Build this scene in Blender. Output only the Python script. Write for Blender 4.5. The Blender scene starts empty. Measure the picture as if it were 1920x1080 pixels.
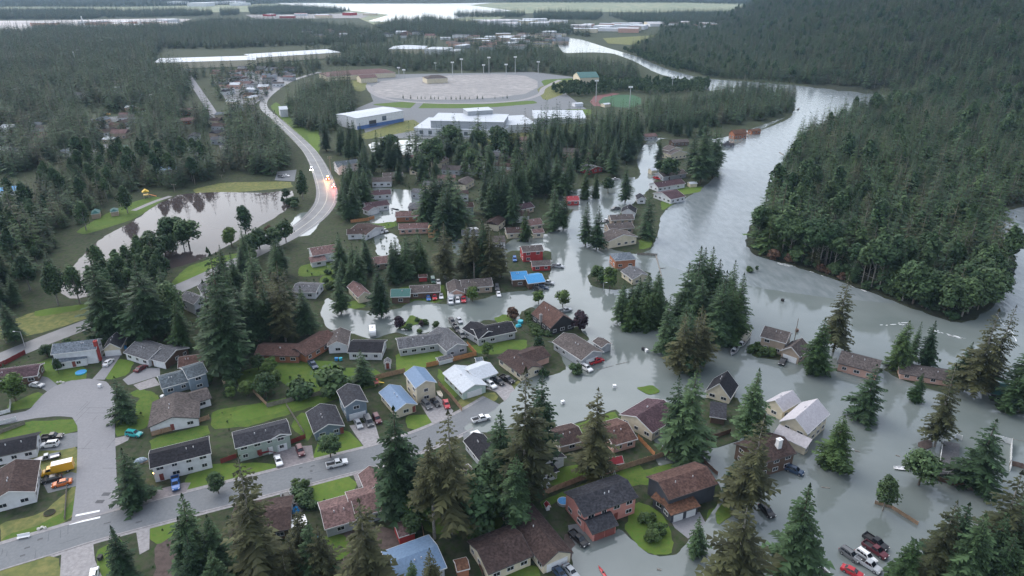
import bpy, math, random
from mathutils import Vector, Matrix, noise
from mathutils.geometry import tessellate_polygon
R = math.radians
rnd = random.Random(7)
scene = bpy.context.scene
COL = scene.collection
# ---------------------------------------------------------------- camera, sky, sun, exposure
CAM_H, FPX, PITCH = 120.0, 1297.0, R(24.1)
cam_d = bpy.data.cameras.new('camera')
cam = bpy.data.objects.new('camera', cam_d); COL.objects.link(cam)
cam.location = (0, 0, CAM_H); cam.rotation_euler = (R(90) - PITCH, 0, 0)
cam_d.sensor_width = 36; cam_d.lens = 36 * FPX / 1920
cam_d.clip_start = 1; cam_d.clip_end = 20000
scene.camera = cam
HAZE = 0.50e-4
SUN_EL, SUN_AZ = R(46), R(-48)          # azimuth measured from +Y (ahead), negative = to the left
w = bpy.data.worlds.new('World'); scene.world = w; w.use_nodes = True
nt = w.node_tree; nt.nodes.clear()
out = nt.nodes.new('ShaderNodeOutputWorld'); bg = nt.nodes.new('ShaderNodeBackground')
sky = nt.nodes.new('ShaderNodeTexSky'); sky.sky_type = 'NISHITA'; sky.sun_disc = False
sky.sun_elevation = SUN_EL; sky.sun_rotation = SUN_AZ
sky.air_density = 1.0; sky.dust_density = 2.0; sky.ozone_density = 1.0
hs = nt.nodes.new('ShaderNodeHueSaturation'); hs.inputs['Saturation'].default_value = 0.50
nt.links.new(sky.outputs[0], hs.inputs['Color']); nt.links.new(hs.outputs[0], bg.inputs['Color'])
bg.inputs['Strength'].default_value = 0.15
nt.links.new(bg.outputs[0], out.inputs['Surface'])
sl = bpy.data.lights.new('sun', 'SUN'); sl.energy = 0.7; sl.angle = R(100); sl.color = (1.0, 0.98, 0.95)
sun = bpy.data.objects.new('sun', sl); COL.objects.link(sun)
sd = Vector((math.sin(SUN_AZ) * math.cos(SUN_EL), math.cos(SUN_AZ) * math.cos(SUN_EL), math.sin(SUN_EL)))
sun.rotation_euler = sd.to_track_quat('Z', 'Y').to_euler()
vs = scene.view_settings
vs.view_transform = 'Standard'; vs.look = 'None'; vs.gamma = 1; vs.use_curve_mapping = False
vs.exposure = 1.2
try:
    scene.cycles.volume_bounces = 0; scene.cycles.max_bounces = 5; scene.cycles.transparent_max_bounces = 8
    scene.cycles.volume_step_rate = 4
except Exception: pass

# ---------------------------------------------------------------- helpers
cp, sp = math.cos(PITCH), math.sin(PITCH)
def G(x, y, z=0.0):
    """point of the photograph (1920 x 1080) -> place in the world on the level z"""
    u, v = (x - 960) / FPX, (540 - y) / FPX
    dy, dz = cp + v * sp, -sp + v * cp
    t = (z - CAM_H) / dz
    return Vector((u * t, dy * t, z))
def height_at(x, y, ytop):
    """height of an upright thing whose foot stands at (x,y) and whose top shows at row ytop"""
    p = G(x, y); v = (540 - ytop) / FPX
    return CAM_H + (-sp + v * cp) / (cp + v * sp) * p.y
def link(name, data, parent=None, loc=None, rz=None):
    o = bpy.data.objects.new(name, data); COL.objects.link(o)
    if parent is not None: o.parent = parent
    if loc is not None: o.location = loc
    if rz is not None: o.rotation_euler = (0, 0, rz)
    return o
def tag(o, label=None, cat=None, group=None, kind=None):
    if label: o['label'] = label
    if cat: o['category'] = cat
    if group: o['group'] = group
    if kind: o['kind'] = kind
    return o
def thing(name, label, cat, loc, rz=0, group=None):
    o = link(name, None, None, loc, rz); o.empty_display_size = 0.5
    return tag(o, label, cat, group)
def copy_tree(o, parent=None):
    c = o.copy(); COL.objects.link(c); c.parent = parent
    for ch in list(o.children): copy_tree(ch, c)
    return c

class MB:
    """collects shapes into one mesh"""
    def __init__(s): s.v = []; s.f = []; s.m = []; s.tint = None
    def face(s, pts, m=0):
        n = len(s.v); s.v += [tuple(p) for p in pts]; s.f.append(tuple(range(n, n + len(pts)))); s.m.append(m)
    def box(s, c, d, rz=0, m=0):
        x, y, z = d[0] / 2, d[1] / 2, d[2] / 2; cr, sr = math.cos(rz), math.sin(rz); n = len(s.v)
        for k in ((-x, -y, -z), (x, -y, -z), (x, y, -z), (-x, y, -z), (-x, -y, z), (x, -y, z), (x, y, z), (-x, y, z)):
            s.v.append((c[0] + k[0] * cr - k[1] * sr, c[1] + k[0] * sr + k[1] * cr, c[2] + k[2]))
        for q in ((0, 3, 2, 1), (4, 5, 6, 7), (0, 1, 5, 4), (1, 2, 6, 5), (2, 3, 7, 6), (3, 0, 4, 7)):
            s.f.append(tuple(n + i for i in q)); s.m.append(m)
    def cyl(s, a, b, r0, r1, n=8, m=0, caps=True):
        a, b = Vector(a), Vector(b); d = (b - a).normalized()
        e = Vector((1, 0, 0)) if abs(d.x) < .9 else Vector((0, 1, 0))
        p = d.cross(e).normalized(); q = d.cross(p); k = len(s.v)
        for c, r in ((a, r0), (b, r1)):
            for i in range(n):
                t = 2 * math.pi * i / n; s.v.append(tuple(c + (p * math.cos(t) + q * math.sin(t)) * r))
        for i in range(n):
            j = (i + 1) % n; s.f.append((k + i, k + j, k + n + j, k + n + i)); s.m.append(m)
        if caps:
            s.f.append(tuple(k + i for i in reversed(range(n)))); s.m.append(m)
            s.f.append(tuple(k + n + i for i in range(n))); s.m.append(m)
    def extrude(s, prof, w0, w1, ax='y', m=0):
        """side profile (x,z) pushed from y=w0 to y=w1"""
        n = len(prof); k = len(s.v)
        for yy in (w0, w1):
            for (a, b) in prof: s.v.append((a, yy, b))
        s.f.append(tuple(k + i for i in range(n))); s.m.append(m)
        s.f.append(tuple(k + n + i for i in reversed(range(n)))); s.m.append(m)
        for i in range(n):
            j = (i + 1) % n; s.f.append((k + j, k + i, k + n + i, k + n + j)); s.m.append(m)
    def blob(s, c, r, seg=10, ring=6, jit=0, m=0, rs=None):
        k = len(s.v)
        for i in range(ring + 1):
            t = math.pi * i / ring
            for j in range(seg):
                p = 2 * math.pi * j / seg; q = 1 + (rs.uniform(-jit, jit) if rs else 0)
                s.v.append((c[0] + r[0] * q * math.sin(t) * math.cos(p), c[1] + r[1] * q * math.sin(t) * math.sin(p), c[2] + r[2] * q * math.cos(t)))
        for i in range(ring):
            for j in range(seg):
                a = k + i * seg + j; b = k + i * seg + (j + 1) % seg
                s.f.append((a, a + seg, b + seg, b)); s.m.append(m)
    def mesh(s, name, mats):
        me = bpy.data.meshes.new(name); me.from_pydata(s.v, [], s.f)
        for q in (mats if isinstance(mats, (list, tuple)) else [mats]): me.materials.append(q)
        me.polygons.foreach_set('material_index', s.m)
        if s.tint is not None:
            a = me.attributes.new('tint', 'FLOAT', 'FACE'); a.data.foreach_set('value', s.tint)
        me.update(); return me
    def build(s, name, mats, parent=None, loc=None, rz=None):
        return link(name, s.mesh(name, mats), parent, loc, rz)

# ---------------------------------------------------------------- materials
def lin(c):
    return tuple(c) + (1,)
MATS = {}
def mat(name, col, rough=.8, var=.25, scale=1.0, metal=0, bump=0, col2=None, spec=.3, emit=None, es=0, detail=4, obj=False):
    """principled with a noise that wanders between two colours"""
    if name in MATS: return MATS[name]
    m = bpy.data.materials.new(name); m.use_nodes = True; t = m.node_tree; b = t.nodes['Principled BSDF']
    b.inputs['Roughness'].default_value = rough; b.inputs['Metallic'].default_value = metal
    b.inputs['Specular IOR Level'].default_value = spec
    if var > 0 or col2:
        tc = t.nodes.new('ShaderNodeTexCoord') if obj else t.nodes.new('ShaderNodeNewGeometry')
        nz = t.nodes.new('ShaderNodeTexNoise'); nz.inputs['Scale'].default_value = scale; nz.inputs['Detail'].default_value = detail
        t.links.new(tc.outputs['Object' if obj else 'Position'], nz.inputs['Vector'])
        mr = t.nodes.new('ShaderNodeMapRange'); mr.inputs[1].default_value = .3; mr.inputs[2].default_value = .7
        t.links.new(nz.outputs[0], mr.inputs[0])
        mx = t.nodes.new('ShaderNodeMix'); mx.data_type = 'RGBA'
        c2 = col2 or tuple(min(1, c * (1 + var)) for c in col)
        c1 = col if col2 else tuple(c * (1 - var) for c in col)
        mx.inputs[6].default_value = lin(c1); mx.inputs[7].default_value = lin(c2)
        t.links.new(mr.outputs[0], mx.inputs[0]); t.links.new(mx.outputs[2], b.inputs['Base Color'])
        if bump:
            bp = t.nodes.new('ShaderNodeBump'); bp.inputs['Strength'].default_value = bump; bp.inputs['Distance'].default_value = .1
            t.links.new(nz.outputs[0], bp.inputs['Height']); t.links.new(bp.outputs[0], b.inputs['Normal'])
    else:
        b.inputs['Base Color'].default_value = lin(col)
    if emit:
        b.inputs['Emission Color'].default_value = lin(emit); b.inputs['Emission Strength'].default_value = es
    MATS[name] = m; return m
def ground_mat(name, cols, scales, rough=.95, bump=0):
    """three colours mixed by two noises, for lawns, soil, forest floor"""
    m = bpy.data.materials.new(name); m.use_nodes = True; t = m.node_tree; b = t.nodes['Principled BSDF']
    b.inputs['Roughness'].default_value = rough; b.inputs['Specular IOR Level'].default_value = .15
    ge = t.nodes.new('ShaderNodeNewGeometry'); prev = None
    for i, s in enumerate(scales):
        nz = t.nodes.new('ShaderNodeTexNoise'); nz.inputs['Scale'].default_value = s; nz.inputs['Detail'].default_value = 5; nz.inputs['Roughness'].default_value = .6
        t.links.new(ge.outputs['Position'], nz.inputs['Vector'])
        mr = t.nodes.new('ShaderNodeMapRange'); mr.inputs[1].default_value = .38; mr.inputs[2].default_value = .62
        t.links.new(nz.outputs[0], mr.inputs[0])
        mx = t.nodes.new('ShaderNodeMix'); mx.data_type = 'RGBA'
        t.links.new(mr.outputs[0], mx.inputs[0])
        if prev is None: mx.inputs[6].default_value = lin(cols[0])
        else: t.links.new(prev.outputs[2], mx.inputs[6])
        mx.inputs[7].default_value = lin(cols[i + 1]); prev = mx
    t.links.new(prev.outputs[2], b.inputs['Base Color'])
    MATS[name] = m; return m
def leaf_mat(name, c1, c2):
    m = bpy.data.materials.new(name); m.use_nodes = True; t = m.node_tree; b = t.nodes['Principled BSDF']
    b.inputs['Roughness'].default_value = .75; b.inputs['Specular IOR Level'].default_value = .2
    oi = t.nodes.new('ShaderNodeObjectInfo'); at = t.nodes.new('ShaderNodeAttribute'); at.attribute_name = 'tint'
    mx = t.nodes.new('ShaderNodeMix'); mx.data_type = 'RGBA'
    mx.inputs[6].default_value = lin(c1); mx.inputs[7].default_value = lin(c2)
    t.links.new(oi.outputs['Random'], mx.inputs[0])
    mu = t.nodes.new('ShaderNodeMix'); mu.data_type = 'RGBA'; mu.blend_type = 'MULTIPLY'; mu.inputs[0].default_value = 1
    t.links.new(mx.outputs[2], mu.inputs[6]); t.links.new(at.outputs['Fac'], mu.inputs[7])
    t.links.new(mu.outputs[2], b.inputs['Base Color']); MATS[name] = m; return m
def water_mat(name, col, rough, bscale, bstr, col2, stretch=(1, 1, 1), cs=.03, sp_=.8):
    m = bpy.data.materials.new(name); m.use_nodes = True; t = m.node_tree; b = t.nodes['Principled BSDF']
    b.inputs['Roughness'].default_value = rough; b.inputs['IOR'].default_value = 1.45; b.inputs['Specular IOR Level'].default_value = sp_
    ge = t.nodes.new('ShaderNodeNewGeometry'); mp = t.nodes.new('ShaderNodeMapping'); mp.inputs['Scale'].default_value = stretch
    t.links.new(ge.outputs['Position'], mp.inputs['Vector'])
    nz = t.nodes.new('ShaderNodeTexNoise'); nz.inputs['Scale'].default_value = bscale; nz.inputs['Detail'].default_value = 5
    t.links.new(mp.outputs[0], nz.inputs['Vector'])
    bp = t.nodes.new('ShaderNodeBump'); bp.inputs['Strength'].default_value = bstr; bp.inputs['Distance'].default_value = .25
    t.links.new(nz.outputs[0], bp.inputs['Height']); t.links.new(bp.outputs[0], b.inputs['Normal'])
    n2 = t.nodes.new('ShaderNodeTexNoise'); n2.inputs['Scale'].default_value = cs; n2.inputs['Detail'].default_value = 6
    t.links.new(mp.outputs[0], n2.inputs['Vector'])
    mr = t.nodes.new('ShaderNodeMapRange'); mr.inputs[1].default_value = .35; mr.inputs[2].default_value = .65; t.links.new(n2.outputs[0], mr.inputs[0])
    mx = t.nodes.new('ShaderNodeMix'); mx.data_type = 'RGBA'; mx.inputs[6].default_value = lin(col); mx.inputs[7].default_value = lin(col2)
    t.links.new(mr.outputs[0], mx.inputs[0]); t.links.new(mx.outputs[2], b.inputs['Base Color'])
    MATS[name] = m; return m

M_LAND = ground_mat('land', [(.028, .052, .018), (.048, .074, .024), (.022, .036, .017), (.055, .056, .038)], [.05, .22, .6])
M_FOREST = ground_mat('forest floor', [(.025, .035, .02), (.04, .045, .025), (.02, .022, .015)], [.05, .3])
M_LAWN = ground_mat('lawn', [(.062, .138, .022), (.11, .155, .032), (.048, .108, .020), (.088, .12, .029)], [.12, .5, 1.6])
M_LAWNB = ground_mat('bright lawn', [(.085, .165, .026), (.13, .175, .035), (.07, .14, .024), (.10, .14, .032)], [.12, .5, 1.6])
M_DRY = ground_mat('dry grass', [(.14, .15, .05), (.19, .18, .07), (.10, .12, .045)], [.08, .5])
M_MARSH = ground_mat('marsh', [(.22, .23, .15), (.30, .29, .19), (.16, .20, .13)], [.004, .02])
M_SOIL = ground_mat('soil', [(.09, .07, .065), (.12, .095, .085), (.07, .055, .05)], [.2, .8])
M_ASPH = ground_mat('asphalt', [(.165, .176, .188), (.182, .192, .202), (.155, .164, .172)], [.1, 1.3])
M_ASPHL = ground_mat('old asphalt', [(.222, .224, .238), (.243, .243, .255), (.208, .21, .222)], [.12, 1.4])
M_CONC = ground_mat('driveway concrete', [(.27, .265, .27), (.32, .31, .31), (.23, .22, .225)], [.2, 1.2])
M_PURP = ground_mat('worn driveway', [(.21, .19, .195), (.26, .23, .235), (.17, .16, .165)], [.2, 1.2])
M_GRAV = ground_mat('field gravel', [(.27, .26, .255), (.33, .315, .305), (.225, .22, .22)], [.02, .12])
M_TURF = ground_mat('green turf', [(.05, .11, .06), (.06, .13, .07), (.045, .10, .055)], [.05, .3])
M_TRACK = ground_mat('red track', [(.17, .085, .08), (.19, .10, .095), (.15, .08, .08)], [.05, .3])
M_WHITE = mat('white paint', (.72, .73, .74), .6, .06, 2)
M_FLOOD = water_mat('silty water', (.125, .148, .142), .06, .9, .03, (.155, .178, .172), (1, 1, 1), .05, .68)
M_RIVER = water_mat('river water', (.14, .165, .17), .16, .45, .9, (.185, .21, .22), (1, .4, 1), .3, .42)
M_POND = water_mat('pond water', (.05, .042, .042), .05, .6, .02, (.06, .05, .048), (1, 1, 1), .03, .13)
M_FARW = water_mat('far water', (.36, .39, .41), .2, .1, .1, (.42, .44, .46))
M_FOAM = mat('foam', (.6, .63, .64), .8, .2, 2)
M_BARK = mat('bark', (.10, .08, .065), .95, .35, 3)
M_BARKG = mat('grey bark', (.20, .185, .165), .95, .35, 3)
M_SPRUCE = leaf_mat('spruce needles', (.017, .038, .017), (.052, .090, .038))
M_SPRUCEB = leaf_mat('green spruce needles', (.024, .050, .016), (.048, .082, .026))
M_OLIVE = leaf_mat('olive spruce needles', (.032, .038, .016), (.062, .064, .028))
M_BROAD = leaf_mat('broad leaves', (.024, .052, .022), (.060, .098, .040))
M_BROADB = leaf_mat('light broad leaves', (.065, .11, .028), (.08, .12, .036))
M_PURPLE = leaf_mat('plum leaves', (.035, .022, .030), (.045, .028, .036))
M_BUSH = leaf_mat('bush leaves', (.042, .075, .024), (.058, .09, .03))
M_RUST = leaf_mat('rusty leaves', (.07, .04, .028), (.085, .05, .034))
# ---------------------------------------------------------------- the ground, water, roads
def ragged(pts, jit, step, rs):
    """world outline from photo points, edges broken up a little"""
    w = [G(*p) for p in pts]; o = []
    if jit:                       # round the corners
        for _ in range(2 if len(w) > 6 else 1):
            q = []
            for i, a in enumerate(w):
                b = w[(i + 1) % len(w)]; q += [a.lerp(b, .14), a.lerp(b, .86)]
            w = q
    for i, a in enumerate(w):
        b = w[(i + 1) % len(w)]; n = max(1, min(40, int((b - a).length / (step * .45 if jit else step))))
        nn = Vector((-(b - a).y, (b - a).x, 0)); nn = nn.normalized() if nn.length else nn
        for k in range(n):
            p = a.lerp(b, k / n)
            if jit: p = p + nn * rs.uniform(-jit, jit)
            o.append(p)
    return o
def fill(mb, w, z, skirt=0, m=0):
    w = [Vector((p.x, p.y, 0)) for p in w]; n = len(mb.v)
    mb.v += [(p.x, p.y, z) for p in w]
    for t in tessellate_polygon([w]):
        a, b, c = (w[i] for i in t)
        if (b - a).cross(c - a).z < 0: t = (t[0], t[2], t[1])
        mb.f.append(tuple(n + i for i in t)); mb.m.append(m)
    if skirt:
        k = len(mb.v); mb.v += [(p.x, p.y, z - skirt) for p in w]; L = len(w)
        for i in range(L):
            j = (i + 1) % L; mb.f.append((n + i, n + j, k + j, k + i)); mb.m.append(m)
def sheet(name, pts, z, m, jit=0, step=6, kind='structure', skirt=0, label=None):
    rs = random.Random(sum(map(ord, name)) + int(pts[0][0])); mb = MB()
    fill(mb, ragged(pts, jit, step, rs), z, skirt)
    o = mb.build(name, m); o['kind'] = kind
    if label: o['label'] = label
    return o
def strip_pts(line, widths):
    """outline in world metres of a road along photo points"""
    w = [G(*p) for p in line]; L = []; Rr = []
    # smooth
    dense = []; n = len(w)
    for i in range(n - 1):
        p0, p1, p2, p3 = w[max(i - 1, 0)], w[i], w[i + 1], w[min(i + 2, n - 1)]
        for k in range(6):
            t = k / 6
            dense.append((.5 * ((2 * p1) + (p2 - p0) * t + (2 * p0 - 5 * p1 + 4 * p2 - p3) * t * t + (3 * p1 - p0 - 3 * p2 + p3) * t ** 3), widths[i] + (widths[i + 1] - widths[i]) * t))
    dense.append((w[-1], widths[-1]))
    for i, (p, wd) in enumerate(dense):
        a = dense[max(i - 1, 0)][0]; b = dense[min(i + 1, len(dense) - 1)][0]
        d = (b - a).normalized(); nn = Vector((-d.y, d.x, 0))
        L.append(p + nn * wd / 2); Rr.append(p - nn * wd / 2)
    return L, Rr, dense
def road(name, line, width, z, m, label=None):
    wd = width if isinstance(width, list) else [width] * len(line)
    L, Rr, dense = strip_pts(line, wd); mb = MB(); n = len(L)
    mb.v = [(p.x, p.y, z) for p in L] + [(p.x, p.y, z) for p in Rr]
    for i in range(n - 1): mb.f.append((i, n + i, n + i + 1, i + 1)); mb.m.append(0)
    o = mb.build(name, m); o['kind'] = 'structure'
    if label: o['label'] = label
    return dense
def kerb(line, width, side, z=.10, name='kerb', m=None):
    L, Rr, dense = strip_pts(line, [width] * len(line)); e = L if side > 0 else Rr; mb = MB()
    for i in range(len(e) - 1):
        a, b = e[i], e[i + 1]; c = (a + b) / 2; d = b - a
        mb.box((c.x, c.y, z / 2), (d.length + .02, .45, z), math.atan2(d.y, d.x))
    o = mb.build(name, m or M_CONC); o['kind'] = 'structure'

# hill on the right: rises away from the far river bank
FOOT = [G(*p) for p in ((1180, 95), (1330, 146), (1500, 159), (1700, 180), (1830, 215), (1990, 260), (2200, 330))]
LQ0, LQ1 = Vector((385, 950, 0)), Vector((500, 1750, 0))
def foot_dist(p):
    best = 1e9; sgn = 1
    for a, b in zip(FOOT, FOOT[1:]):
        d = b - a; t = max(0, min(1, ((p.x - a.x) * d.x + (p.y - a.y) * d.y) / (d.x ** 2 + d.y ** 2)))
        q = a + d * t; l = math.hypot(p.x - q.x, p.y - q.y)
        if l < best:
            best = l; sgn = 1 if d.x * (p.y - a.y) - d.y * (p.x - a.x) > 0 else -1
    return best * sgn
def hill_h(p):
    d = LQ1 - LQ0
    s = (d.y * (p.x - LQ0.x) - d.x * (p.y - LQ0.y)) / d.length
    f = foot_dist(p)
    if s <= 0 or f <= 0: return 0.0
    m = s * f / (s + f) * 1.35
    h = .36 * max(0, m - 4) + 3.0 * math.sin(p.x * .021) * math.sin(p.y * .017) * min(1, m / 80)
    return max(0, min(98, h))

mb = MB()
mb.face([(-9000, -400, 0), (9000, -400, 0), (9000, 14000, 0), (-9000, 14000, 0)])
o = mb.build('ground', M_LAND); o['kind'] = 'structure'
def gridmesh(name, xs, ys, hf, m, skip=None):
    mb = MB(); nx, ny = len(xs), len(ys)
    mb.v = [(x, y, hf(Vector((x, y, 0)))) for y in ys for x in xs]
    for j in range(ny - 1):
        for i in range(nx - 1):
            q = (j * nx + i, j * nx + i + 1, (j + 1) * nx + i + 1, (j + 1) * nx + i)
            if max(mb.v[k][2] for k in q) > .02: mb.f.append(q); mb.m.append(0)
    o = mb.build(name, m); o['kind'] = 'structure'
    for p in o.data.polygons: p.use_smooth = True
    return o
gridmesh('hill', [240 + 20 * i for i in range(70)], [650 + 20 * i for i in range(75)], lambda p: hill_h(p) - .01, M_FOREST)
def far_h(p):
    d = p.y - 4150 - 250 * math.sin(p.x * .0011) - 120 * math.sin(p.x * .004)
    return max(0, min(100, d * .09)) if d > 0 else 0
gridmesh('far_hills', [-6000 + 200 * i for i in range(61)], [3800 + 100 * i for i in range(40)], lambda p: far_h(p) - .01,
         ground_mat('far forest', [(.03, .045, .03), (.045, .06, .04), (.02, .03, .022)], [.003, .02]))

# far flats, wetlands and channels
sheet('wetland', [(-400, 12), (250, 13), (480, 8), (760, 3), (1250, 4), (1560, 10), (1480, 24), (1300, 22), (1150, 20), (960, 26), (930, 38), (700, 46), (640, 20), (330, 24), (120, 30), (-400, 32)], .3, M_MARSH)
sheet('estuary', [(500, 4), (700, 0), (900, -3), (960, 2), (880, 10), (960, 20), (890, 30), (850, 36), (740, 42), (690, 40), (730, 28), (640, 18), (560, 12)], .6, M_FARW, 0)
sheet('airfield', [(-300, 40), (60, 39), (300, 35), (360, 36), (330, 45), (230, 52), (80, 60), (-300, 62)], .4, mat('airfield paving', (.42, .40, .40), .9, .2, .01))
sheet('shore', [(460, 28), (700, 25), (680, 34), (480, 36)], .5, M_GRAV)
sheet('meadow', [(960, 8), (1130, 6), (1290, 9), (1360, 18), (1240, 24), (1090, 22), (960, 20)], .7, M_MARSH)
sheet('meadow', [(1130, 72), (1270, 64), (1300, 72), (1290, 90), (1200, 86), (1140, 82)], .5, M_DRY)

# rivers and the flood
sheet('river', [(1040, 68), (1090, 74), (1140, 90), (1195, 106), (1245, 128), (1295, 142), (1335, 149), (1420, 154), (1500, 161), (1600, 172), (1700, 180), (1800, 200), (1760, 225),
      (1640, 205), (1560, 232), (1500, 262), (1478, 300), (1452, 345), (1447, 385), (1410, 425), (1402, 460), (1424, 480), (1480, 494), (1560, 519), (1640, 549), (1720, 579), (1790, 602), (1830, 597), (1868, 562), (1896, 525), (1900, 480), (1868, 450), (1862, 420), (1890, 385), (2000, 370), (2080, 420),
      (2080, 700), (1960, 720), (1870, 700), (1700, 680), (1560, 640), (1420, 615), (1240, 560), (1216, 500), (1222, 465), (1236, 430), (1241, 400), (1262, 382), (1296, 366), (1324, 347), (1342, 330), (1350, 290), (1352, 266), (1440, 240), (1482, 222), (1492, 200), (1470, 180), (1340, 175), (1290, 152), (1232, 138), (1190, 115), (1150, 100), (1110, 98), (1056, 100), (1046, 85)],
      .05, M_RIVER, .6, 8)
FLOOD = [(1482, 216), (1352, 262), (1220, 258), (1205, 275), (1192, 300), (1203, 330), (1150, 362), (1082, 385), (1062, 410), (1032, 438), (960, 447), (938, 470), (948, 500), (958, 545), (900, 562), (832, 572), (780, 562), (742, 582), (680, 583), (640, 575), (612, 556), (600, 590), (615, 618), (660, 625), (700, 637), (742, 622), (772, 632), (805, 622), (850, 612), (885, 640), (900, 600),
         (965, 602), (1000, 628), (1040, 645), (1064, 692), (1035, 706), (985, 702), (962, 735), (925, 772), (868, 800), (880, 815), (960, 803), (1032, 805), (1100, 789), (1152, 766), (1172, 785), (1225, 825), (1250, 845), (1225, 860), (1240, 875), (1280, 862), (1310, 870), (1345, 905), (1358, 928), (1336, 962), (1300, 1005), (1272, 1038), (1225, 1043), (1188, 1018), (1165, 990), (1115, 1008), (1088, 1000), (1070, 1040), (1085, 1110), (1500, 1150), (2080, 1150), (2080, 600), (1560, 560), (1420, 540), (1250, 500), (1215, 470), (1230, 420), (1262, 380), (1340, 330), (1352, 290), (1420, 246)]
sheet('flood_water', FLOOD, .075, M_FLOOD, .35, 4)
sheet('pond', [(548, 356), (500, 362), (400, 360), (340, 364), (300, 380), (250, 415), (200, 440), (160, 472), (125, 515), (112, 550), (140, 562), (205, 545), (300, 510), (370, 490), (440, 455), (520, 405), (556, 380)], .08, M_POND, .5, 6)
# drowned streets and yards that show as sheets of standing water
for i, p in enumerate([[(545, 420), (560, 400), (588, 395), (600, 415), (585, 440), (550, 445), (515, 440), (490, 455), (470, 445)],
          [(700, 440), (742, 437), (752, 470), (745, 490), (706, 478)], [(690, 268), (760, 262), (830, 262), (850, 275), (800, 290), (700, 290)],
          [(880, 300), (945, 280), (950, 300), (900, 330), (860, 325)], [(735, 390), (750, 392), (745, 415), (695, 420), (690, 405)], [(700, 350), (800, 360), (800, 395), (735, 395), (700, 370)],
          [(950, 280), (985, 285), (980, 310), (955, 310)], [(845, 430), (900, 425), (905, 470), (850, 480)], [(1040, 365), (1190, 330), (1190, 345), (1060, 400)], [(930, 350), (990, 345), (985, 395), (930, 400)]]):
    sheet('standing_water', p, .03, M_FLOOD, .5, 4)
# land that stands out of the flood
ISL = [('river_bank', M_LAND, [(1228, 262), (1300, 255), (1350, 270), (1346, 300), (1340, 332), (1320, 349), (1292, 368), (1258, 386), (1240, 402), (1234, 432), (1222, 466), (1198, 478), (1142, 468), (1146, 424), (1164, 400), (1212, 362), (1236, 330), (1240, 290)]),
       ('lawn', M_LAWNB, [(1278, 351), (1318, 350), (1312, 360), (1278, 366), (1262, 360)]), ('lawn', M_LAWN, [(1240, 376), (1274, 366), (1268, 380), (1240, 396)]), ('lawn', M_LAWN, [(1200, 448), (1228, 444), (1218, 466), (1196, 468)]),
       ('river_bank', M_LAND, [(1100, 515), (1140, 505), (1220, 510), (1222, 530), (1160, 545), (1110, 538)]),
       ('river_bank', M_LAND, [(950, 470), (1035, 470), (1034, 500), (1022, 545), (985, 545), (935, 550), (930, 520), (950, 500)]),
       ('garden', M_LAND, [(975, 585), (1000, 575), (1020, 600), (1060, 620), (1085, 612), (1108, 640), (1060, 650), (1030, 640), (1000, 632), (975, 615)]),
       ('lawn', M_LAWN, [(925, 598), (945, 590), (962, 594), (966, 602), (935, 607)]), ('lawn', M_LAWN, [(742, 620), (800, 602), (770, 590), (760, 605)]),
       ('garden', M_LAND, [(1400, 648), (1450, 640), (1505, 655), (1500, 672), (1455, 676), (1415, 670)]),
       ('river_bank', M_LAND, [(1650, 690), (1740, 690), (1800, 735), (1780, 742), (1690, 712)]), ('river_bank', M_LAND, [(1562, 690), (1655, 690), (1650, 702), (1570, 698)]), ('river_bank', M_LAND, [(1860, 755), (1980, 740), (1980, 780), (1880, 775)]),
       ('planting_bed', M_SOIL, [(1722, 830), (1736, 824), (1750, 828), (1750, 838), (1734, 843), (1724, 839)]),
       ('garden', M_LAND, [(1720, 1090), (1770, 1050), (1830, 1010), (1900, 980), (2000, 960), (2000, 1150), (1700, 1150)]),
       ('lawn', M_LAWN, [(1190, 727), (1222, 722), (1240, 735), (1215, 742)]), ('lawn', M_LAND, [(1280, 752), (1380, 740), (1410, 800), (1380, 830), (1300, 850), (1240, 840)]), ('lawn', M_LAWN, [(1340, 960), (1366, 935), (1372, 965), (1345, 985)])]
for i, (nm, m, p) in enumerate(ISL): sheet(nm, p, .12 + .005 * i, m, .4, 4, skirt=.2)
PEN = [(1660, 188), (1560, 226), (1495, 262), (1472, 300), (1447, 345), (1442, 385), (1405, 425), (1398, 460), (1420, 482), (1480, 497), (1560, 522), (1640, 552), (1720, 582), (1790, 605), (1830, 600), (1870, 565), (1900, 525), (1906, 480), (1880, 455), (1866, 430), (1880, 395), (1990, 378), (2150, 300), (2100, 175), (1760, 172)]
sheet('forest_floor', PEN, .29, M_FOREST, .8, 6, skirt=.3)

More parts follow.
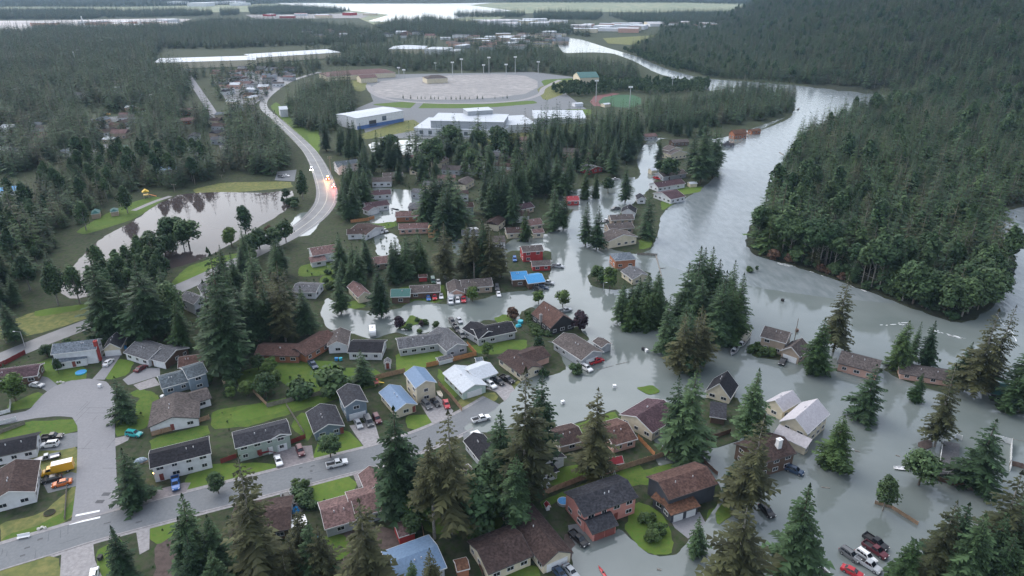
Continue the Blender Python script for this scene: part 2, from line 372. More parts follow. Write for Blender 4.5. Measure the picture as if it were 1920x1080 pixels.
# lawns, verges
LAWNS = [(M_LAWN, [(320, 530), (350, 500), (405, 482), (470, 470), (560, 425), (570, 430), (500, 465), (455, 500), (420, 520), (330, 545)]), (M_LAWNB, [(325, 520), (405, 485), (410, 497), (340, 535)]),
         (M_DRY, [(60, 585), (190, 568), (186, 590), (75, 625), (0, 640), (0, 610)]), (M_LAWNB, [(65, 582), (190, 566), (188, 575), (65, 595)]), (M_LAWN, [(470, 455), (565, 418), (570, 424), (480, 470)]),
         (M_LAWN, [(200, 400), (250, 378), (290, 368), (310, 372), (255, 410), (160, 440), (140, 435)]), (M_DRY, [(360, 355), (420, 342), (545, 340), (550, 352), (420, 362), (370, 365)]),
         (M_LAWN, [(505, 200), (545, 240), (600, 300), (596, 260), (600, 230), (560, 240), (520, 190)]), (M_LAWNB, [(575, 250), (600, 252), (600, 285), (585, 280)]), (M_DRY, [(665, 255), (772, 222), (800, 240), (690, 262)]), (M_DRY, [(1005, 165), (1060, 150), (1100, 148), (1060, 175), (1020, 190)]),
         (M_DRY, [(-10, 1060), (112, 1040), (114, 1090), (-10, 1090)]), (M_LAWN, [(178, 1035), (222, 1008), (232, 1020), (200, 1090), (185, 1090)]), (M_LAWNB, [(281, 990), (330, 978), (340, 992), (296, 1022), (280, 1010)]),
         (M_DRY, [(0, 980), (75, 965), (145, 905), (148, 960), (110, 985), (0, 1022)]), (M_LAWN, [(20, 1000), (60, 990), (120, 960), (146, 920), (140, 965), (90, 995), (0, 1015)]),
         (M_DRY, [(60, 840), (150, 838), (148, 900), (60, 900)]), (M_LAWN, [(-10, 820), (46, 790), (150, 786), (155, 805), (120, 815), (0, 828)]),
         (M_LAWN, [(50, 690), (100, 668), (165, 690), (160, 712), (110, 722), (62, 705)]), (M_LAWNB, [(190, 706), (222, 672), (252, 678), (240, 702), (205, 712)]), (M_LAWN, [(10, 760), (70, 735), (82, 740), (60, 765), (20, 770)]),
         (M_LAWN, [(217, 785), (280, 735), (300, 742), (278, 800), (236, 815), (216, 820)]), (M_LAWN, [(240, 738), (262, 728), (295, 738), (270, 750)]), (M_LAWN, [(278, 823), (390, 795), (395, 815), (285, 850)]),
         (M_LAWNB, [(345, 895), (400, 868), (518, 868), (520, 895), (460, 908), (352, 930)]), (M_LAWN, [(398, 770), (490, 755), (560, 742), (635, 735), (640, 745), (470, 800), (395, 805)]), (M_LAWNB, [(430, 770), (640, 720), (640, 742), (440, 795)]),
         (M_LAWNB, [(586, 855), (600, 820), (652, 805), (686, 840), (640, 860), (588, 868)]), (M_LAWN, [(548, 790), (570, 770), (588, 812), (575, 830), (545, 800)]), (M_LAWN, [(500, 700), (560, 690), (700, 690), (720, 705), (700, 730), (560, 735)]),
         (M_DRY, [(560, 720), (640, 690), (650, 715), (590, 740)]), (M_LAWN, [(440, 700), (520, 675), (620, 676), (640, 690), (560, 700), (450, 730)]),
         (M_LAWNB, [(742, 662), (828, 648), (842, 662), (838, 680), (745, 700)]), (M_LAWNB, [(760, 780), (800, 776), (822, 795), (790, 812), (762, 800)]), (M_DRY, [(858, 752), (880, 738), (925, 735), (934, 745), (905, 772), (865, 782)]), (M_LAWN, [(822, 690), (840, 705), (862, 738), (850, 748), (820, 710)]),
         (M_DRY, [(950, 725), (975, 712), (985, 735), (960, 742)]), (M_LAWN, [(876, 650), (930, 640), (990, 636), (985, 655), (930, 665), (880, 660)]),
         (M_LAWN, [(1005, 815), (1100, 790), (1150, 770), (1160, 785), (1060, 825), (1010, 835)]), (M_LAWNB, [(1020, 890), (1062, 875), (1100, 868), (1110, 890), (1020, 915)]), (M_LAWN, [(1012, 940), (1060, 920), (1200, 870), (1210, 885), (1100, 910), (1020, 955)]),
         (M_LAWN, [(1168, 892), (1240, 872), (1295, 868), (1300, 880), (1220, 908), (1180, 912)]), (M_LAWNB, [(1170, 990), (1192, 938), (1240, 960), (1262, 1010), (1258, 1038), (1225, 1042), (1190, 1018)]), (M_LAWN, [(1325, 960), (1362, 935), (1340, 975), (1325, 985)]),
         (M_LAWNB, [(562, 918), (650, 890), (672, 905), (660, 925), (580, 955)]), (M_LAWN, [(590, 1010), (640, 1000), (665, 1030), (620, 1060), (595, 1040)]), (M_LAWN, [(780, 960), (900, 940), (960, 960), (930, 1000), (800, 1000)]), (M_LAWN, [(930, 1070), (1010, 1060), (1015, 1090), (930, 1090)]),
         (M_LAWN, [(740, 540), (830, 530), (840, 560), (800, 572), (740, 570)]), (M_LAWN, [(600, 520), (640, 505), (650, 520), (600, 540)]), (M_LAWN, [(640, 570), (668, 562), (690, 575), (650, 582)]), (M_LAWN, [(560, 500), (600, 490), (650, 500), (620, 515), (560, 520)]), (M_LAWN, [(650, 430), (740, 410), (745, 425), (660, 440)])]
for i, (m, p) in enumerate(LAWNS): sheet('lawn', p, .010 + .0045 * (i % 6), m, .3, 4)
for p in ([(290, 1020), (345, 1000), (430, 1020), (420, 1090), (290, 1090)], [(1055, 1000), (1082, 1000), (1075, 1060), (1060, 1030)], [(640, 1000), (700, 985), (780, 1000), (760, 1090), (640, 1090)], [(30, 870), (60, 850), (70, 905), (50, 930)]):
    sheet('bare_soil', p, .006, M_SOIL, .4, 4)
# sports grounds and school land
sheet('school_yard', [(610, 148), (700, 140), (820, 138), (1000, 135), (1080, 145), (1060, 175), (1100, 205), (1040, 240), (860, 262), (690, 258), (664, 205), (700, 190), (690, 165)], .005, M_ASPH)
for i, q in enumerate([[(690, 196), (760, 190), (900, 196), (1000, 188), (1010, 194), (900, 203), (760, 203)], [(612, 150), (690, 146), (684, 172), (640, 168)], [(1012, 150), (1080, 146), (1060, 160), (1030, 172)], [(880, 258), (1040, 240), (1090, 215), (1110, 225), (1050, 262), (900, 275)], [(1060, 205), (1110, 205), (1110, 215), (1070, 220)]]): sheet('school_lawn', q, .012 + .004 * i, M_DRY if i % 2 else M_LAWN, .5, 6)
sheet('ball_field', [(692, 165), (715, 152), (770, 146), (850, 141), (930, 139), (985, 142), (1008, 152), (1008, 164), (985, 176), (930, 183), (860, 187), (780, 187), (720, 182), (698, 174)], .03, M_GRAV)
sheet('track', [(1106, 191), (1114, 180), (1150, 174), (1162, 176), (1130, 183), (1122, 192), (1128, 199), (1114, 199)], .03, M_TRACK)
sheet('playing_field', [(1122, 190), (1132, 182), (1160, 178), (1186, 178), (1202, 184), (1202, 195), (1184, 202), (1144, 200), (1126, 196)], .045, M_TURF)
# roads
near = [(-90, 1075), (0, 1045), (100, 1015), (180, 990), (300, 958), (480, 912), (620, 876), (720, 850), (800, 822), (870, 790), (930, 755)]
road('road_shoulder', near, 11.4, .032, M_CONC)
road('road', near, 9.0, .050, M_ASPH); kerb(near[:10], 9.2, 1); kerb(near[:10], 9.2, -1)
cul = [(180, 965), (181, 900), (181, 840), (180, 790), (172, 755), (150, 735)]
road('road', cul, [10.5, 9.3, 9.3, 9.6, 14, 16], .056, M_ASPHL)
sheet('road', [(55, 770), (75, 745), (100, 725), (130, 714), (170, 710), (200, 716), (215, 735), (214, 765), (200, 785), (150, 785), (110, 780), (60, 785), (-10, 800), (-10, 782)], .062, M_ASPHL, .15, 3)
main = [(-60, 700), (0, 673), (90, 636), (180, 602), (300, 556), (400, 512), (480, 474), (545, 440), (592, 405), (613, 370), (605, 330), (585, 290), (560, 262), (520, 225), (494, 200), (505, 178), (545, 152), (600, 135)]
road('highway', main, [9, 9, 9, 9, 9, 9, 9, 11, 13, 13, 12, 10, 8.5, 7.5, 7.5, 7, 7, 7], .068, mat('wet asphalt', (.115, .12, .13), .5, .25, .12, spec=.3))
road('street', [(352, 140), (365, 160), (385, 190), (400, 215), (412, 250), (424, 280)], 8, .04, M_ASPHL)
road('street', [(180, 285), (205, 270), (228, 250), (240, 225)], 8, .04, M_ASPHL)
road('street', [(-20, 300), (10, 280), (40, 260), (70, 250)], 8, .04, M_ASPHL)
road('street', [(664, 240), (720, 228), (760, 215), (780, 200), (790, 190)], 8, .055, M_ASPH)
road('path', [(690, 160), (700, 175), (740, 188), (840, 194), (960, 190), (1010, 178), (1020, 165), (1050, 150)], 6, .058, M_CONC)
road('path', [(250, 395), (290, 378), (320, 368)], 3.5, .05, M_CONC)
# painted road markings and drives
mk = MB()
for a, b in (((142, 967), (187, 958)), ((130, 983), (188, 970))):
    p, q = G(*a), G(*b); c = (p + q) / 2; d = q - p
    mk.box((c.x, c.y, .064), (d.length, .62, .012), math.atan2(d.y, d.x))
o = mk.build('crosswalk_marking', M_WHITE); o['kind'] = 'structure'
mk = MB(); L, Rr, dense = strip_pts(main[7:14], [0] * 7)
for off in (-.15, .15, -4.6, 4.6):
    for (p, _), (q, _) in zip(dense, dense[1:]):
        c = (p + q) / 2; d = q - p; n = Vector((-d.y, d.x, 0)).normalized() * off
        mk.box((c.x + n.x, c.y + n.y, .074), (d.length, .14, .008), math.atan2(d.y, d.x))
o = mk.build('lane_marking', mat('lane paint', (.5, .48, .4), .6, .2, 1)); o['kind'] = 'structure'
DRIVES = [(M_ASPHL, [(172, 712), (192, 690), (190, 668), (228, 664), (216, 682), (196, 712)]), (M_ASPHL, [(230, 712), (262, 690), (300, 690), (300, 704), (250, 720), (240, 722)]), (M_ASPH, [(72, 712), (60, 700), (90, 708), (108, 722), (95, 738), (78, 728)]), (M_CONC, [(250, 722), (290, 708), (300, 722), (262, 732)]),
          (M_CONC, [(214, 822), (245, 815), (240, 826), (215, 838)]), (M_ASPH, [(70, 820), (112, 815), (152, 810), (152, 836), (110, 845), (70, 845)]), (M_ASPH, [(80, 905), (135, 885), (150, 890), (148, 910), (90, 925)]), (M_PURP, [(288, 920), (345, 905), (358, 905), (342, 935), (290, 955), (285, 935)]),
          (M_PURP, [(512, 850), (548, 838), (585, 835), (590, 870), (524, 892)]), (M_CONC, [(655, 798), (702, 790), (715, 835), (688, 845), (666, 815)]), (M_CONC, [(785, 752), (820, 742), (850, 770), (838, 795), (815, 800), (800, 778)]), (M_CONC, [(910, 728), (955, 715), (972, 742), (945, 752), (930, 735)]),
          (M_CONC, [(115, 1040), (175, 1020), (178, 1050), (195, 1090), (112, 1090)]), (M_CONC, [(255, 995), (281, 990), (280, 1030), (262, 1040)]), (M_PURP, [(662, 890), (698, 878), (702, 900), (672, 915)]), (M_ASPH, [(866, 800), (905, 812), (930, 850), (905, 860), (870, 830)]),
          (M_ASPHL, [(1255, 972), (1312, 960), (1325, 985), (1290, 1010), (1265, 990)]), (M_ASPH, [(1065, 985), (1095, 980), (1120, 1010), (1085, 1030), (1068, 1005)]), (M_ASPH, [(525, 925), (555, 920), (575, 950), (560, 965), (530, 960)]), (M_ASPH, [(368, 592), (395, 580), (410, 590), (385, 605)]), (M_ASPH, [(520, 322), (556, 318), (552, 340), (515, 338)]),
          (M_ASPH, [(838, 560), (880, 556), (885, 575), (838, 578)]), (M_ASPHL, [(400, 150), (540, 130), (545, 150), (470, 200), (440, 230), (425, 190)]), (M_ASPH, [(150, 225), (250, 215), (255, 240), (180, 250)])]
for i, (m, p) in enumerate(DRIVES): sheet('driveway', p, .047 + (i % 2) * .0015, m, 0)
# patches, tar lines and worn wheel tracks in the streets
PATCH = ground_mat('asphalt patch', [(.105, .108, .115), (.13, .13, .135), (.09, .092, .098)], [.3, 1.4])
pr_ = random.Random(9)
for k in range(26):
    i = pr_.randrange(1, len(near) - 2); t_ = pr_.random(); a, b = G(*near[i]), G(*near[i + 1]); q = a.lerp(b, t_); d = (b - a).normalized(); n_ = Vector((-d.y, d.x, 0)); q = q + n_ * pr_.uniform(-3.2, 3.2); l, wd = pr_.choice(((pr_.uniform(.6, 1.6), pr_.uniform(.4, 1.0)), (pr_.uniform(3, 9), .10), (.10, pr_.uniform(1.5, 4))))
    m_ = MB(); m_.face([(q + d * u * l + n_ * v * wd).to_tuple()[:2] + (.0545 + k * .0002,) for u, v in ((-.5, -.5), (.5, -.5), (.5, .5), (-.5, .5))]); o = m_.build('asphalt_patch', PATCH); o['kind'] = 'structure'
for k in range(12):
    q = G(pr_.uniform(152, 212), pr_.uniform(760, 945)); l, wd = pr_.choice(((pr_.uniform(.6, 2), pr_.uniform(.5, 1.4)), (pr_.uniform(3, 9), .09), (.09, pr_.uniform(3, 10))))
    m_ = MB(); m_.face([(q.x + u * l, q.y + v * wd, .0665 + k * .0002) for u, v in ((-.5, -.5), (.5, -.5), (.5, .5), (-.5, .5))]); o = m_.build('asphalt_patch', PATCH); o['kind'] = 'structure'
# foam along the far bank
fm = MB(); fr = random.Random(5)
for (x0, y0, x1, y1, n) in ((1462, 494, 1490, 500, 14), (1505, 503, 1545, 517, 16), (1580, 528, 1625, 548, 16), (1750, 620, 1800, 634, 20), (1870, 590, 1905, 640, 14), (1630, 610, 1700, 607, 9), (1430, 268, 1400, 256, 8), (1500, 180, 1650, 184, 18)):
    for k in range(n):
        t = fr.random(); p = G(x0 + (x1 - x0) * t + fr.uniform(-3, 3), y0 + (y1 - y0) * t + fr.uniform(-2, 2)); q = G(x1, y1) - G(x0, y0); a = math.atan2(q.y, q.x) + fr.uniform(-.25, .25)
        l, wd = fr.uniform(.5, 2.2), fr.uniform(.1, .35); pts = []
        for j in range(8):
            th = j * math.pi / 4; ex, ey = l * math.cos(th) * fr.uniform(.7, 1), wd * math.sin(th) * fr.uniform(.6, 1)
            pts.append((p.x + ex * math.cos(a) - ey * math.sin(a), p.y + ex * math.sin(a) + ey * math.cos(a), .10))
        fm.face(pts)
o = fm.build('river_foam', M_FOAM); tag(o, 'white streaks of foam where the river runs past the wooded bank', 'foam', kind='stuff')
# ---------------------------------------------------------------- trees: unit shapes one metre tall, scaled in place
def spruce_crown(seed, levels=46, per=12, st=5, Rw=.20, low=.10, sparse=0, shape=.85, lean=.0):
    rs = random.Random(seed); mb = MB(); mb.tint = []; ph = rs.uniform(0, 6); lob = [(rs.uniform(0, 6.28), rs.uniform(2, 14), rs.uniform(.08, .2)) for _ in range(3)]
    for i in range(levels):
        t = (i + rs.uniform(0, .9)) / levels; z = low + (1 - low) * t * .985
        prof = (1 - t) ** shape * (.62 + .38 * min(1, t * 4.5)) + .012
        n = max(4, int(per * (1 - .4 * t)))
        for k in range(n):
            if rs.random() < sparse: continue
            ph += 2.4 + rs.uniform(-.5, .5)
            Lb = Rw * prof * rs.uniform(.55, 1.22) * (1 + sum(c_ * math.sin(ph * (q_ + 1) + a_ + z * b_) for q_, (a_, b_, c_) in enumerate(lob))); up = .35 * t - .25 + rs.uniform(-.12, .12)
            ca, sa = math.cos(ph), math.sin(ph); tn = rs.uniform(.62, 1.35)
            zz = z + rs.uniform(-.006, .006)
            S = max(2, int(st * min(1, Lb / Rw * 1.6) + .5))
            pts = []
            for j in range(S + 1):
                q = j / S; pts.append((Lb * q, zz + Lb * (up * q - .28 * q * q + .18 * q ** 3)))
            for j in range(S):
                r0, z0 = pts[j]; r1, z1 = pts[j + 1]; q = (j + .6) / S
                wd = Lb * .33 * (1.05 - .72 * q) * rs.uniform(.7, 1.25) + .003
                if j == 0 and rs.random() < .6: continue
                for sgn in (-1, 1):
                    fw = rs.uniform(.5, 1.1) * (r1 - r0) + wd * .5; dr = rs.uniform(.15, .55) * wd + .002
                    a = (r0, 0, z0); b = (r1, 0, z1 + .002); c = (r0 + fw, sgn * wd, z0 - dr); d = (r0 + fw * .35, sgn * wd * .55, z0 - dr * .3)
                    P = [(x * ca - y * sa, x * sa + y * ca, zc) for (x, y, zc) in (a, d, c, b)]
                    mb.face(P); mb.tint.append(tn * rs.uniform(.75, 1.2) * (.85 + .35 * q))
    for k in range(5):
        a = rs.uniform(0, 6); s = .012
        mb.face([(s * math.cos(a), s * math.sin(a), .955), (-s * math.cos(a), -s * math.sin(a), .955), (0, 0, 1.0)]); mb.tint.append(1.1)
    return mb
def broad_crown(seed, n=1500, Rw=.30, low=.18, top=1.0, leaf=.035, clumps=26, col=0):
    rs = random.Random(seed); mb = MB(); mb.tint = []; cl = []
    for i in range(clumps):
        while True:
            x, y, z = (rs.uniform(-1, 1) for _ in range(3))
            if .25 < x * x + y * y + z * z < 1: break
        hz = (z + 1) / 2; taper = (1 - .35 * hz) if not col else (1 - .75 * hz ** 1.3)
        cl.append((x * Rw * taper * .85, y * Rw * taper * .85, low + (top - low) * (.1 + .8 * hz), rs.uniform(.28, .5) * Rw * (1 if not col else (1.1 - .6 * hz)), rs.uniform(.65, 1.35)))
    for i in range(n):
        c = rs.choice(cl)
        while True:
            d = [rs.uniform(-1, 1) for _ in range(3)]; l = math.sqrt(sum(q * q for q in d))
            if .1 < l < 1: break
        k = c[3] * (.55 + .45 * l) / l * (1 if rs.random() < .85 else 1.35)
        p = (c[0] + d[0] * k, c[1] + d[1] * k, c[2] + d[2] * k * (.8 if not col else 1.5))
        nrm = Vector((d[0] + rs.uniform(-.7, .7), d[1] + rs.uniform(-.7, .7), d[2] + .5 + rs.uniform(-.6, .6))).normalized()
        e = nrm.cross(Vector((rs.uniform(-1, 1), rs.uniform(-1, 1), rs.uniform(-1, 1)))).normalized(); f = nrm.cross(e)
        s = leaf * rs.uniform(.55, 1.25)
        mb.face([(p[0] + e.x * s * u + f.x * s * v, p[1] + e.y * s * u + f.y * s * v, max(.01, p[2] + e.z * s * u + f.z * s * v)) for u, v in ((-1, -.2), (.1, -.8), (1, .1), (-.1, .75))])
        mb.tint.append(c[4] * rs.uniform(.75, 1.25))
    return mb
def trunk_mb(h, r, limbs=0, seed=0, n=7):
    rs = random.Random(seed); mb = MB(); mb.cyl((0, 0, -.02), (0, 0, h * .5), r, r * .62, n); mb.cyl((0, 0, h * .5), (0, 0, h), r * .62, r * .12, n)
    for i in range(limbs):
        z = rs.uniform(.2, .6); a = rs.uniform(0, 6.28); l = rs.uniform(.1, .24)
        mb.cyl((0, 0, z), (l * math.cos(a), l * math.sin(a), z + rs.uniform(.08, .2)), r * .4, r * .1, 5)
    return mb
PROTO = {}
def proto(kind, crowns, trunk): PROTO[kind] = (crowns, trunk)
_tk = trunk_mb(.97, .0125).mesh('trunk', M_BARK); _tl = trunk_mb(.85, .016, 9, 3).mesh('trunk', M_BARKG); _tg = trunk_mb(.97, .012).mesh('trunk', M_BARKG)
_ts = trunk_mb(.7, .02, 8, 4).mesh('trunk', M_BARK)
def crowns(fn, m, seeds, **kw): return [fn(s, **kw).mesh('crown', m) for s in seeds]
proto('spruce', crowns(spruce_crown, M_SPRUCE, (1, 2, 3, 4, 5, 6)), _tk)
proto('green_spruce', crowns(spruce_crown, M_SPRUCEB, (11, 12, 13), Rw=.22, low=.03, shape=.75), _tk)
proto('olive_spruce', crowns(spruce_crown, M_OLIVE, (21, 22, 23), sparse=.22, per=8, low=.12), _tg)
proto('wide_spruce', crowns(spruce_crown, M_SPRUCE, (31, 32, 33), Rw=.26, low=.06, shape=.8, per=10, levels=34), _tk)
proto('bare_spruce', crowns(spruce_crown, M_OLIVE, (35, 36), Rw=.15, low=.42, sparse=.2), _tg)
proto('broad', crowns(broad_crown, M_BROAD, (41, 42, 43), n=2200), _ts)
proto('light_broad', crowns(broad_crown, M_BROADB, (44, 45), n=2200), _ts)
proto('cottonwood', crowns(broad_crown, M_BROAD, (46, 47, 48, 49), n=2600, Rw=.24, low=.2, leaf=.024, clumps=34, col=1), _tl)
proto('tall_cottonwood', crowns(broad_crown, M_BROAD, (51, 52, 53), n=1800, Rw=.2, low=.5, leaf=.026, clumps=24), trunk_mb(.8, .011, 5, 9).mesh('trunk', M_BARKG))
proto('plum', crowns(broad_crown, M_PURPLE, (55,), n=1600, Rw=.42, low=.12, leaf=.06), _ts)
proto('bush', crowns(broad_crown, M_BUSH, (56, 57, 58), n=900, Rw=.6, low=.0, leaf=.10, clumps=16), None)
proto('dark_bush', crowns(broad_crown, M_BROAD, (59, 60), n=900, Rw=.6, low=.0, leaf=.10, clumps=16), None)
proto('rust', crowns(broad_crown, M_RUST, (61,), n=900, Rw=.45, low=.05, leaf=.08, clumps=16), _ts)
NAMES = {'spruce': ('spruce_tree', 'spruce tree'), 'green_spruce': ('spruce_tree', 'spruce tree'), 'olive_spruce': ('spruce_tree', 'spruce tree'), 'wide_spruce': ('spruce_tree', 'spruce tree'), 'bare_spruce': ('spruce_tree', 'spruce tree'),
         'broad': ('broadleaf_tree', 'tree'), 'light_broad': ('broadleaf_tree', 'tree'), 'cottonwood': ('cottonwood_tree', 'tree'), 'tall_cottonwood': ('cottonwood_tree', 'tree'), 'plum': ('plum_tree', 'tree'), 'bush': ('bush', 'bush'), 'dark_bush': ('bush', 'bush'), 'rust': ('rusty_tree', 'tree')}
TREES = []
def tree(kind, x, y, ytop=None, label=None, group=None, h=None, wide=1.0, z=0.0, rs=rnd):
    p = G(x, y); h = h or max(1.0, height_at(x, y, ytop)); nm, cat = NAMES[kind]
    cr, tk = PROTO[kind]
    root = thing(nm, label, cat, (p.x, p.y, z), rs.uniform(0, 6.28), group)
    s = h * wide * 1.06 * rs.uniform(.94, 1.06); root.scale = (s, s, h); root.rotation_euler = (rs.uniform(-.035, .035), rs.uniform(-.035, .035), rs.uniform(0, 6.28))
    if tk: link('trunk', tk, root)
    link('crown', rs.choice(cr), root)
    TREES.append((p.x, p.y)); return root
def in_poly(x, y, P):
    c = False; n = len(P)
    for i in range(n):
        x0, y0 = P[i][0], P[i][1]; x1, y1 = P[i - 1][0], P[i - 1][1]
        if (y0 > y) != (y1 > y) and x < (x1 - x0) * (y - y0) / (y1 - y0) + x0: c = not c
    return c
KEEP = []      # footprints (x, y, r) that random trees stay clear of
def clear(x, y, r=0): return all((x - a) ** 2 + (y - b) ** 2 > (c + r) ** 2 for a, b, c in KEEP)
def grove(kinds, poly, n, hmin, hmax, label, group, seed, gap=3.5, wide=1.0):
    """a clump of single trees rooted inside a photo polygon"""
    rs = random.Random(seed); W = [G(*p) for p in poly]; xs = [p.x for p in W]; ys = [p.y for p in W]; got = 0; tr = 0
    lab = isinstance(label, dict)
    while got < n and tr < n * 60:
        tr += 1; x, y = rs.uniform(min(xs), max(xs)), rs.uniform(min(ys), max(ys))
        if not in_poly(x, y, W) or not clear(x, y, 1.5): continue
        if any((x - a) ** 2 + (y - b) ** 2 < gap * gap for a, b in TREES[-400:]): continue
        k = rs.choice(kinds); nm, cat = NAMES[k]; cr, tk = PROTO[k]; h = rs.uniform(hmin, hmax)
        if k in ('bush', 'dark_bush'): h = rs.uniform(1.5, 3.5)
        l = label[nm] if lab else label; g = (group + ', ' + nm.replace('_', ' ') + 's') if len(set(NAMES[q][0] for q in kinds)) > 1 else group
        root = thing(nm, l, cat, (x, y, 0), rs.uniform(0, 6.28), g)
        s = h * wide * 1.08 * rs.uniform(.85, 1.15); root.scale = (s, s, h)
        if tk: link('trunk', tk, root)
        link('crown', rs.choice(cr), root); TREES.append((x, y)); got += 1
# forests: one object of stuff each, shapes scattered on points by geometry nodes
FAR = bpy.data.collections.new('forest shapes')
def far_proto(name, mb_list_mats):
    mb = MB(); mb.tint = []; ms = []
    for sub, m in mb_list_mats:
        k = len(mb.v); mi = len(ms); ms.append(m); mb.v += sub.v; mb.f += [tuple(i + k for i in f) for f in sub.f]; mb.m += [mi] * len(sub.f)
        mb.tint += sub.tint if sub.tint else [1.0] * len(sub.f)
    o = bpy.data.objects.new(name, mb.mesh(name, ms)); FAR.objects.link(o)
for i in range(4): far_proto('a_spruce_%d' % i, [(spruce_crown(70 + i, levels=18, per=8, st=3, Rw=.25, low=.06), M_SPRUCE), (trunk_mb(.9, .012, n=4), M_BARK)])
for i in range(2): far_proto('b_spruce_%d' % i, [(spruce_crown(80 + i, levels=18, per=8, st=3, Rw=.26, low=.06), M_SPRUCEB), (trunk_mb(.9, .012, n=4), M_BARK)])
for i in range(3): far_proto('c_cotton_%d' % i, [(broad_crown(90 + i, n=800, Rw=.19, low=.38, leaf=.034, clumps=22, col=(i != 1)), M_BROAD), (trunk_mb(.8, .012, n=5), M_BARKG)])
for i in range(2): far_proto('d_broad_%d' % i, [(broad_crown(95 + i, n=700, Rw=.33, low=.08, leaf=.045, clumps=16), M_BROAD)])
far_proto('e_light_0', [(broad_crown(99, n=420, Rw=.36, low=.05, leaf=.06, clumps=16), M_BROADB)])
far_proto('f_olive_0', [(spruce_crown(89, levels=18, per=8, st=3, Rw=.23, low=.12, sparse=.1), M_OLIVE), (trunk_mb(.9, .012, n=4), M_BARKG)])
MIX = {'spruce': [0, 1, 2, 3, 0, 1, 2, 3, 4, 12], 'dark': [0, 1, 2, 3], 'mixed': [0, 1, 2, 3, 0, 1, 2, 3, 4, 5, 6, 8, 6, 8, 12, 12], 'cotton': [6, 7, 8, 6, 7, 8, 6, 7, 8, 4, 0, 12, 11], 'broad': [9, 10, 9, 6, 7, 8], 'hill': [0, 1, 2, 3, 0, 1, 2, 3, 4, 5, 0, 4, 12, 12, 6]}
def gn_tree():
    g = bpy.data.node_groups.new('scatter', 'GeometryNodeTree')
    g.interface.new_socket('Geometry', in_out='INPUT', socket_type='NodeSocketGeometry'); g.interface.new_socket('Geometry', in_out='OUTPUT', socket_type='NodeSocketGeometry')
    N = g.nodes; i = N.new('NodeGroupInput'); o = N.new('NodeGroupOutput'); ip = N.new('GeometryNodeInstanceOnPoints'); ci = N.new('GeometryNodeCollectionInfo')
    ci.inputs['Collection'].default_value = FAR; ci.inputs['Separate Children'].default_value = True; ci.inputs['Reset Children'].default_value = True
    ip.inputs['Pick Instance'].default_value = True
    def attr(nm, ty):
        a = N.new('GeometryNodeInputNamedAttribute'); a.data_type = ty; a.inputs[0].default_value = nm; return a.outputs[0]
    L = g.links; L.new(i.outputs[0], ip.inputs['Points']); L.new(ci.outputs[0], ip.inputs['Instance'])
    L.new(attr('idx', 'INT'), ip.inputs['Instance Index']); L.new(attr('rot', 'FLOAT_VECTOR'), ip.inputs['Rotation']); L.new(attr('sc', 'FLOAT_VECTOR'), ip.inputs['Scale'])
    L.new(ip.outputs[0], o.inputs[0]); return g
GN = gn_tree()
def forest(label, polys, gap, hmin, hmax, mix, seed, world=False, zf=None, name='forest', thin=0, group=None, cull=True, clr=-.42):
    rs = random.Random(seed); V = []; idx = []; rot = []; sc = []
    for P in polys:
        W = P if world else [G(*p) for p in P]
        x0, x1 = min(p[0] for p in W), max(p[0] for p in W); y0, y1 = min(p[1] for p in W), max(p[1] for p in W)
        ny = int((y1 - y0) / gap) + 1
        for j in range(ny + 1):
            y = y0 + j * gap
            for i in range(int((x1 - x0) / gap) + 2):
                x = x0 + (i + .5 * (j % 2)) * gap + rs.uniform(-.45, .45) * gap; yy = y + rs.uniform(-.45, .45) * gap
                if cull and abs(x) > yy * .80 + 60: continue
                if not in_poly(x, yy, W) or rs.random() < thin or not clear(x, yy, 2): continue
                nv = noise.noise(Vector((x * .018, yy * .018, seed))); n2 = noise.noise(Vector((x * .05, yy * .05, seed + 9)))
                if nv < clr and rs.random() < .75: continue
                h = rs.uniform(hmin, hmax) * (.98 + .28 * nv + .2 * n2); z = zf(Vector((x, yy, 0))) if zf else 0
                wv = h * rs.uniform(.85, 1.2)
                V.append((x, yy, z)); idx.append((rs.choice(MIX[mix]) if abs(n2) < .33 or mix in ('dark', 'broad') else (4 if n2 > 0 else 12) if rs.random() < .4 else rs.choice(MIX[mix]))); rot.append((0, 0, rs.uniform(0, 6.28))); sc.append((wv, wv, h))
    me = bpy.data.meshes.new(name); me.from_pydata(V, [], [])
    a = me.attributes.new('idx', 'INT', 'POINT'); a.data.foreach_set('value', idx)
    for nm, d in (('rot', rot), ('sc', sc)):
        a = me.attributes.new(nm, 'FLOAT_VECTOR', 'POINT'); a.data.foreach_set('vector', [c for q in d for c in q])
    o = link(name, me); tag(o, label, 'forest', group, 'stuff'); md = o.modifiers.new('scatter', 'NODES'); md.node_group = GN
    return len(V)
# ---------------------------------------------------------------- houses
WC = dict(white=(.60, .61, .63), cream=(.56, .50, .38), grey=(.34, .355, .375), bluegrey=(.17, .22, .265), pale=(.42, .51, .48), brown=(.115, .075, .055), tan=(.36, .285, .22), pink=(.52, .235, .20), red=(.36, .045, .045), orange=(.33, .14, .08), dark=(.06, .065, .078), salmon=(.50, .31, .25), black=(.03, .03, .033), sage=(.30, .36, .32), blue=(.10, .2, .38), timber=(.55, .33, .17))
RC = dict(black=(.030, .030, .036), dark=(.055, .056, .066), grey=(.135, .138, .15), bluegrey=(.12, .145, .165), brown=(.075, .052, .048), redbrown=(.125, .075, .064), taupe=(.125, .108, .104), mauve=(.185, .12, .115), metalblue=(.125, .195, .30), skyblue=(.055, .25, .50), white=(.42, .455, .50), metal=(.40, .385, .41), green=(.05, .15, .14), red=(.36, .05, .06), rust=(.17, .09, .06), slate=(.17, .20, .235), plum=(.095, .06, .07))
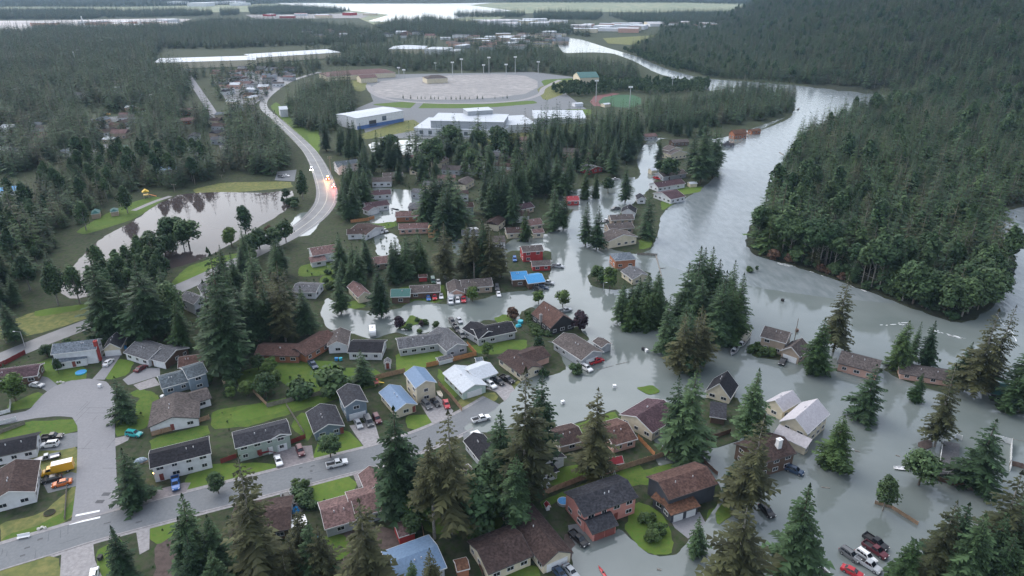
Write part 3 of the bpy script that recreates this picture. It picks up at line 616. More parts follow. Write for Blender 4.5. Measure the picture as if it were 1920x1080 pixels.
def wallm(c): return MATS.get('wall ' + c) or mat('wall ' + c, WC[c], .85, .10, .7)
def roofm(c):
    n = 'roof ' + c
    if n in MATS: return MATS[n]
    k = RC[c] if c in ('metalblue', 'skyblue', 'white', 'metal') else tuple(q * .78 for q in RC[c]); met = c in ('metalblue', 'skyblue', 'white', 'metal', 'green', 'red')
    a = .12 if met else .42
    return ground_mat(n, [k, tuple(q * (1 + a) for q in k), tuple(q * (1 - a) for q in k)], [.3, 1.7], .5 if met else .95)
TRIM = mat('white trim', (.62, .62, .62), .7, .05, 2); TRIMD = mat('dark trim', (.08, .075, .075), .8, .1, 2); GLASS = mat('window glass', (.02, .024, .03), .08, 0, spec=.6); VENT = mat('galvanised vent', (.5, .5, .52), .5, .1, 3)
GDOOR = mat('garage door white', (.68, .69, .70), .6, .05, 1); GDOORR = mat('garage door brick red', (.22, .07, .06), .6, .08, 1); GDOORD = mat('garage door dark', (.05, .05, .055), .6, .08, 1); DOORM = mat('front door', (.2, .06, .05), .6, .08, 1)
_wm = {}
def window(root, p, rz, ww=1.5, hh=1.15, frame=None):
    k = (round(ww, 1), round(hh, 1), frame)
    if k not in _wm:
        a, b, f = k[0] / 2, k[1] / 2, .11; m = MB()
        for c, d in (((0, -.02, b), (2 * a + 2 * f, .09, f)), ((0, -.02, -b), (2 * a + 2 * f, .11, f)), ((-a - f / 2, -.02, 0), (f, .085, 2 * b - f)), ((a + f / 2, -.02, 0), (f, .085, 2 * b - f)), ((0, -.02, 0), (.06, .07, 2 * b - f))): m.box(c, d)
        g = MB(); g.box((0, 0, 0), (2 * a, .05, 2 * b - .02))
        _wm[k] = (m.mesh('window', frame or TRIM), g.mesh('pane', GLASS))
    o = link('window', _wm[k][0], root, p, rz); link('pane', _wm[k][1], o); return o
_dm = {}
def panel_door(root, name, p, rz, ww, hh, m):
    k = (name, round(ww, 1), round(hh, 1), m.name)
    if k not in _dm:
        q = MB(); q.box((0, 0, hh / 2), (ww, .10, hh))
        if name == 'garage_door':
            for i in range(4):
                for j in range(max(2, int(ww / 1.2))):
                    n = max(2, int(ww / 1.2)); q.box((-ww / 2 + ww * (j + .5) / n, -.06, hh * (i + .5) / 4), (ww / n - .14, .04, hh / 4 - .12))
        else: q.box((0, -.06, hh * .7), (ww * .6, .04, hh * .35))
        _dm[k] = q.mesh(name, m)
    return link(name, _dm[k], root, p, rz)
class Wing:
    def __init__(s, a, eave):
        A, B = G(a[0], a[1], eave), G(a[2], a[3], eave)
        s.A = Vector((A.x, A.y, 0)); d = B - A; s.L = math.hypot(d.x, d.y); s.u = Vector((d.x / s.L, d.y / s.L, 0)); s.n = Vector((-s.u.y, s.u.x, 0)); s.d = a[4]; s.e = eave; s.r = a[6]; s.k = a[7]; s.rz = math.atan2(s.u.y, s.u.x)
    def P(s, i, j, z, o): q = s.A + s.u * i + s.n * j; return (q.x - o.x, q.y - o.y, z)
def H(label, wings, wall='white', roof='brown', g=(), dr=(), trim=TRIM, win=1, chim=(), cat='house', name='house', z0=0, vents=1, ov=.45, group=None, gd=None, winf=None):
    WG = [Wing(a, a[5]) for a in wings]; w0 = WG[0]; c0 = w0.A + w0.u * w0.L / 2 + w0.n * w0.d / 2
    root = thing(name, label, cat, (c0.x, c0.y, 0), 0, group); rs = random.Random(int(abs(c0.x * 7) + abs(c0.y * 3)))
    dist = c0.y; far = dist > 520
    for wi, s in enumerate(WG):
        a = wings[wi]; wm = wallm(a[8] if len(a) > 8 and a[8] else wall); rm = roofm(a[9] if len(a) > 9 and a[9] else roof)
        L, D, e, r, t = s.L, s.d, s.e, s.r, .2; o = min(ov, L * .15, D * .15)
        cc = s.A + s.u * L / 2 + s.n * D / 2; KEEP.append((cc.x, cc.y, max(L, D) * .5))
        if max(L, D) > 1.5 * min(L, D):
            for q in (-.33, .33):
                c2 = cc + (s.u * L * q if L > D else s.n * D * q); KEEP.append((c2.x, c2.y, min(L, D) * .6))
        P = lambda i, j, z: s.P(i, j, z, c0)
        wb = MB(); rb = MB(); tb = MB(); ax = s.k
        def prism(mb, prof, i0, i1, alongx):
            q = [P(i0, j, z) if alongx else P(j, i0, z) for j, z in prof]; q2 = [P(i1, j, z) if alongx else P(j, i1, z) for j, z in prof]; n = len(prof)
            mb.face(q); mb.face(q2[::-1])
            for i in range(n): mb.face([q[(i + 1) % n], q[i], q2[i], q2[(i + 1) % n]])
        if ax in 'xy':
            X = ax == 'x'; span, run = (D, L) if X else (L, D); sl = r / (span / 2)
            prism(rb, [(0, e), (span / 2, e + r), (span, e), (span, e - t), (span / 2, e + r - t), (0, e - t)], 0, run, X)
            prism(wb, [(o, z0 - .3), (o, e + sl * o - t * .5), (span / 2, e + r - t * .5), (span - o, e + sl * o - t * .5), (span - o, z0 - .3)], o, run - o, X)
            if not far:
                for q in (-.07, run + .012):
                    prism(tb, [(-.03, e + .03), (span / 2, e + r + .04), (span + .03, e + .03), (span + .03, e - t - .06), (span / 2, e + r - t - .06), (-.03, e - t - .06)], q, q + .058, X)
                for j in (-.062, span + .012): prism(tb, [(j, e + .01), (j + .05, e + .01), (j + .05, e - t - .05), (j, e - t - .05)], 0, run, X)
        elif ax == 'h':
            i0 = min(D, L) / 2 * .8
            b = [P(0, 0, e), P(L, 0, e), P(L, D, e), P(0, D, e)]; R0, R1 = (P(i0, D / 2, e + r), P(L - i0, D / 2, e + r)) if L >= D else (P(L / 2, i0, e + r), P(L / 2, D - i0, e + r))
            if L >= D: rb.face([b[0], b[1], R1, R0]); rb.face([b[1], b[2], R1]); rb.face([b[2], b[3], R0, R1]); rb.face([b[3], b[0], R0])
            else: rb.face([b[0], b[1], R0]); rb.face([b[1], b[2], R1, R0]); rb.face([b[2], b[3], R1]); rb.face([b[3], b[0], R0, R1])
            rb.face([(x, y, z - .01) for x, y, z in b[::-1]])
            prism(wb, [(o, z0 - .3), (o, e - .012), (D - o, e - .012), (D - o, z0 - .3)], o, L - o, True)
            prism(tb, [(-.05, e), (0, e), (0, e - t), (-.05, e - t)], 0, L, True)
        else:     # flat or leaning: front low, back high
            prism(rb, [(0, e), (D, e + r), (D, e + r - t), (0, e - t)], 0, L, True)
            prism(wb, [(o, z0 - .3), (o, e + r / D * o - t * .5), (D - o, e + r - r / D * o - t * .5), (D - o, z0 - .3)], o, L - o, True)
            prism(tb, [(-.05, e + .03), (-.006, e + .03), (-.006, e - t - .03), (-.05, e - t - .03)], 0, L, True)
        if wall != 'none': wb.build('wall', wm, root)
        rf = rb.build('roof', rm, root)
        if tb.v: tb.build('fascia', trim, root)
        if vents and not far and wi == 0:
            for k in range(2):
                vb = MB()
                if ax == 'x': vp = P(L * rs.uniform(.25, .75), D * .36, e + r * .72)
                elif ax == 'y': vp = P(L * .4, D * rs.uniform(.3, .7), e + r * .8)
                else: continue
                vb.cyl((vp[0], vp[1], vp[2] - .1), (vp[0], vp[1], vp[2] + .45), .13, .13, 8); vb.build('vent', VENT, root)
        # windows on the sides that face the camera
        if win and dist < 700:
            stor = [1.5, 4.1] if e > 4.4 else [e * .55 if e < 2.4 else 1.55]
            for side in 'flr':
                if side == 'f': st, dirv, ln, rz, nrm = (o, o), s.u, L - 2 * o, s.rz, -s.n
                elif side == 'r': st, dirv, ln, rz, nrm = (L - o, o), s.n, D - 2 * o, s.rz + math.pi / 2, s.u
                else: st, dirv, ln, rz, nrm = (o, D - o), -s.n, D - 2 * o, s.rz - math.pi / 2, -s.u
                base = s.A + s.u * st[0] + s.n * st[1]; mid = base + dirv * ln / 2
                if nrm.dot(Vector((0, 0, 0)) - mid) < mid.length * .12: continue
                if any(abs((mid + nrm * .3 - (v.A + v.u * v.L / 2 + v.n * v.d / 2)).dot(v.u)) < v.L / 2 - .2 and abs((mid + nrm * .3 - (v.A + v.u * v.L / 2 + v.n * v.d / 2)).dot(v.n)) < v.d / 2 - .2 for v in WG if v is not s): continue
                blocks = [(t0 * ln - wd / 2 - .8, t0 * ln + wd / 2 + .8) for (i_, sd, t0, wd, *_) in list(g) + [(q[0], q[1], q[2], 1.0) for q in dr] if i_ == wi and sd == side]
                nn = max(1, int((ln - 1.0) / 3.0))
                for zi, z in enumerate(stor):
                    for k in range(nn):
                        q = ln * (k + .5) / nn
                        if zi == 0 and any(b0 < q < b1 for b0, b1 in blocks): continue
                        if rs.random() < .12: continue
                        p = base + dirv * q + nrm * .03
                        window(root, (p.x - c0.x, p.y - c0.y, z + z0), rz, rs.choice((1.2, 1.6, 1.6)) if not far else 1.6, 1.1, winf)
    for (i_, sd, t0, wd, *rest) in g:
        s = WG[i_]; o = min(ov, s.L * .15, s.d * .15)
        if sd == 'f': p = s.A + s.u * (o + t0 * (s.L - 2 * o)) + s.n * (o - .05); rz = s.rz
        elif sd == 'r': p = s.A + s.u * (s.L - o + .05) + s.n * (o + t0 * (s.d - 2 * o)); rz = s.rz + math.pi / 2
        else: p = s.A + s.u * (o - .05) + s.n * (s.d - o - t0 * (s.d - 2 * o)); rz = s.rz - math.pi / 2
        panel_door(root, 'garage_door', (p.x - c0.x, p.y - c0.y, 0), rz, wd, 2.2, gd or GDOOR)
    for (i_, sd, t0, *rest) in dr:
        s = WG[i_]; o = min(ov, s.L * .15, s.d * .15)
        if sd == 'f': p = s.A + s.u * (o + t0 * (s.L - 2 * o)) + s.n * (o - .05); rz = s.rz
        elif sd == 'r': p = s.A + s.u * (s.L - o + .05) + s.n * (o + t0 * (s.d - 2 * o)); rz = s.rz + math.pi / 2
        else: p = s.A + s.u * (o - .05) + s.n * (s.d - o - t0 * (s.d - 2 * o)); rz = s.rz - math.pi / 2
        panel_door(root, 'door', (p.x - c0.x, p.y - c0.y, .2), rz, 1.0, 2.05, DOORM)
    for (x, y, z, wx, wy, hh, m) in chim:
        q = G(x, y, z); cb = MB(); cb.box((0, 0, -hh / 2), (wx, wy, hh), w0.rz); cb.box((0, 0, .07), (wx + .2, wy + .2, .14), w0.rz); cb.cyl((0, 0, .13), (0, 0, .5), .18, .18, 8)
        cb.build('chimney', m, root, (q.x - c0.x, q.y - c0.y, z))
    return root
BRICK = mat('red brick', (.30, .05, .045), .9, .2, 2); CHW = mat('white chimney', (.68, .68, .68), .8, .1, 2); CHG = mat('grey chimney', (.22, .21, .21), .9, .2, 2)
# --- left, round the cul-de-sac
H('white two-storey house with slate blue roof and red brick chimney by the highway', [(95, 665, 180, 655, 8, 5.4, 2.0, 'x'), (97, 683, 163, 672, 2.6, 2.7, .9, 's')], 'white', 'slate', dr=[(1, 'f', .6)], chim=[(178, 640, 7.6, 1.0, 1.3, 7.3, BRICK)])
H('small white garage with dark gable roof beside the white two-storey house', [(191, 657, 227, 653, 8.5, 2.8, 2.4, 'y')], 'cream', 'dark', g=[(0, 'f', .5, 5)], win=0, cat='garage', name='garage')
H('long white bungalow with weathered grey roof and dark brown gable end', [(231, 661, 277, 676, 10, 2.8, 1.9, 'x'), (279, 673, 309, 680, 11, 2.8, 2.0, 'x', 'brown')], 'white', 'grey', g=[(1, 'f', .35, 2.6), (1, 'f', .78, 2.6)])
H('brown house with reddish roof half hidden behind the slate grey house', [(333, 690, 378, 684, 8, 2.8, 1.8, 'x')], 'brown', 'redbrown')
H('slate grey two-part house with white window frames right of the cul-de-sac', [(303, 729, 358, 714, 9, 3.0, 1.7, 'x'), (352, 711, 390, 699, 9, 5.2, 1.6, 'x')], 'bluegrey', 'bluegrey', g=[(0, 'l', .5, 4.6)])
H('white gabled house with broad taupe roof and wooden fence in front', [(277, 802, 373, 784, 14, 2.8, 2.1, 'y'), (362, 757, 397, 746, 7.5, 2.8, 1.6, 'x')], 'white', 'taupe', dr=[(0, 'f', .45)], trim=TRIMD)
H('white raised house with black roof and lit porch lamp', [(281, 879, 396, 850, 8.5, 4.9, 1.6, 'x')], 'white', 'black', dr=[(0, 'f', .12)])
H('dark roofed house at left edge with satellite dish on its roof', [(-50, 866, 67, 841, 8.5, 3.0, 1.6, 'x')], 'white', 'black', trim=TRIMD)
H('large dark brown roofed house with white gable at lower left edge', [(-25, 946, 66, 922, 14, 3.4, 2.1, 'y')], 'white', 'brown')
H('low house with plum red roof and dark carport at left edge', [(-30, 718, 70, 704, 8.5, 2.8, 1.5, 'x', 'brown')], 'brown', 'plum')
H('grey green house with black roof white garage door and red entrance deck', [(441, 841, 546, 814, 8.2, 4.9, 1.5, 'x'), (506, 825, 546, 814, 3.5, 4.9, 1.0, 'y')], 'sage', 'dark', g=[(0, 'f', .74, 5)], dr=[(0, 'f', .4)])
H('blue grey house with dark roof and two-storey garage wing at the concrete drive', [(588, 813, 646, 798, 11.5, 2.9, 1.9, 'y'), (646, 764, 690, 753, 10, 5.3, 1.7, 'y')], 'bluegrey', 'dark', g=[(1, 'f', .52, 5)], dr=[(0, 'f', .95)])
H('cream house with sky blue metal roof and tall arched front windows', [(741, 772, 783, 758, 12.5, 2.8, 1.7, 'y'), (779, 728, 819, 717, 10, 6.0, 1.7, 'y')], 'cream', 'metalblue', dr=[(0, 'f', .9)])
H('pale green house with bright white metal roof', [(867, 737, 914, 722, 14, 2.9, 1.7, 'y'), (893, 714, 934, 699, 9.5, 2.9, 1.6, 'x')], 'pale', 'white', g=[(0, 'f', .5, 5.2)])
H('long light grey house with dark grey roof and cross gable', [(748, 655, 838, 642, 8.5, 3.1, 1.7, 'x'), (837, 659, 878, 647, 15, 3.1, 1.8, 'y')], 'grey', 'grey')
H('light grey house with near black roof beside the flooded street', [(896, 636, 969, 621, 9, 3.1, 1.8, 'x'), (866, 616, 899, 635, 8, 3.1, 1.7, 'x')], 'grey', 'black')
H('house with steep rusty brown roof and black wooden gable', [(996, 588, 1032, 616, 11, 3.2, 4.2, 'x', 'black')], 'tan', 'redbrown', trim=TRIMD, chim=[(1014, 590, 6.4, .9, .9, 3, CHG)])
H('grey house with brown roof beside the red pickup in the flood', [(1090, 676, 1133, 660, 16, 3.1, 2.1, 'y'), (1110, 640, 1128, 652, 5, 2.7, 1.0, 'x')], 'grey', 'taupe', g=[(0, 'f', .5, 5)])
H('cream house with streaky moss stained brown roof', [(932, 670, 977, 703, 9, 2.8, 1.7, 'x'), (990, 682, 1033, 667, 9, 2.8, 1.6, 'x', 'salmon')], 'cream', 'brown', trim=TRIMD)
H('long low reddish brown ranch house with L-shaped roof', [(476, 666, 560, 668, 9, 2.9, 1.6, 'x'), (537, 656, 573, 668, 16, 2.9, 1.7, 'y')], 'orange', 'redbrown', trim=TRIMD)
H('white house with brown front gable and black side roof', [(613, 650, 652, 648, 11, 3.0, 1.8, 'y', None, 'taupe'), (651, 661, 716, 662, 9.5, 3.0, 1.7, 'x')], 'white', 'black', trim=TRIM)
H('white two-storey house with twin dark garage doors behind the tall spruces', [(363, 571, 390, 561, 10, 4.8, 2.0, 'y'), (381, 553, 403, 548, 10, 5.0, 2.2, 'y')], 'white', 'grey', g=[(0, 'f', .28, 2.6), (0, 'f', .72, 2.6)], gd=GDOORD)
H('tan house with weathered brown roof under the tallest spruces', [(378, 626, 408, 638, 9, 2.8, 1.8, 'x')], 'tan', 'taupe')
H('white house with flat grey roof behind the spruce clump', [(546, 547, 592, 549, 10, 3.0, 1.4, 'x')], 'white', 'grey')
H('white split-level house with mauve brown roof beside the highway bend', [(586, 480, 641, 471, 11, 4.2, 1.9, 'x'), (583, 493, 613, 488, 5, 2.6, 1.0, 's')], 'white', 'mauve')
H('low house with mauve roof behind the leafy hedge', [(680, 499, 736, 492, 9.5, 2.8, 1.7, 'x')], 'tan', 'mauve')
H('white garage house with brown roof by the orange fence', [(650, 440, 690, 438, 8, 2.8, 1.5, 'x'), (686, 441, 722, 425, 12, 2.9, 1.8, 'y')], 'white', 'brown', g=[(1, 'f', .5, 4.8)])
H('long house with mauve roof and orange wooden walls', [(741, 407, 799, 405, 9, 3.0, 1.7, 'x')], 'orange', 'mauve')
H('brown roofed house with bare timber frame added at its end', [(747, 430, 803, 428, 9, 2.9, 1.6, 'x')], 'salmon', 'mauve')
H('dark plum roofed house north of the white garage', [(690, 367, 734, 364, 9, 2.9, 1.7, 'x')], 'white', 'plum')
H('plum roofed house with white garage front near the drowned highway', [(687, 390, 731, 384, 9, 2.9, 1.7, 'x'), (690, 396, 713, 390, 6, 2.8, 1.4, 'y')], 'white', 'plum', g=[(1, 'f', .5, 4.5)])
H('grey roofed house beside the patch of standing water', [(764, 390, 800, 390, 10, 2.9, 1.8, 'h')], 'grey', 'grey')
H('white two-storey house with grey roof near the emergency vehicles', [(631, 311, 673, 306, 9, 5.4, 1.9, 'x'), (634, 315, 650, 313, 5, 5.0, 1.6, 'y')], 'white', 'bluegrey')
H('tan house with grey roof behind the roadside spruces', [(718, 332, 756, 330, 9, 2.9, 1.7, 'x')], 'tan', 'taupe')
H('long white house with dusky red roof', [(745, 299, 793, 297, 9, 3.0, 1.7, 'x')], 'white', 'mauve')
H('white house with pale green gable roof by the school', [(806, 290, 838, 288, 9, 3.0, 1.8, 'x', None, 'grey'), (808, 291, 822, 290, 8, 3.4, 1.9, 'y')], 'white', 'green')
H('small brown roofed house between the grove and the lawn', [(780, 332, 806, 331, 8, 2.8, 1.6, 'x')], 'tan', 'brown')
H('grey hipped house with white pickup in front', [(888, 293, 938, 292, 11, 2.9, 1.9, 'h')], 'grey', 'grey')
H('white house with faded pink roof near the school lawn', [(947, 284, 989, 281, 10, 3.0, 1.7, 'x')], 'white', 'mauve')
H('small pale green house with brown roof among the spruces', [(858, 390, 889, 388, 7.5, 4.6, 1.8, 'x')], 'pale', 'brown')
H('grey shed-roofed house in the flooded spruce yard', [(866, 441, 902, 440, 8, 2.8, 1.5, 'x')], 'grey', 'grey')
H('grey roofed house with red door and white gable', [(1093, 317, 1114, 317, 9, 2.8, 1.6, 'x'), (1104, 320, 1131, 314, 9, 2.9, 1.9, 'y', 'red')], 'white', 'grey')
H('tan house with double gable beside the riverside spruces', [(1258, 290, 1289, 286, 11, 4.2, 2.2, 'y'), (1255, 283, 1280, 278, 8, 5.6, 2.0, 'y')], 'cream', 'taupe')
H('brown house at the back of the riverside row', [(1262, 268, 1293, 266, 8, 3.0, 1.7, 'x')], 'brown', 'taupe')
H('house with broad pale grey roof on the river bank', [(1244, 332, 1289, 325, 10, 2.9, 1.8, 'x')], 'grey', 'taupe')
H('white riverside house with plum roof above the bright lawn', [(1234, 352, 1286, 344, 10, 2.9, 2.0, 'x'), (1224, 362, 1258, 374, 12, 3.0, 2.2, 'y')], 'white', 'plum')
H('small white house with black roof between street flood and lawn', [(1164, 398, 1192, 400, 9, 3.0, 2.3, 'y', None, 'black'), (1195, 374, 1212, 374, 8, 2.8, 1.6, 'y')], 'white', 'dark')
H('brown roofed house second in the flooded riverside row', [(1146, 413, 1190, 411, 8, 2.9, 1.7, 'x')], 'tan', 'taupe')
H('tan house with taupe roof close behind the cream gabled house', [(1143, 431, 1190, 427, 9, 2.9, 1.8, 'x')], 'tan', 'taupe')
H('cream gabled house with taupe roof in the flooded riverside row', [(1141, 453, 1196, 444, 10, 3.9, 2.4, 'y')], 'cream', 'taupe')
H('orange walled house with slate roof at the flooded corner', [(1153, 489, 1194, 486, 9, 4.2, 1.9, 'h')], 'orange', 'slate')
H('cream gabled house with grey roof half hidden behind spruces', [(1186, 524, 1221, 518, 10, 3.0, 2.0, 'y')], 'cream', 'grey')
H('red two-storey house with white windows', [(980, 473, 1020, 470, 8, 5.2, 1.5, 'x'), (998, 499, 1034, 497, 6, 2.8, 1.4, 'x')], 'red', 'taupe')
H('brown house with bright blue metal roof in two parts', [(960, 525, 991, 523, 9, 3.6, 1.8, 'x'), (990, 532, 1023, 528, 10, 2.9, 1.6, 'x')], 'brown', 'skyblue')
H('long house with taupe roof and salmon garage gable', [(866, 541, 925, 536, 9, 3.0, 1.9, 'x'), (840, 551, 872, 549, 11, 2.9, 1.7, 'y', 'salmon')], 'tan', 'taupe', g=[(1, 'f', .5, 4.6)])
H('small brown house with dark green roof', [(732, 557, 769, 556, 8, 3.2, 1.7, 'x')], 'brown', 'green')
H('long low brown house with striped brown roof', [(768, 550, 826, 547, 8, 2.8, 1.5, 'x')], 'brown', 'taupe')
H('tan house with brown roof between two flooded spruces', [(671, 558, 697, 552, 13, 2.9, 1.9, 'y')], 'cream', 'mauve')
# --- flooded right side
H('brown half-timbered house with cream garage gable standing in the flood', [(1425, 631, 1474, 644, 9, 5.2, 2.4, 'x'), (1463, 657, 1500, 670, 9, 3.2, 2.7, 'y')], 'tan', 'taupe', g=[(1, 'f', .5, 4.8)])
H('house with hipped brown grey roof standing alone in the flood', [(1570, 680, 1646, 700, 10, 3.2, 2.3, 'x')], 'salmon', 'taupe', trim=TRIMD)
H('long low brown grey roof sunk in the flood behind the pale spruce', [(1687, 700, 1792, 716, 8, 2.4, 1.4, 'x')], 'salmon', 'taupe', trim=TRIMD)
H('dark green roofed house at the right edge', [(1858, 738, 1930, 752, 9, 2.8, 1.8, 'x')], 'black', 'green', trim=TRIMD)
H('tall cream barn with pale metal roof and lean-to skirts', [(1461, 790, 1515, 814, 14, 5.2, 3.2, 'y'), (1450, 812, 1512, 841, 3, 2.8, 1.6, 's')], 'cream', 'metal', win=1)
H('smaller cream barn with pale metal roof behind the tall barn', [(1434, 754, 1469, 772, 9, 3.6, 2.4, 'y')], 'cream', 'metal')
H('dark brown two-storey house with white chimney in the flood', [(1424, 872, 1494, 850, 10, 5.0, 2.0, 'x')], 'brown', 'brown', trim=TRIMD, chim=[(1462, 824, 8.6, 1.3, 1.1, 3, CHW)])
H('cream house with plum roof behind the wide spruce', [(1161, 777, 1224, 812, 13, 3.2, 2.4, 'y')], 'cream', 'plum')
H('pinkish house with reddish brown roof and cluttered deck', [(1150, 836, 1196, 823, 11, 2.9, 1.9, 'x')], 'salmon', 'redbrown')
H('cream A-frame house with black roof between two spruces', [(1322, 734, 1370, 748, 9, 2.4, 4.2, 'y')], 'cream', 'black', trim=TRIM)
H('low dark roofed outbuilding with brown wall beside the A-frame', [(1330, 781, 1362, 786, 7, 2.6, 1.0, 's')], 'brown', 'dark', cat='outbuilding')
H('pink two-storey house with dark grey roof and low garage wing', [(1095, 969, 1197, 932, 9.5, 5.2, 1.7, 'x'), (1111, 1002, 1160, 984, 6.5, 2.8, 1.2, 'x')], 'pink', 'dark', g=[(1, 'f', .28, 2.7), (1, 'f', .74, 2.7)], gd=GDOORR, dr=[(0, 'f', .62)], trim=TRIMD)
H('dark grey two-storey house with mossy red brown roof and twin white garage doors', [(1254, 938, 1347, 907, 9.5, 5.2, 1.9, 'x'), (1258, 967, 1314, 949, 5, 2.8, 1.1, 's', None, 'rust'), (1220, 932, 1250, 952, 3, 2.7, .9, 's', None, 'rust')], 'dark', 'redbrown', g=[(1, 'f', .27, 2.7), (1, 'f', .75, 2.7)], trim=TRIMD)
H('large cream house with sprawling dark brown roof at the bottom', [(1018, 1061, 1075, 1036, 20, 3.0, 2.3, 'y'), (916, 1077, 1000, 1042, 11, 3.0, 2.0, 'x')], 'cream', 'brown', g=[(0, 'f', .5, 5.4)], trim=TRIMD)
H('house with plain blue metal roof cut by the bottom edge', [(745, 1100, 838, 1064, 11, 3.0, 1.6, 'x')], 'grey', 'metalblue')
H('grey walled house with large mauve roof across the near road', [(609, 993, 668, 976, 10, 2.9, 1.7, 'x'), (660, 972, 752, 948, 10, 3.0, 1.8, 'x'), (686, 925, 730, 912, 8, 3.0, 1.7, 'y')], 'grey', 'mauve')
H('brown roofed house hidden by the front spruces', [(430, 1010, 545, 992, 12, 2.9, 1.6, 'x')], 'brown', 'brown', trim=TRIMD)
H('cream house with weathered grey roof under the tall twin trunks', [(799, 949, 906, 918, 11, 2.9, 1.8, 'x')], 'cream', 'taupe')
H('grey white house with black roof and glazed bay behind the tall spruces', [(1008, 882, 1062, 857, 13, 3.0, 1.9, 'y'), (1016, 893, 1049, 883, 4, 2.7, 1.0, 'h')], 'white', 'black')
H('dark roofed house squeezed left of the tallest spruce', [(905, 872, 945, 858, 12, 2.8, 1.8, 'y')], 'grey', 'black')
H('brown roofed cottage behind the lone middle spruce', [(1050, 838, 1098, 826, 9, 2.7, 1.7, 'x')], 'tan', 'brown')
# --- upper left streets
H('white house with blue roof at the left edge by the pond wood', [(-10, 360, 30, 357, 10, 3.2, 1.6, 'x')], 'white', 'skyblue')
H('white house with grey roof below the blue roofed house', [(-20, 388, 26, 384, 9, 3.0, 1.6, 'x')], 'white', 'grey')
H('white house with brown roof lowest at the left edge wood', [(-20, 446, 15, 440, 9, 3.0, 1.6, 'x')], 'white', 'brown')
H('grey roofed house in the left clearing', [(-15, 265, 32, 258, 11, 3.0, 1.8, 'x')], 'white', 'bluegrey')
H('house with slate blue roof and pale gable in the left wood', [(122, 288, 158, 280, 11, 3.0, 2.0, 'x')], 'white', 'slate')
H('house with dull red roof behind the slate blue house', [(138, 265, 170, 262, 9, 3.0, 1.8, 'x')], 'tan', 'mauve')
H('house with teal roof above the small red roofed house', [(215, 280, 240, 278, 9, 3.0, 1.8, 'x')], 'white', 'green')
H('small house with bright red roof in the left wood', [(208, 293, 236, 292, 8, 3.0, 1.6, 'x')], 'pink', 'red')
H('blue roofed house among the trees beyond the pond', [(294, 320, 331, 318, 9, 3.0, 1.5, 'x')], 'white', 'metalblue')
H('long orange brown house under the dark wood', [(326, 228, 371, 225, 12, 3.2, 1.8, 'x'), (335, 208, 360, 207, 10, 4.5, 1.8, 'x')], 'orange', 'mauve')
H('grey house with white front gable beside the left street', [(356, 298, 384, 296, 10, 3.2, 2.2, 'y'), (350, 280, 372, 279, 14, 3.0, 1.8, 'y')], 'white', 'grey')
H('long dark roofed house between the left street and the wood', [(350, 258, 372, 257, 13, 3.0, 1.7, 'y')], 'white', 'dark')
H('white house with grey roof at the end of the wooded lane', [(238, 226, 268, 224, 11, 3.0, 1.8, 'x')], 'white', 'grey')
H('small pale house beside the yellow van in the far lane', [(222, 216, 240, 215, 9, 3.0, 1.6, 'x')], 'grey', 'mauve')
H('orange brown cabin with steep roof on the river bank', [(1377, 252, 1402, 250, 8, 4.0, 2.8, 'x')], 'orange', 'rust', winf=TRIM)
H('low rusty cabin beside the orange brown cabin on the river bank', [(1410, 247, 1428, 245, 6, 2.6, 1.5, 'x')], 'orange', 'rust')
H('small grey roof barely above the river near the floating debris', [(1353, 272, 1378, 272, 5, 2.0, 1.0, 'x')], 'grey', 'dark')
H('white roofed house at the head of the flooded street', [(1210, 257, 1234, 255, 9, 3.0, 1.6, 'x')], 'grey', 'mauve')
H('plum roofed house left of the bright green spruces', [(978, 393, 1003, 388, 9, 2.9, 1.7, 'x')], 'tan', 'plum')
H('cream house with mauve roof behind the dark pointed spruce', [(992, 424, 1020, 420, 10, 3.0, 1.8, 'x'), (1000, 438, 1021, 436, 6, 2.8, 1.3, 'x')], 'cream', 'mauve')
H('low red roofed cabin at the edge of the flooded street', [(1061, 377, 1087, 376, 8, 2.9, 1.7, 'x')], 'red', 'red')
H('cream house with brown roof left of the pointed spruce', [(950, 438, 985, 436, 9, 2.9, 1.7, 'x')], 'cream', 'brown')
# --- large buildings of the school grounds and the town
def BIG(label, quads, cat, name, **k): return H(label, quads, cat=cat, name=name, vents=0, win=0, **k)
arena = BIG('white arena hall with blue base beside the dark spruce block', [(668, 222, 757, 207, 30, 10, .8, 'x')], 'arena', 'arena', wall='white', roof='white')
def band(root, wing, z0, z1, m, side='f', i0=0, i1=1, name='wall_band', out=.06):
    s = Wing(wing, wing[5]); o = min(.45, s.L * .15, s.d * .15); c = root.location; mb = MB()
    if side == 'f': a = s.A + s.u * (o + (s.L - 2 * o) * i0) + s.n * (o - out); b = s.A + s.u * (o + (s.L - 2 * o) * i1) + s.n * (o - out); rz = s.rz
    else: a = s.A + s.u * (s.L - o + out) + s.n * (o + (s.d - 2 * o) * i0); b = s.A + s.u * (s.L - o + out) + s.n * (o + (s.d - 2 * o) * i1); rz = s.rz + math.pi / 2
    q = (a + b) / 2; mb.box((0, 0, 0), ((b - a).length, .1, z1 - z0), rz)
    return mb.build(name, m, root, (q.x - c.x, q.y - c.y, (z0 + z1) / 2))
BLUE = mat('blue base panel', (.08, .15, .33), .6, .1, .3)
aw = (668, 222, 757, 207, 30, 10, .8, 'x')
band(arena, aw, 0, 3, BLUE); band(arena, aw, 1, 6, GDOORD, 'f', .25, .40, 'entrance'); band(arena, aw, 4, 8, mat('arena glass', (.10, .13, .16), .2, .1, .5), 'f', .53, .62, 'window'); band(arena, aw, 0, 3, BLUE, 'r')
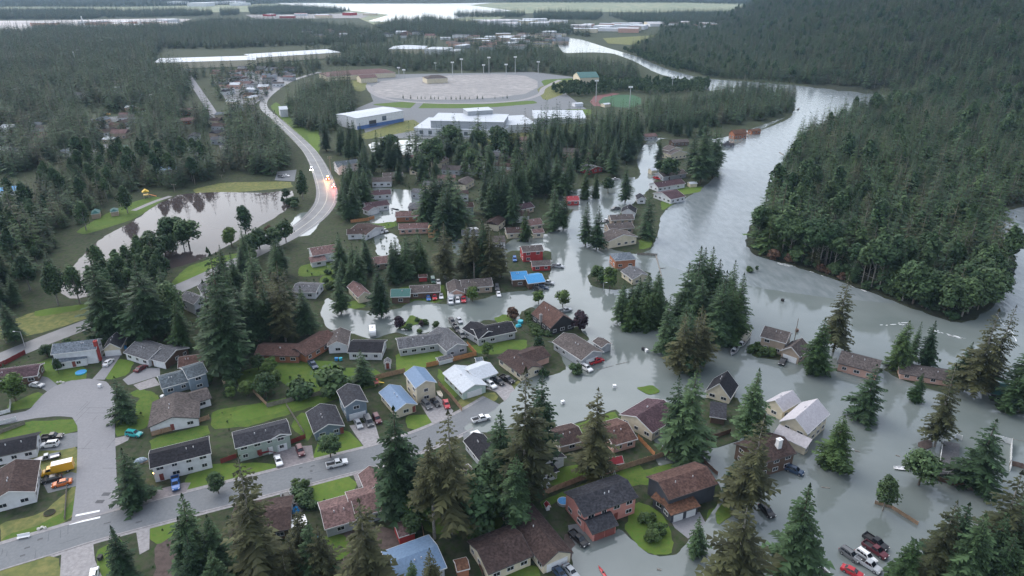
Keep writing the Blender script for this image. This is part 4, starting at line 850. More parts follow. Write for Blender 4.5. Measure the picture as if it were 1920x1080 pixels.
sc_w = [(775, 240, 946, 246, 46, 6, .6, 's'), (806, 226, 945, 229, 34, 12, .5, 's', 'grey'), (876, 209, 925, 206, 14, 16, .4, 's', 'grey'), (926, 236, 1005, 232, 40, 7, .5, 's'), (1000, 222, 1100, 222, 40, 5, .5, 's')]
school = BIG('large white flat roofed high school with grey upper hall', sc_w, 'school', 'school', wall='white', roof='white')
for i in range(9):
    if i not in (3,): band(school, sc_w[0], 1.2, 4.2, mat('school glass', (.10, .12, .14), .2, .1, .5), 'f', .06 + i * .1, .10 + i * .1, 'window')
band(school, sc_w[0], 4.5, 5.4, mat('red school sign', (.4, .08, .08), .6, .1, .5), 'f', .35, .5, 'sign_panel')
BIG('long low brown roofed school buildings behind the ball field', [(612, 144, 742, 136, 40, 6, 4, 'h'), (676, 147, 708, 145, 20, 6, 3, 'x')], 'school', 'school', wall='cream', roof='mauve')
BIG('cream field house with hipped roof at the edge of the ball field', [(800, 148, 840, 146, 22, 6, 3, 'h')], 'building', 'field_house', wall='cream', roof='taupe')
BIG('cream hall with dark green roof and big gable wall by the wood', [(1087, 146, 1124, 145, 30, 10, 5, 'x')], 'hall', 'hall', wall='cream', roof='green')
BIG('very long white shopping centre with flat roof', [(288, 118, 480, 112, 60, 9, .6, 's', 'cream'), (480, 108, 640, 98, 60, 8, .6, 's', 'cream')], 'shopping centre', 'shopping_centre', wall='white', roof='white')
BIG('white store with shallow white roof behind the shopping street', [(728, 92, 795, 92, 60, 9, 4, 'h')], 'store', 'store', wall='cream', roof='white')
BIG('white store with two flat roofs right of the hipped white store', [(795, 92, 835, 93, 40, 9, .5, 's'), (826, 95, 860, 96, 30, 6, .5, 's')], 'store', 'store', wall='white', roof='white')
BIG('white clubhouse tucked behind the highway spruces', [(524, 206, 540, 205, 16, 7, 2, 'x')], 'building', 'clubhouse', wall='white', roof='white')
BIG('low white bridge crossing the far river bend', [(1035, 70, 1068, 70, 10, 6, .3, 's')], 'bridge', 'bridge', wall='grey', roof='grey')
zr = random.Random(77)
def far_town(zone, n, label, group, walls, roofs, size=(9, 16), cat='house', name='house', eave=3.2, gapm=17):
    W = [G(*p) for p in zone]; got = 0; tr = 0
    x0, x1 = min(p.x for p in W), max(p.x for p in W); y0, y1 = min(p.y for p in W), max(p.y for p in W)
    while got < n and tr < 4000:
        tr += 1; x, y = zr.uniform(x0, x1), zr.uniform(y0, y1)
        if not in_poly(x, y, W) or not clear(x, y, gapm * .5): continue
        L, D = zr.uniform(*size), zr.uniform(*size) * .75; a = zr.choice((-.3, -.2, 1.2, .1)); wb = MB(); rb = MB(); e = eave * zr.uniform(.9, 1.4); r = D * .2 if eave < 5 else .5
        wb.box((0, 0, e / 2 - .1), (L - .6, D - .6, e + .2), 0)
        rb.v = [(-L/2, -D/2, e), (L/2, -D/2, e), (L/2, 0, e + r), (-L/2, 0, e + r), (L/2, D/2, e), (-L/2, D/2, e)]; rb.f = [(0, 1, 2, 3), (3, 2, 4, 5), (0, 3, 5), (1, 4, 2), (0, 5, 4, 1)]; rb.m = [0] * 5
        root = thing(name, label, cat, (x, y, 0), a, group); wb.build('wall', wallm(zr.choice(walls)), root); rb.build('roof', roofm(zr.choice(roofs)), root)
        if y < 1150:
            for k in range(max(1, int(L / 4))): window(root, (-L / 2 + L * (k + .5) / max(1, int(L / 4)), -(D - .6) / 2 - .03, 1.6), 0, 1.6, 1.2)
        KEEP.append((x, y, max(L, D) * .6)); got += 1
WR = ['grey', 'mauve', 'taupe', 'brown', 'white', 'dark', 'slate', 'redbrown']; WW = ['white', 'cream', 'tan', 'grey', 'salmon', 'white']
far_town([(395, 140), (470, 128), (560, 128), (545, 150), (500, 175), (470, 205), (440, 225), (425, 190)], 39, 'small house in the crowded blocks left of the highway', 'houses in the blocks left of the highway', WW, WR)
far_town([(0, 245), (30, 235), (100, 230), (60, 300), (-10, 310)], 10, 'small house in the far left clearing', 'houses in the far left clearing', WW, WR)
far_town([(170, 240), (250, 205), (275, 215), (240, 262), (190, 275)], 10, 'small house beside the curving wooded lane', 'houses beside the wooded lane', WW, WR)
far_town([(330, 118), (400, 118), (400, 132), (345, 136)], 5, 'small shop in front of the long white shopping centre', 'shops before the shopping centre', ['salmon', 'tan', 'white'], ['mauve', 'brown', 'white'], (12, 20), 'shop', 'shop')
far_town([(830, 72), (1060, 62), (1050, 88), (900, 95), (840, 88)], 38, 'low building in the far town among spruces', 'buildings of the far town', WW, ['mauve', 'brown', 'grey', 'white', 'taupe'], (18, 40), 'building', 'building', 5, 34)
far_town([(880, 44), (960, 40), (1050, 42), (1050, 52), (960, 52)], 10, 'wide pale warehouse behind the far spruces', 'far warehouses', ['white', 'white', 'cream'], ['white', 'metal'], (40, 75), 'warehouse', 'warehouse', 8, 70)
far_town([(1080, 50), (1200, 46), (1380, 48), (1370, 56), (1200, 60), (1090, 62)], 26, 'pale building in the commercial strip beyond the meadow', 'buildings of the commercial strip', ['white', 'white', 'salmon', 'cream'], ['white', 'white', 'mauve', 'metal'], (30, 60), 'building', 'building', 7, 48)
far_town([(80, 48), (330, 42), (330, 50), (160, 56), (80, 56)], 14, 'pale hangar beside the far runway', 'hangars by the runway', ['white', 'cream', 'salmon'], ['white', 'metal', 'mauve'], (40, 70), 'hangar', 'hangar', 8, 80)
far_town([(490, 30), (700, 26), (690, 33), (500, 36)], 7, 'tiny pale shed beside the estuary', 'sheds beside the estuary', ['white', 'cream', 'red'], ['white', 'red', 'metal'], (30, 60), 'shed', 'shed', 7, 80)
far_town([(320, 8), (480, 4), (480, 10), (330, 13)], 5, 'pale building on the far flats', 'buildings on the far flats', ['white'], ['white'], (60, 120), 'building', 'building', 12, 200)
far_town([(560, 60), (700, 64), (820, 62), (820, 72), (600, 72)], 16, 'house half hidden in the spruce belt', 'houses in the spruce belt', WW, WR, (14, 26), 'house', 'house', 4.5, 30)
far_town([(910, 275), (985, 262), (1010, 300), (960, 340), (930, 320)], 7, 'house with brown roof in the drowned spruce yards', 'houses in the drowned spruce yards', WW, ['mauve', 'taupe', 'brown', 'grey'], (11, 15))
far_town([(1010, 300), (1090, 290), (1130, 330), (1080, 345), (1020, 340)], 4, 'small house behind the middle spruce belt', 'houses behind the spruce belt', WW, ['taupe', 'grey', 'plum'], (10, 14))
far_town([(800, 310), (870, 300), (905, 340), (840, 380), (800, 350)], 4, 'house half hidden in the left spruce grove', 'houses in the left spruce grove', WW, ['taupe', 'grey', 'mauve'], (10, 14))
far_town([(690, 335), (760, 322), (850, 325), (880, 370), (860, 420), (760, 430), (735, 400), (690, 345)], 6, 'house half hidden between the drowned middle yards', 'houses between the drowned middle yards', WW, ['taupe', 'mauve', 'brown', 'grey'], (10, 14))
far_town([(900, 430), (960, 420), (985, 400), (1000, 440), (930, 470), (890, 460)], 4, 'house half hidden beside the dark middle grove', 'houses beside the dark middle grove', WW, ['taupe', 'brown', 'plum'], (10, 13))
far_town([(380, 225), (420, 220), (430, 290), (400, 300)], 5, 'house beside the left street below the wood', 'houses beside the left street', WW, WR, (10, 14))
far_town([(100, 190), (300, 110), (330, 170), (220, 210), (120, 215)], 6, 'pale house glimpsed inside the dark upper left wood', 'houses inside the upper left wood', ['white', 'white', 'cream'], ['grey', 'white', 'mauve'], (12, 16))
# ---------------------------------------------------------------- forests
hillP = [G(*p) for p in ((1180, 95), (1330, 144), (1500, 157), (1700, 178), (1830, 213), (1990, 258))]
hillP = [(p.x, p.y) for p in hillP] + [(1300, 640), (1500, 1000), (1600, 2140), (430, 2140), (330, 1650)]
NT = 0
NT += forest('mixed spruce and cottonwood wood climbing the hillside above the river bend', [hillP], 7.4, 11, 23, 'hill', 1, True, hill_h, clr=-.7)
PENP = [(1755, 178), (1662, 192), (1566, 228), (1500, 264), (1480, 300), (1456, 347), (1452, 387), (1416, 428), (1410, 458), (1426, 474), (1484, 490), (1562, 514), (1642, 544), (1720, 574), (1788, 596), (1826, 592), (1862, 560), (1890, 522), (1896, 482), (1872, 458), (1858, 430), (1872, 392), (1990, 372), (2150, 300), (2100, 180)]
NEARP = [(1456, 347), (1452, 387), (1416, 428), (1410, 458), (1426, 474), (1484, 490), (1562, 514), (1642, 544), (1720, 574), (1788, 596), (1826, 592), (1862, 560), (1890, 522), (1896, 482), (1872, 458), (1780, 440), (1640, 400)]
FARP = [(1456, 347), (1640, 400), (1780, 440), (1872, 458), (1858, 430), (1872, 392), (1990, 372), (2150, 300), (2100, 180), (1755, 178), (1662, 192), (1566, 228), (1500, 264), (1480, 300)]
NT += forest('mixed cottonwood and spruce wood on the near half of the river bend', [NEARP], 6.4, 14, 26, 'mixed', 2, clr=-9)
NT += forest('dense spruce wood on the far half of the river bend', [FARP], 6.4, 13, 27, 'hill', 15, clr=-9)
NT += forest('spruces before the long white shopping centre', [[(455, 128), (480, 120), (600, 118), (600, 132), (540, 142), (520, 150)], [(340, 130), (400, 128), (420, 140), (360, 150)], [(400, 150), (440, 140), (450, 160), (410, 190)]], 11, 14, 24, 'spruce', 16, thin=.2)
NT += forest('dark spruce wood covering the upper left corner of the valley', [[(-80, 72), (60, 62), (80, 52), (170, 55), (300, 52), (300, 95), (285, 110), (345, 135), (362, 165), (345, 192), (265, 175), (215, 215), (190, 200), (150, 205), (100, 225), (50, 210), (0, 228), (-120, 200)]], 8.6, 15, 31, 'spruce', 3, clr=-.36)
NT += forest('long band of dark spruces beyond the shopping street', [[(300, 52), (400, 40), (560, 42), (640, 50), (720, 62), (725, 82), (560, 85), (400, 92), (300, 92)], [(620, 92), (760, 92), (850, 100), (960, 98), (1050, 100), (1060, 112), (1190, 130), (1200, 148), (1130, 148), (1050, 140), (1000, 134), (850, 136), (760, 134), (720, 124), (612, 124)]], 10, 12, 25, 'spruce', 4)
NT += forest('bands of trees standing far off between the flats and the town', [[(-300, 24), (160, 20), (230, 24), (170, 36), (-300, 38)], [(195, 24), (330, 20), (400, 24), (395, 30), (200, 34)], [(412, 22), (450, 20), (448, 28), (415, 30)], [(465, 16), (560, 13), (660, 20), (600, 27), (470, 28)], [(740, 40), (800, 35), (860, 42), (960, 52), (960, 62), (880, 72), (820, 68), (740, 66), (700, 52)],
              [(850, 28), (930, 25), (985, 27), (980, 32), (860, 33)], [(1140, 30), (1300, 25), (1480, 28), (1480, 45), (1400, 52), (1320, 48), (1180, 42)], [(1000, 27), (1040, 25), (1130, 28), (1120, 38), (1000, 36)], [(970, 50), (1030, 48), (1100, 50), (1105, 70), (1060, 66), (1040, 66), (1040, 82), (980, 78)], [(860, 78), (1000, 85), (1045, 95), (960, 96), (860, 92)], [(1290, 62), (1350, 55), (1440, 60), (1480, 50), (1440, 90), (1340, 110), (1260, 105), (1200, 100), (1230, 90)]], 13, 17, 26, 'spruce', 5)
NT += forest('far dark wood along the foot of the distant shore', [[(-500, 0), (480, 0), (480, 9), (250, 13), (-500, 14)], [(480, 0), (700, -3), (700, 2), (480, 7)], [(950, 0), (1560, -2), (1600, 8), (1560, 14), (1380, 9), (1290, 6), (950, 5)]], 22, 17, 28, 'dark', 6, zf=far_h)
NT += forest('low green thicket of alders between the track and the river', [[(1030, 172), (1060, 160), (1120, 150), (1330, 158), (1325, 176), (1220, 178), (1170, 172), (1110, 180), (1060, 182)], [(1190, 100), (1300, 108), (1330, 140), (1260, 132), (1205, 112), (1160, 92)]], 6, 6, 11, 'broad', 7)
NT += forest('row of dark spruces on the point in front of the river', [[(1345, 172), (1400, 170), (1490, 178), (1488, 210), (1450, 222), (1390, 232), (1300, 240), (1210, 250), (1205, 200), (1330, 188)]], 7.4, 12, 24, 'spruce', 8)
NT += forest('dense mixed wood on the near side of the pond at left', [[(-60, 400), (30, 380), (90, 330), (180, 300), (270, 300), (420, 310), (420, 335), (330, 355), (285, 350), (240, 362), (200, 392), (130, 430), (100, 460), (30, 510), (-60, 520)]], 7.2, 13, 23, 'mixed', 9, clr=-.45)
NT += forest('dark leafy wood hemming the near left end of the pond', [[(-60, 470), (40, 440), (110, 452), (150, 470), (110, 500), (60, 530), (20, 545), (-60, 545)], [(190, 520), (250, 500), (300, 490), (320, 505), (250, 545), (200, 550)]], 6.5, 12, 18, 'mixed', 14)
NT += forest('dark spruce wood between the pond road and the left streets', [[(-60, 215), (20, 225), (40, 240), (120, 215), (200, 240), (170, 280), (60, 320), (-60, 330)], [(235, 165), (325, 180), (345, 205), (350, 235), (350, 300), (270, 305), (245, 260)], [(365, 215), (395, 215), (395, 280), (365, 285)], [(420, 225), (470, 215), (540, 290), (552, 310), (510, 330), (425, 320)]], 8, 16, 29, 'spruce', 10, clr=-.4)
NT += forest('block of tall dark spruces beside the highway and the white arena', [[(545, 195), (600, 160), (660, 165), (664, 200), (662, 235), (600, 252), (555, 240), (540, 215)]], 7.6, 15, 27, 'spruce', 11)
NT += forest('scattered yard trees among the far streets of the town', [[(395, 130), (560, 122), (600, 140), (540, 150), (480, 200), (430, 215), (400, 180)], [(0, 230), (240, 200), (260, 300), (100, 330), (0, 340)], [(500, 130), (560, 118), (620, 125), (600, 135)], [(820, 60), (1060, 50), (1060, 90), (840, 95)], [(560, 60), (820, 70), (820, 95), (560, 95)]], 14, 9, 21, 'spruce', 12, thin=.35)
NT += forest('loose wood of spruces standing between the flooded streets', [[(780, 262), (860, 265), (960, 250), (1130, 220), (1205, 215), (1205, 262), (1185, 300), (1130, 330), (1000, 345), (880, 340), (760, 300)]], 10, 15, 24, 'spruce', 13, thin=.25)
NT += forest('low weeds and shrubs between the yards and houses', [[(230, 850), (280, 830), (282, 900), (240, 930)], [(400, 690), (470, 670), (640, 680), (660, 720), (560, 745), (420, 790), (395, 770)], [(590, 480), (650, 440), (740, 430), (730, 520), (620, 570), (560, 530)], [(780, 850), (900, 900), (920, 960), (800, 1060), (760, 960)], [(880, 960), (1000, 900), (1060, 920), (1000, 960), (960, 1000), (900, 1050)], [(1000, 820), (1150, 780), (1280, 850), (1150, 900), (1020, 930)], [(280, 1000), (440, 960), (600, 940), (640, 1090), (280, 1090)], [(180, 610), (360, 600), (420, 640), (380, 670), (240, 640)], [(0, 700), (100, 660), (100, 640), (0, 690)], [(930, 480), (960, 560), (860, 560), (780, 540), (820, 510)], [(700, 320), (1000, 300), (1050, 420), (930, 450), (880, 520), (760, 500), (660, 440)], [(985, 585), (1060, 625), (1040, 640), (1000, 628)], [(90, 690), (180, 668), (185, 682), (100, 702)], [(395, 800), (440, 790), (440, 850), (400, 860)], [(548, 770), (590, 770), (600, 830), (560, 830)], [(690, 740), (740, 735), (745, 790), (715, 790)], [(876, 650), (935, 660), (985, 720), (940, 720)], [(600, 905), (620, 895), (610, 970), (590, 970)], [(20, 860), (60, 850), (70, 900), (40, 900)], [(215, 735), (300, 745), (280, 800), (220, 790)]], 3.8, .5, 1.8, 'broad', 17, name='undergrowth', thin=.45)
print('forest points', NT)
# ---------------------------------------------------------------- single trees
T = tree
for k, x, y, yt, wd, lab in [
    ('spruce', 372, 1085, 925, 1.15, 'broad dark spruce below the near road, right of the side driveway'),
    ('spruce', 243, 1100, 980, .95, 'slim spruce on the lawn at the foot of the crosswalk corner'),
    ('olive_spruce', 495, 1110, 838, .95, 'tall ragged spruce in front of the hidden brown roof'),
    ('olive_spruce', 545, 1120, 1035, 1.1, 'low olive spruce at the bottom beside the white bench'),
    ('olive_spruce', 700, 1130, 925, 1.25, 'big olive spruce before the mauve roofed house'),
    ('spruce', 752, 965, 760, 1.15, 'tall dark spruce rising from the near road left of the twin trunks'),
    ('olive_spruce', 850, 1000, 765, 1.0, 'ragged olive spruce with long bare lower trunk'),
    ('bare_spruce', 815, 1010, 815, 1.1, 'thin grey spruce with long bare trunk'),
    ('spruce', 938, 925, 765, 1.15, 'dark spruce left of the tallest spruce'),
    ('olive_spruce', 982, 955, 688, 1.05, 'tallest spruce of all, olive and thin at its top, by the flooded road'),
    ('spruce', 1008, 880, 690, .9, 'dark spruce standing right behind the tallest spruce'),
    ('spruce', 965, 985, 850, 1.2, 'low broad spruce at the foot of the tallest spruce'),
    ('olive_spruce', 1113, 898, 728, 1.2, 'lone pointed spruce behind the pink house'),
    ('wide_spruce', 1284, 852, 690, 1.1, 'wide bushy spruce with twin tops beside the plum roofed cream house'),
    ('wide_spruce', 1264, 845, 702, .8, 'left twin of the wide bushy spruce by the plum roof'),
    ('spruce', 1400, 826, 690, 1.15, 'dark spruce between the A-frame and the pale barns'),
    ('spruce', 1424, 822, 775, 1.4, 'small dark spruce tucked before the smaller barn'),
    ('olive_spruce', 1393, 965, 775, 1.15, 'tall olive spruce left of the brown house with white chimney'),
    ('spruce', 1372, 930, 860, 1.2, 'short dark spruce behind the tall olive spruce'),
    ('spruce', 1476, 1100, 905, 1.15, 'tall spruce standing in the flood above the white pickup'),
    ('olive_spruce', 1372, 1140, 945, 1.5, 'broad pale olive spruce at the bottom edge by the round lawn'),
    ('green_spruce', 1560, 876, 778, 1.35, 'fresh green spruce rising from the flood beside the lamp post'),
    ('wide_spruce', 1618, 785, 682, 1.05, 'full spruce standing alone in open flood water'),
    ('olive_spruce', 1752, 838, 682, 1.0, 'tall spruce growing from the little round planting bed'),
    ('green_spruce', 1716, 752, 698, 1.1, 'small green spruce left of the planting bed spruce'),
    ('wide_spruce', 1822, 915, 785, 1.25, 'round dense spruce beside the white railed deck'),
    ('cottonwood', 1655, 958, 890, 1.1, 'small dark tree leaning over the flood by the drowned fence'),
    ('broad', 1722, 910, 845, 1.25, 'round green tree behind the white rowing boat'),
    ('olive_spruce', 1562, 660, 506, .95, 'tall spruce rising between the half-timbered house and the river'),
    ('green_spruce', 1527, 700, 595, 1.2, 'dense spruce at the corner of the half-timbered house'),
    ('green_spruce', 1682, 692, 598, 1.1, 'left spruce of the three between the two sunken roofs'),
    ('spruce', 1706, 682, 602, .8, 'middle dark spruce of the three between the sunken roofs'),
    ('spruce', 1732, 690, 600, 1.1, 'right spruce of the three between the two sunken roofs'),
    ('olive_spruce', 1822, 742, 575, 1.05, 'tall brownish spruce by the right hand channel'),
    ('olive_spruce', 1845, 738, 566, .85, 'slim spruce crowded against the tall brownish spruce'),
    ('spruce', 1795, 728, 640, 1.1, 'short spruce left of the tall brownish spruce'),
    ('spruce', 1908, 772, 608, 1.1, 'big spruce in front of the dark green roof at the right edge'),
    ('spruce', 1885, 775, 700, 1.1, 'low spruce beneath the dark green roof'),
    ('olive_spruce', 1742, 1100, 935, 1.1, 'pale topped spruce beside the drowned fence end'),
    ('green_spruce', 1690, 1105, 1010, 1.2, 'low bright spruce next to the parked cars'),
    ('olive_spruce', 1850, 1090, 885, 1.25, 'large spruce leading the lower right corner grove'),
    ('spruce', 1905, 1070, 895, 1.2, 'brown tinged spruce cut by the lower right edge'),
    ('spruce', 1800, 1130, 965, 1.3, 'dark spruce in the middle of the lower right corner grove'),
    ('spruce', 1890, 1150, 990, 1.3, 'bottom spruce of the lower right corner grove'),
    ('wide_spruce', 1305, 1040, 968, .9, 'dark rounded spruce at the driveway of the mossy roofed house'),
    ('olive_spruce', 812, 1125, 1028, 1.1, 'spruce standing before the blue metal roof at the bottom edge'), ('spruce', 775, 1130, 1050, 1.1, 'dark spruce left of the one before the blue metal roof'),
    ('wide_spruce', 237, 790, 702, 1.1, 'solid dark spruce on the lawn right of the cul-de-sac'),
    ('wide_spruce', 258, 945, 838, 1.05, 'spruce at the street corner in front of the white raised house'),
    ('wide_spruce', 683, 722, 654, 1.25, 'dense spruce behind the blue roofed house'),
    ('dark_bush', 627, 735, 688, 1.0, 'clipped round evergreen left of the dense back yard spruce'),
    ('dark_bush', 565, 745, 712, 1.2, 'dark shrub against the grey picket fence'),
    ('light_broad', 30, 752, 700, 1.2, 'round green tree beside the plum roofed house'),
    ('spruce', 30, 640, 560, 1.2, 'round dark tree beside the highway lamp'),
    ('spruce', 436, 705, 470, 1.0, 'very tall dark spruce behind the slate grey house'),
    ('spruce', 412, 690, 520, .95, 'dark spruce left of the very tall one'),
    ('olive_spruce', 536, 640, 486, 1.0, 'tall spruce with bare trunk foot behind the ranch house'),
    ('spruce', 578, 628, 535, 1.3, 'spruce at the edge of the flooded lane behind the ranch house'),
    ('spruce', 485, 640, 500, 1.1, 'dark spruce in the clump left of the ranch house'),
    ('spruce', 205, 635, 465, 1.0, 'tall spruce behind the white garage'),
    ('spruce', 280, 640, 480, 1.15, 'broad dark spruce behind the weathered grey roof'),
    ('spruce', 310, 630, 520, 1.1, 'dark spruce filling the gap beside the broad one'),
    ('green_spruce', 345, 655, 560, 1.1, 'light green spruce behind the reddish roof'),
    ('spruce', 240, 632, 530, 1.0, 'short dark spruce between the two tallest left spruces'),
    ('spruce', 715, 592, 490, 1.1, 'spruce in the flood before the tan gable'),
    ('spruce', 640, 588, 505, 1.1, 'spruce on the round islet of the flooded lane'),
    ('green_spruce', 985, 452, 390, 1.1, 'small pointed dark spruce at the water of the middle street'),
    ('wide_spruce', 1040, 432, 338, .9, 'bright green spruce beside the red roofed cabin'), ('spruce', 1056, 430, 350, .8, 'dark spruce pressed against the bright green one'),
    ('spruce', 1098, 460, 378, 1.0, 'left spruce of the pair standing in the middle flood'), ('spruce', 1118, 468, 385, 1.1, 'right spruce of the pair standing in the middle flood'),
    ('wide_spruce', 1214, 448, 355, .9, 'full spruce between cream gable house and river'), ('spruce', 1172, 380, 305, 1.0, 'open spruce in the upper flooded street'),
    ('green_spruce', 1096, 372, 318, 1.1, 'bright spruce west of the upper flooded street'), ('green_spruce', 1117, 370, 322, 1.1, 'second bright spruce west of the upper flooded street'), ('broad', 1140, 362, 331, 1.1, 'round dark tree next to the bright spruces'),
    ('broad', 1255, 338, 292, 1.2, 'leafy tree in front of the double gabled house'), ('broad', 1236, 322, 300, 1.4, 'rounded bush-like tree at the end of the upper street'), ('spruce', 1235, 305, 255, 1.1, 'spruce standing left of the double gabled house'),
    ('spruce', 1312, 345, 212, 1.0, 'tallest spruce of the riverside clump'), ('spruce', 1335, 335, 225, .95, 'riverside spruce with pale trunk foot'), ('spruce', 1298, 330, 235, .9, 'left spruce of the riverside clump'), ('spruce', 1345, 318, 235, .9, 'right spruce of the riverside clump leaning to the river'), ('spruce', 1322, 325, 245, 1.0, 'dark spruce in the heart of the riverside clump'),
    ('light_broad', 1010, 570, 545, 1.5, 'round yellow green tree before the rusty brown roof'), ('light_broad', 1055, 575, 543, 1.3, 'leafy tree standing in flood water behind the rusty brown roof'), ('plum', 1087, 618, 582, 1.0, 'plum leaved tree beside the black wooden gable'), ('plum', 750, 616, 592, 1.0, 'plum leaved tree in the flooded lane'), ('plum', 790, 612, 600, 1.0, 'small dark shrub standing in the flooded lane'), ('rust', 962, 598, 575, 1.0, 'leaning brownish tree before the rusty house'),
    ('broad', 1120, 528, 495, 1.2, 'round tree left of the flooded corner house'), ('light_broad', 1143, 542, 498, 1.0, 'light tree before the flooded corner house'), ('broad', 1128, 535, 512, 1.2, 'dark low tree between the two corner trees'),
    ('light_broad', 913, 668, 641, 1.1, 'bright green round tree in the grey houses back yard'), ('light_broad', 886, 566, 536, 1.2, 'yellow green tree before the salmon garage gable'), ('broad', 1010, 660, 630, 1.1, 'dark shrub tree beside the streaky roof'), ('dark_bush', 1080, 700, 680, 1.0, 'round dark bush before the grey flooded house'), ('dark_bush', 1020, 705, 690, 1.0, 'small bush at the corner of the streaky roofed house'),
    ('broad', 620, 858, 815, 1.2, 'dark leafy tree on the lawn before the blue grey house'), ('broad', 500, 745, 700, 1.3, 'leafy tree in the middle back yards'), ('broad', 395, 720, 700, 1.2, 'small tree beside the slate grey house'), ('broad', 410, 925, 885, 1.0, 'leafy shrub tree on the lawn beside the white raised house'),
    ('broad', 110, 700, 672, .7, 'small thin tree on the lawn before the white two-storey house'), ('cottonwood', 390, 478, 462, 1.0, 'tiny lone tree at the grassy end of the pond'),
    ('cottonwood', 240, 400, 345, 1.1, 'cottonwood on the grassy bank of the pond beside the playground'), ('cottonwood', 162, 432, 372, 1.0, 'slim cottonwood on the pond bank beside the picnic shelter'), ('cottonwood', 462, 445, 380, 1.1, 'pale cottonwood at the end of the pond'),
    ('cottonwood', 110, 572, 485, 1.0, 'tall leafy cottonwood at the near tip of the pond'), ('cottonwood', 150, 570, 490, .9, 'pale cottonwood beside the near outlet of the pond'), ('light_broad', 435, 462, 425, 1.2, 'round bright tree on the pond end bank'),
    ('rust', 505, 440, 422, 1.0, 'red leaved shrub beside the flooded highway'), ('cottonwood', 568, 375, 318, .9, 'leafy tree at the highway edge above the pond'), ('light_broad', 1710, 870, 850, .0001 + 1, 'yellow shrub low beside the round green tree')]:
    T(k, x, y, yt, lab, wide=wd)
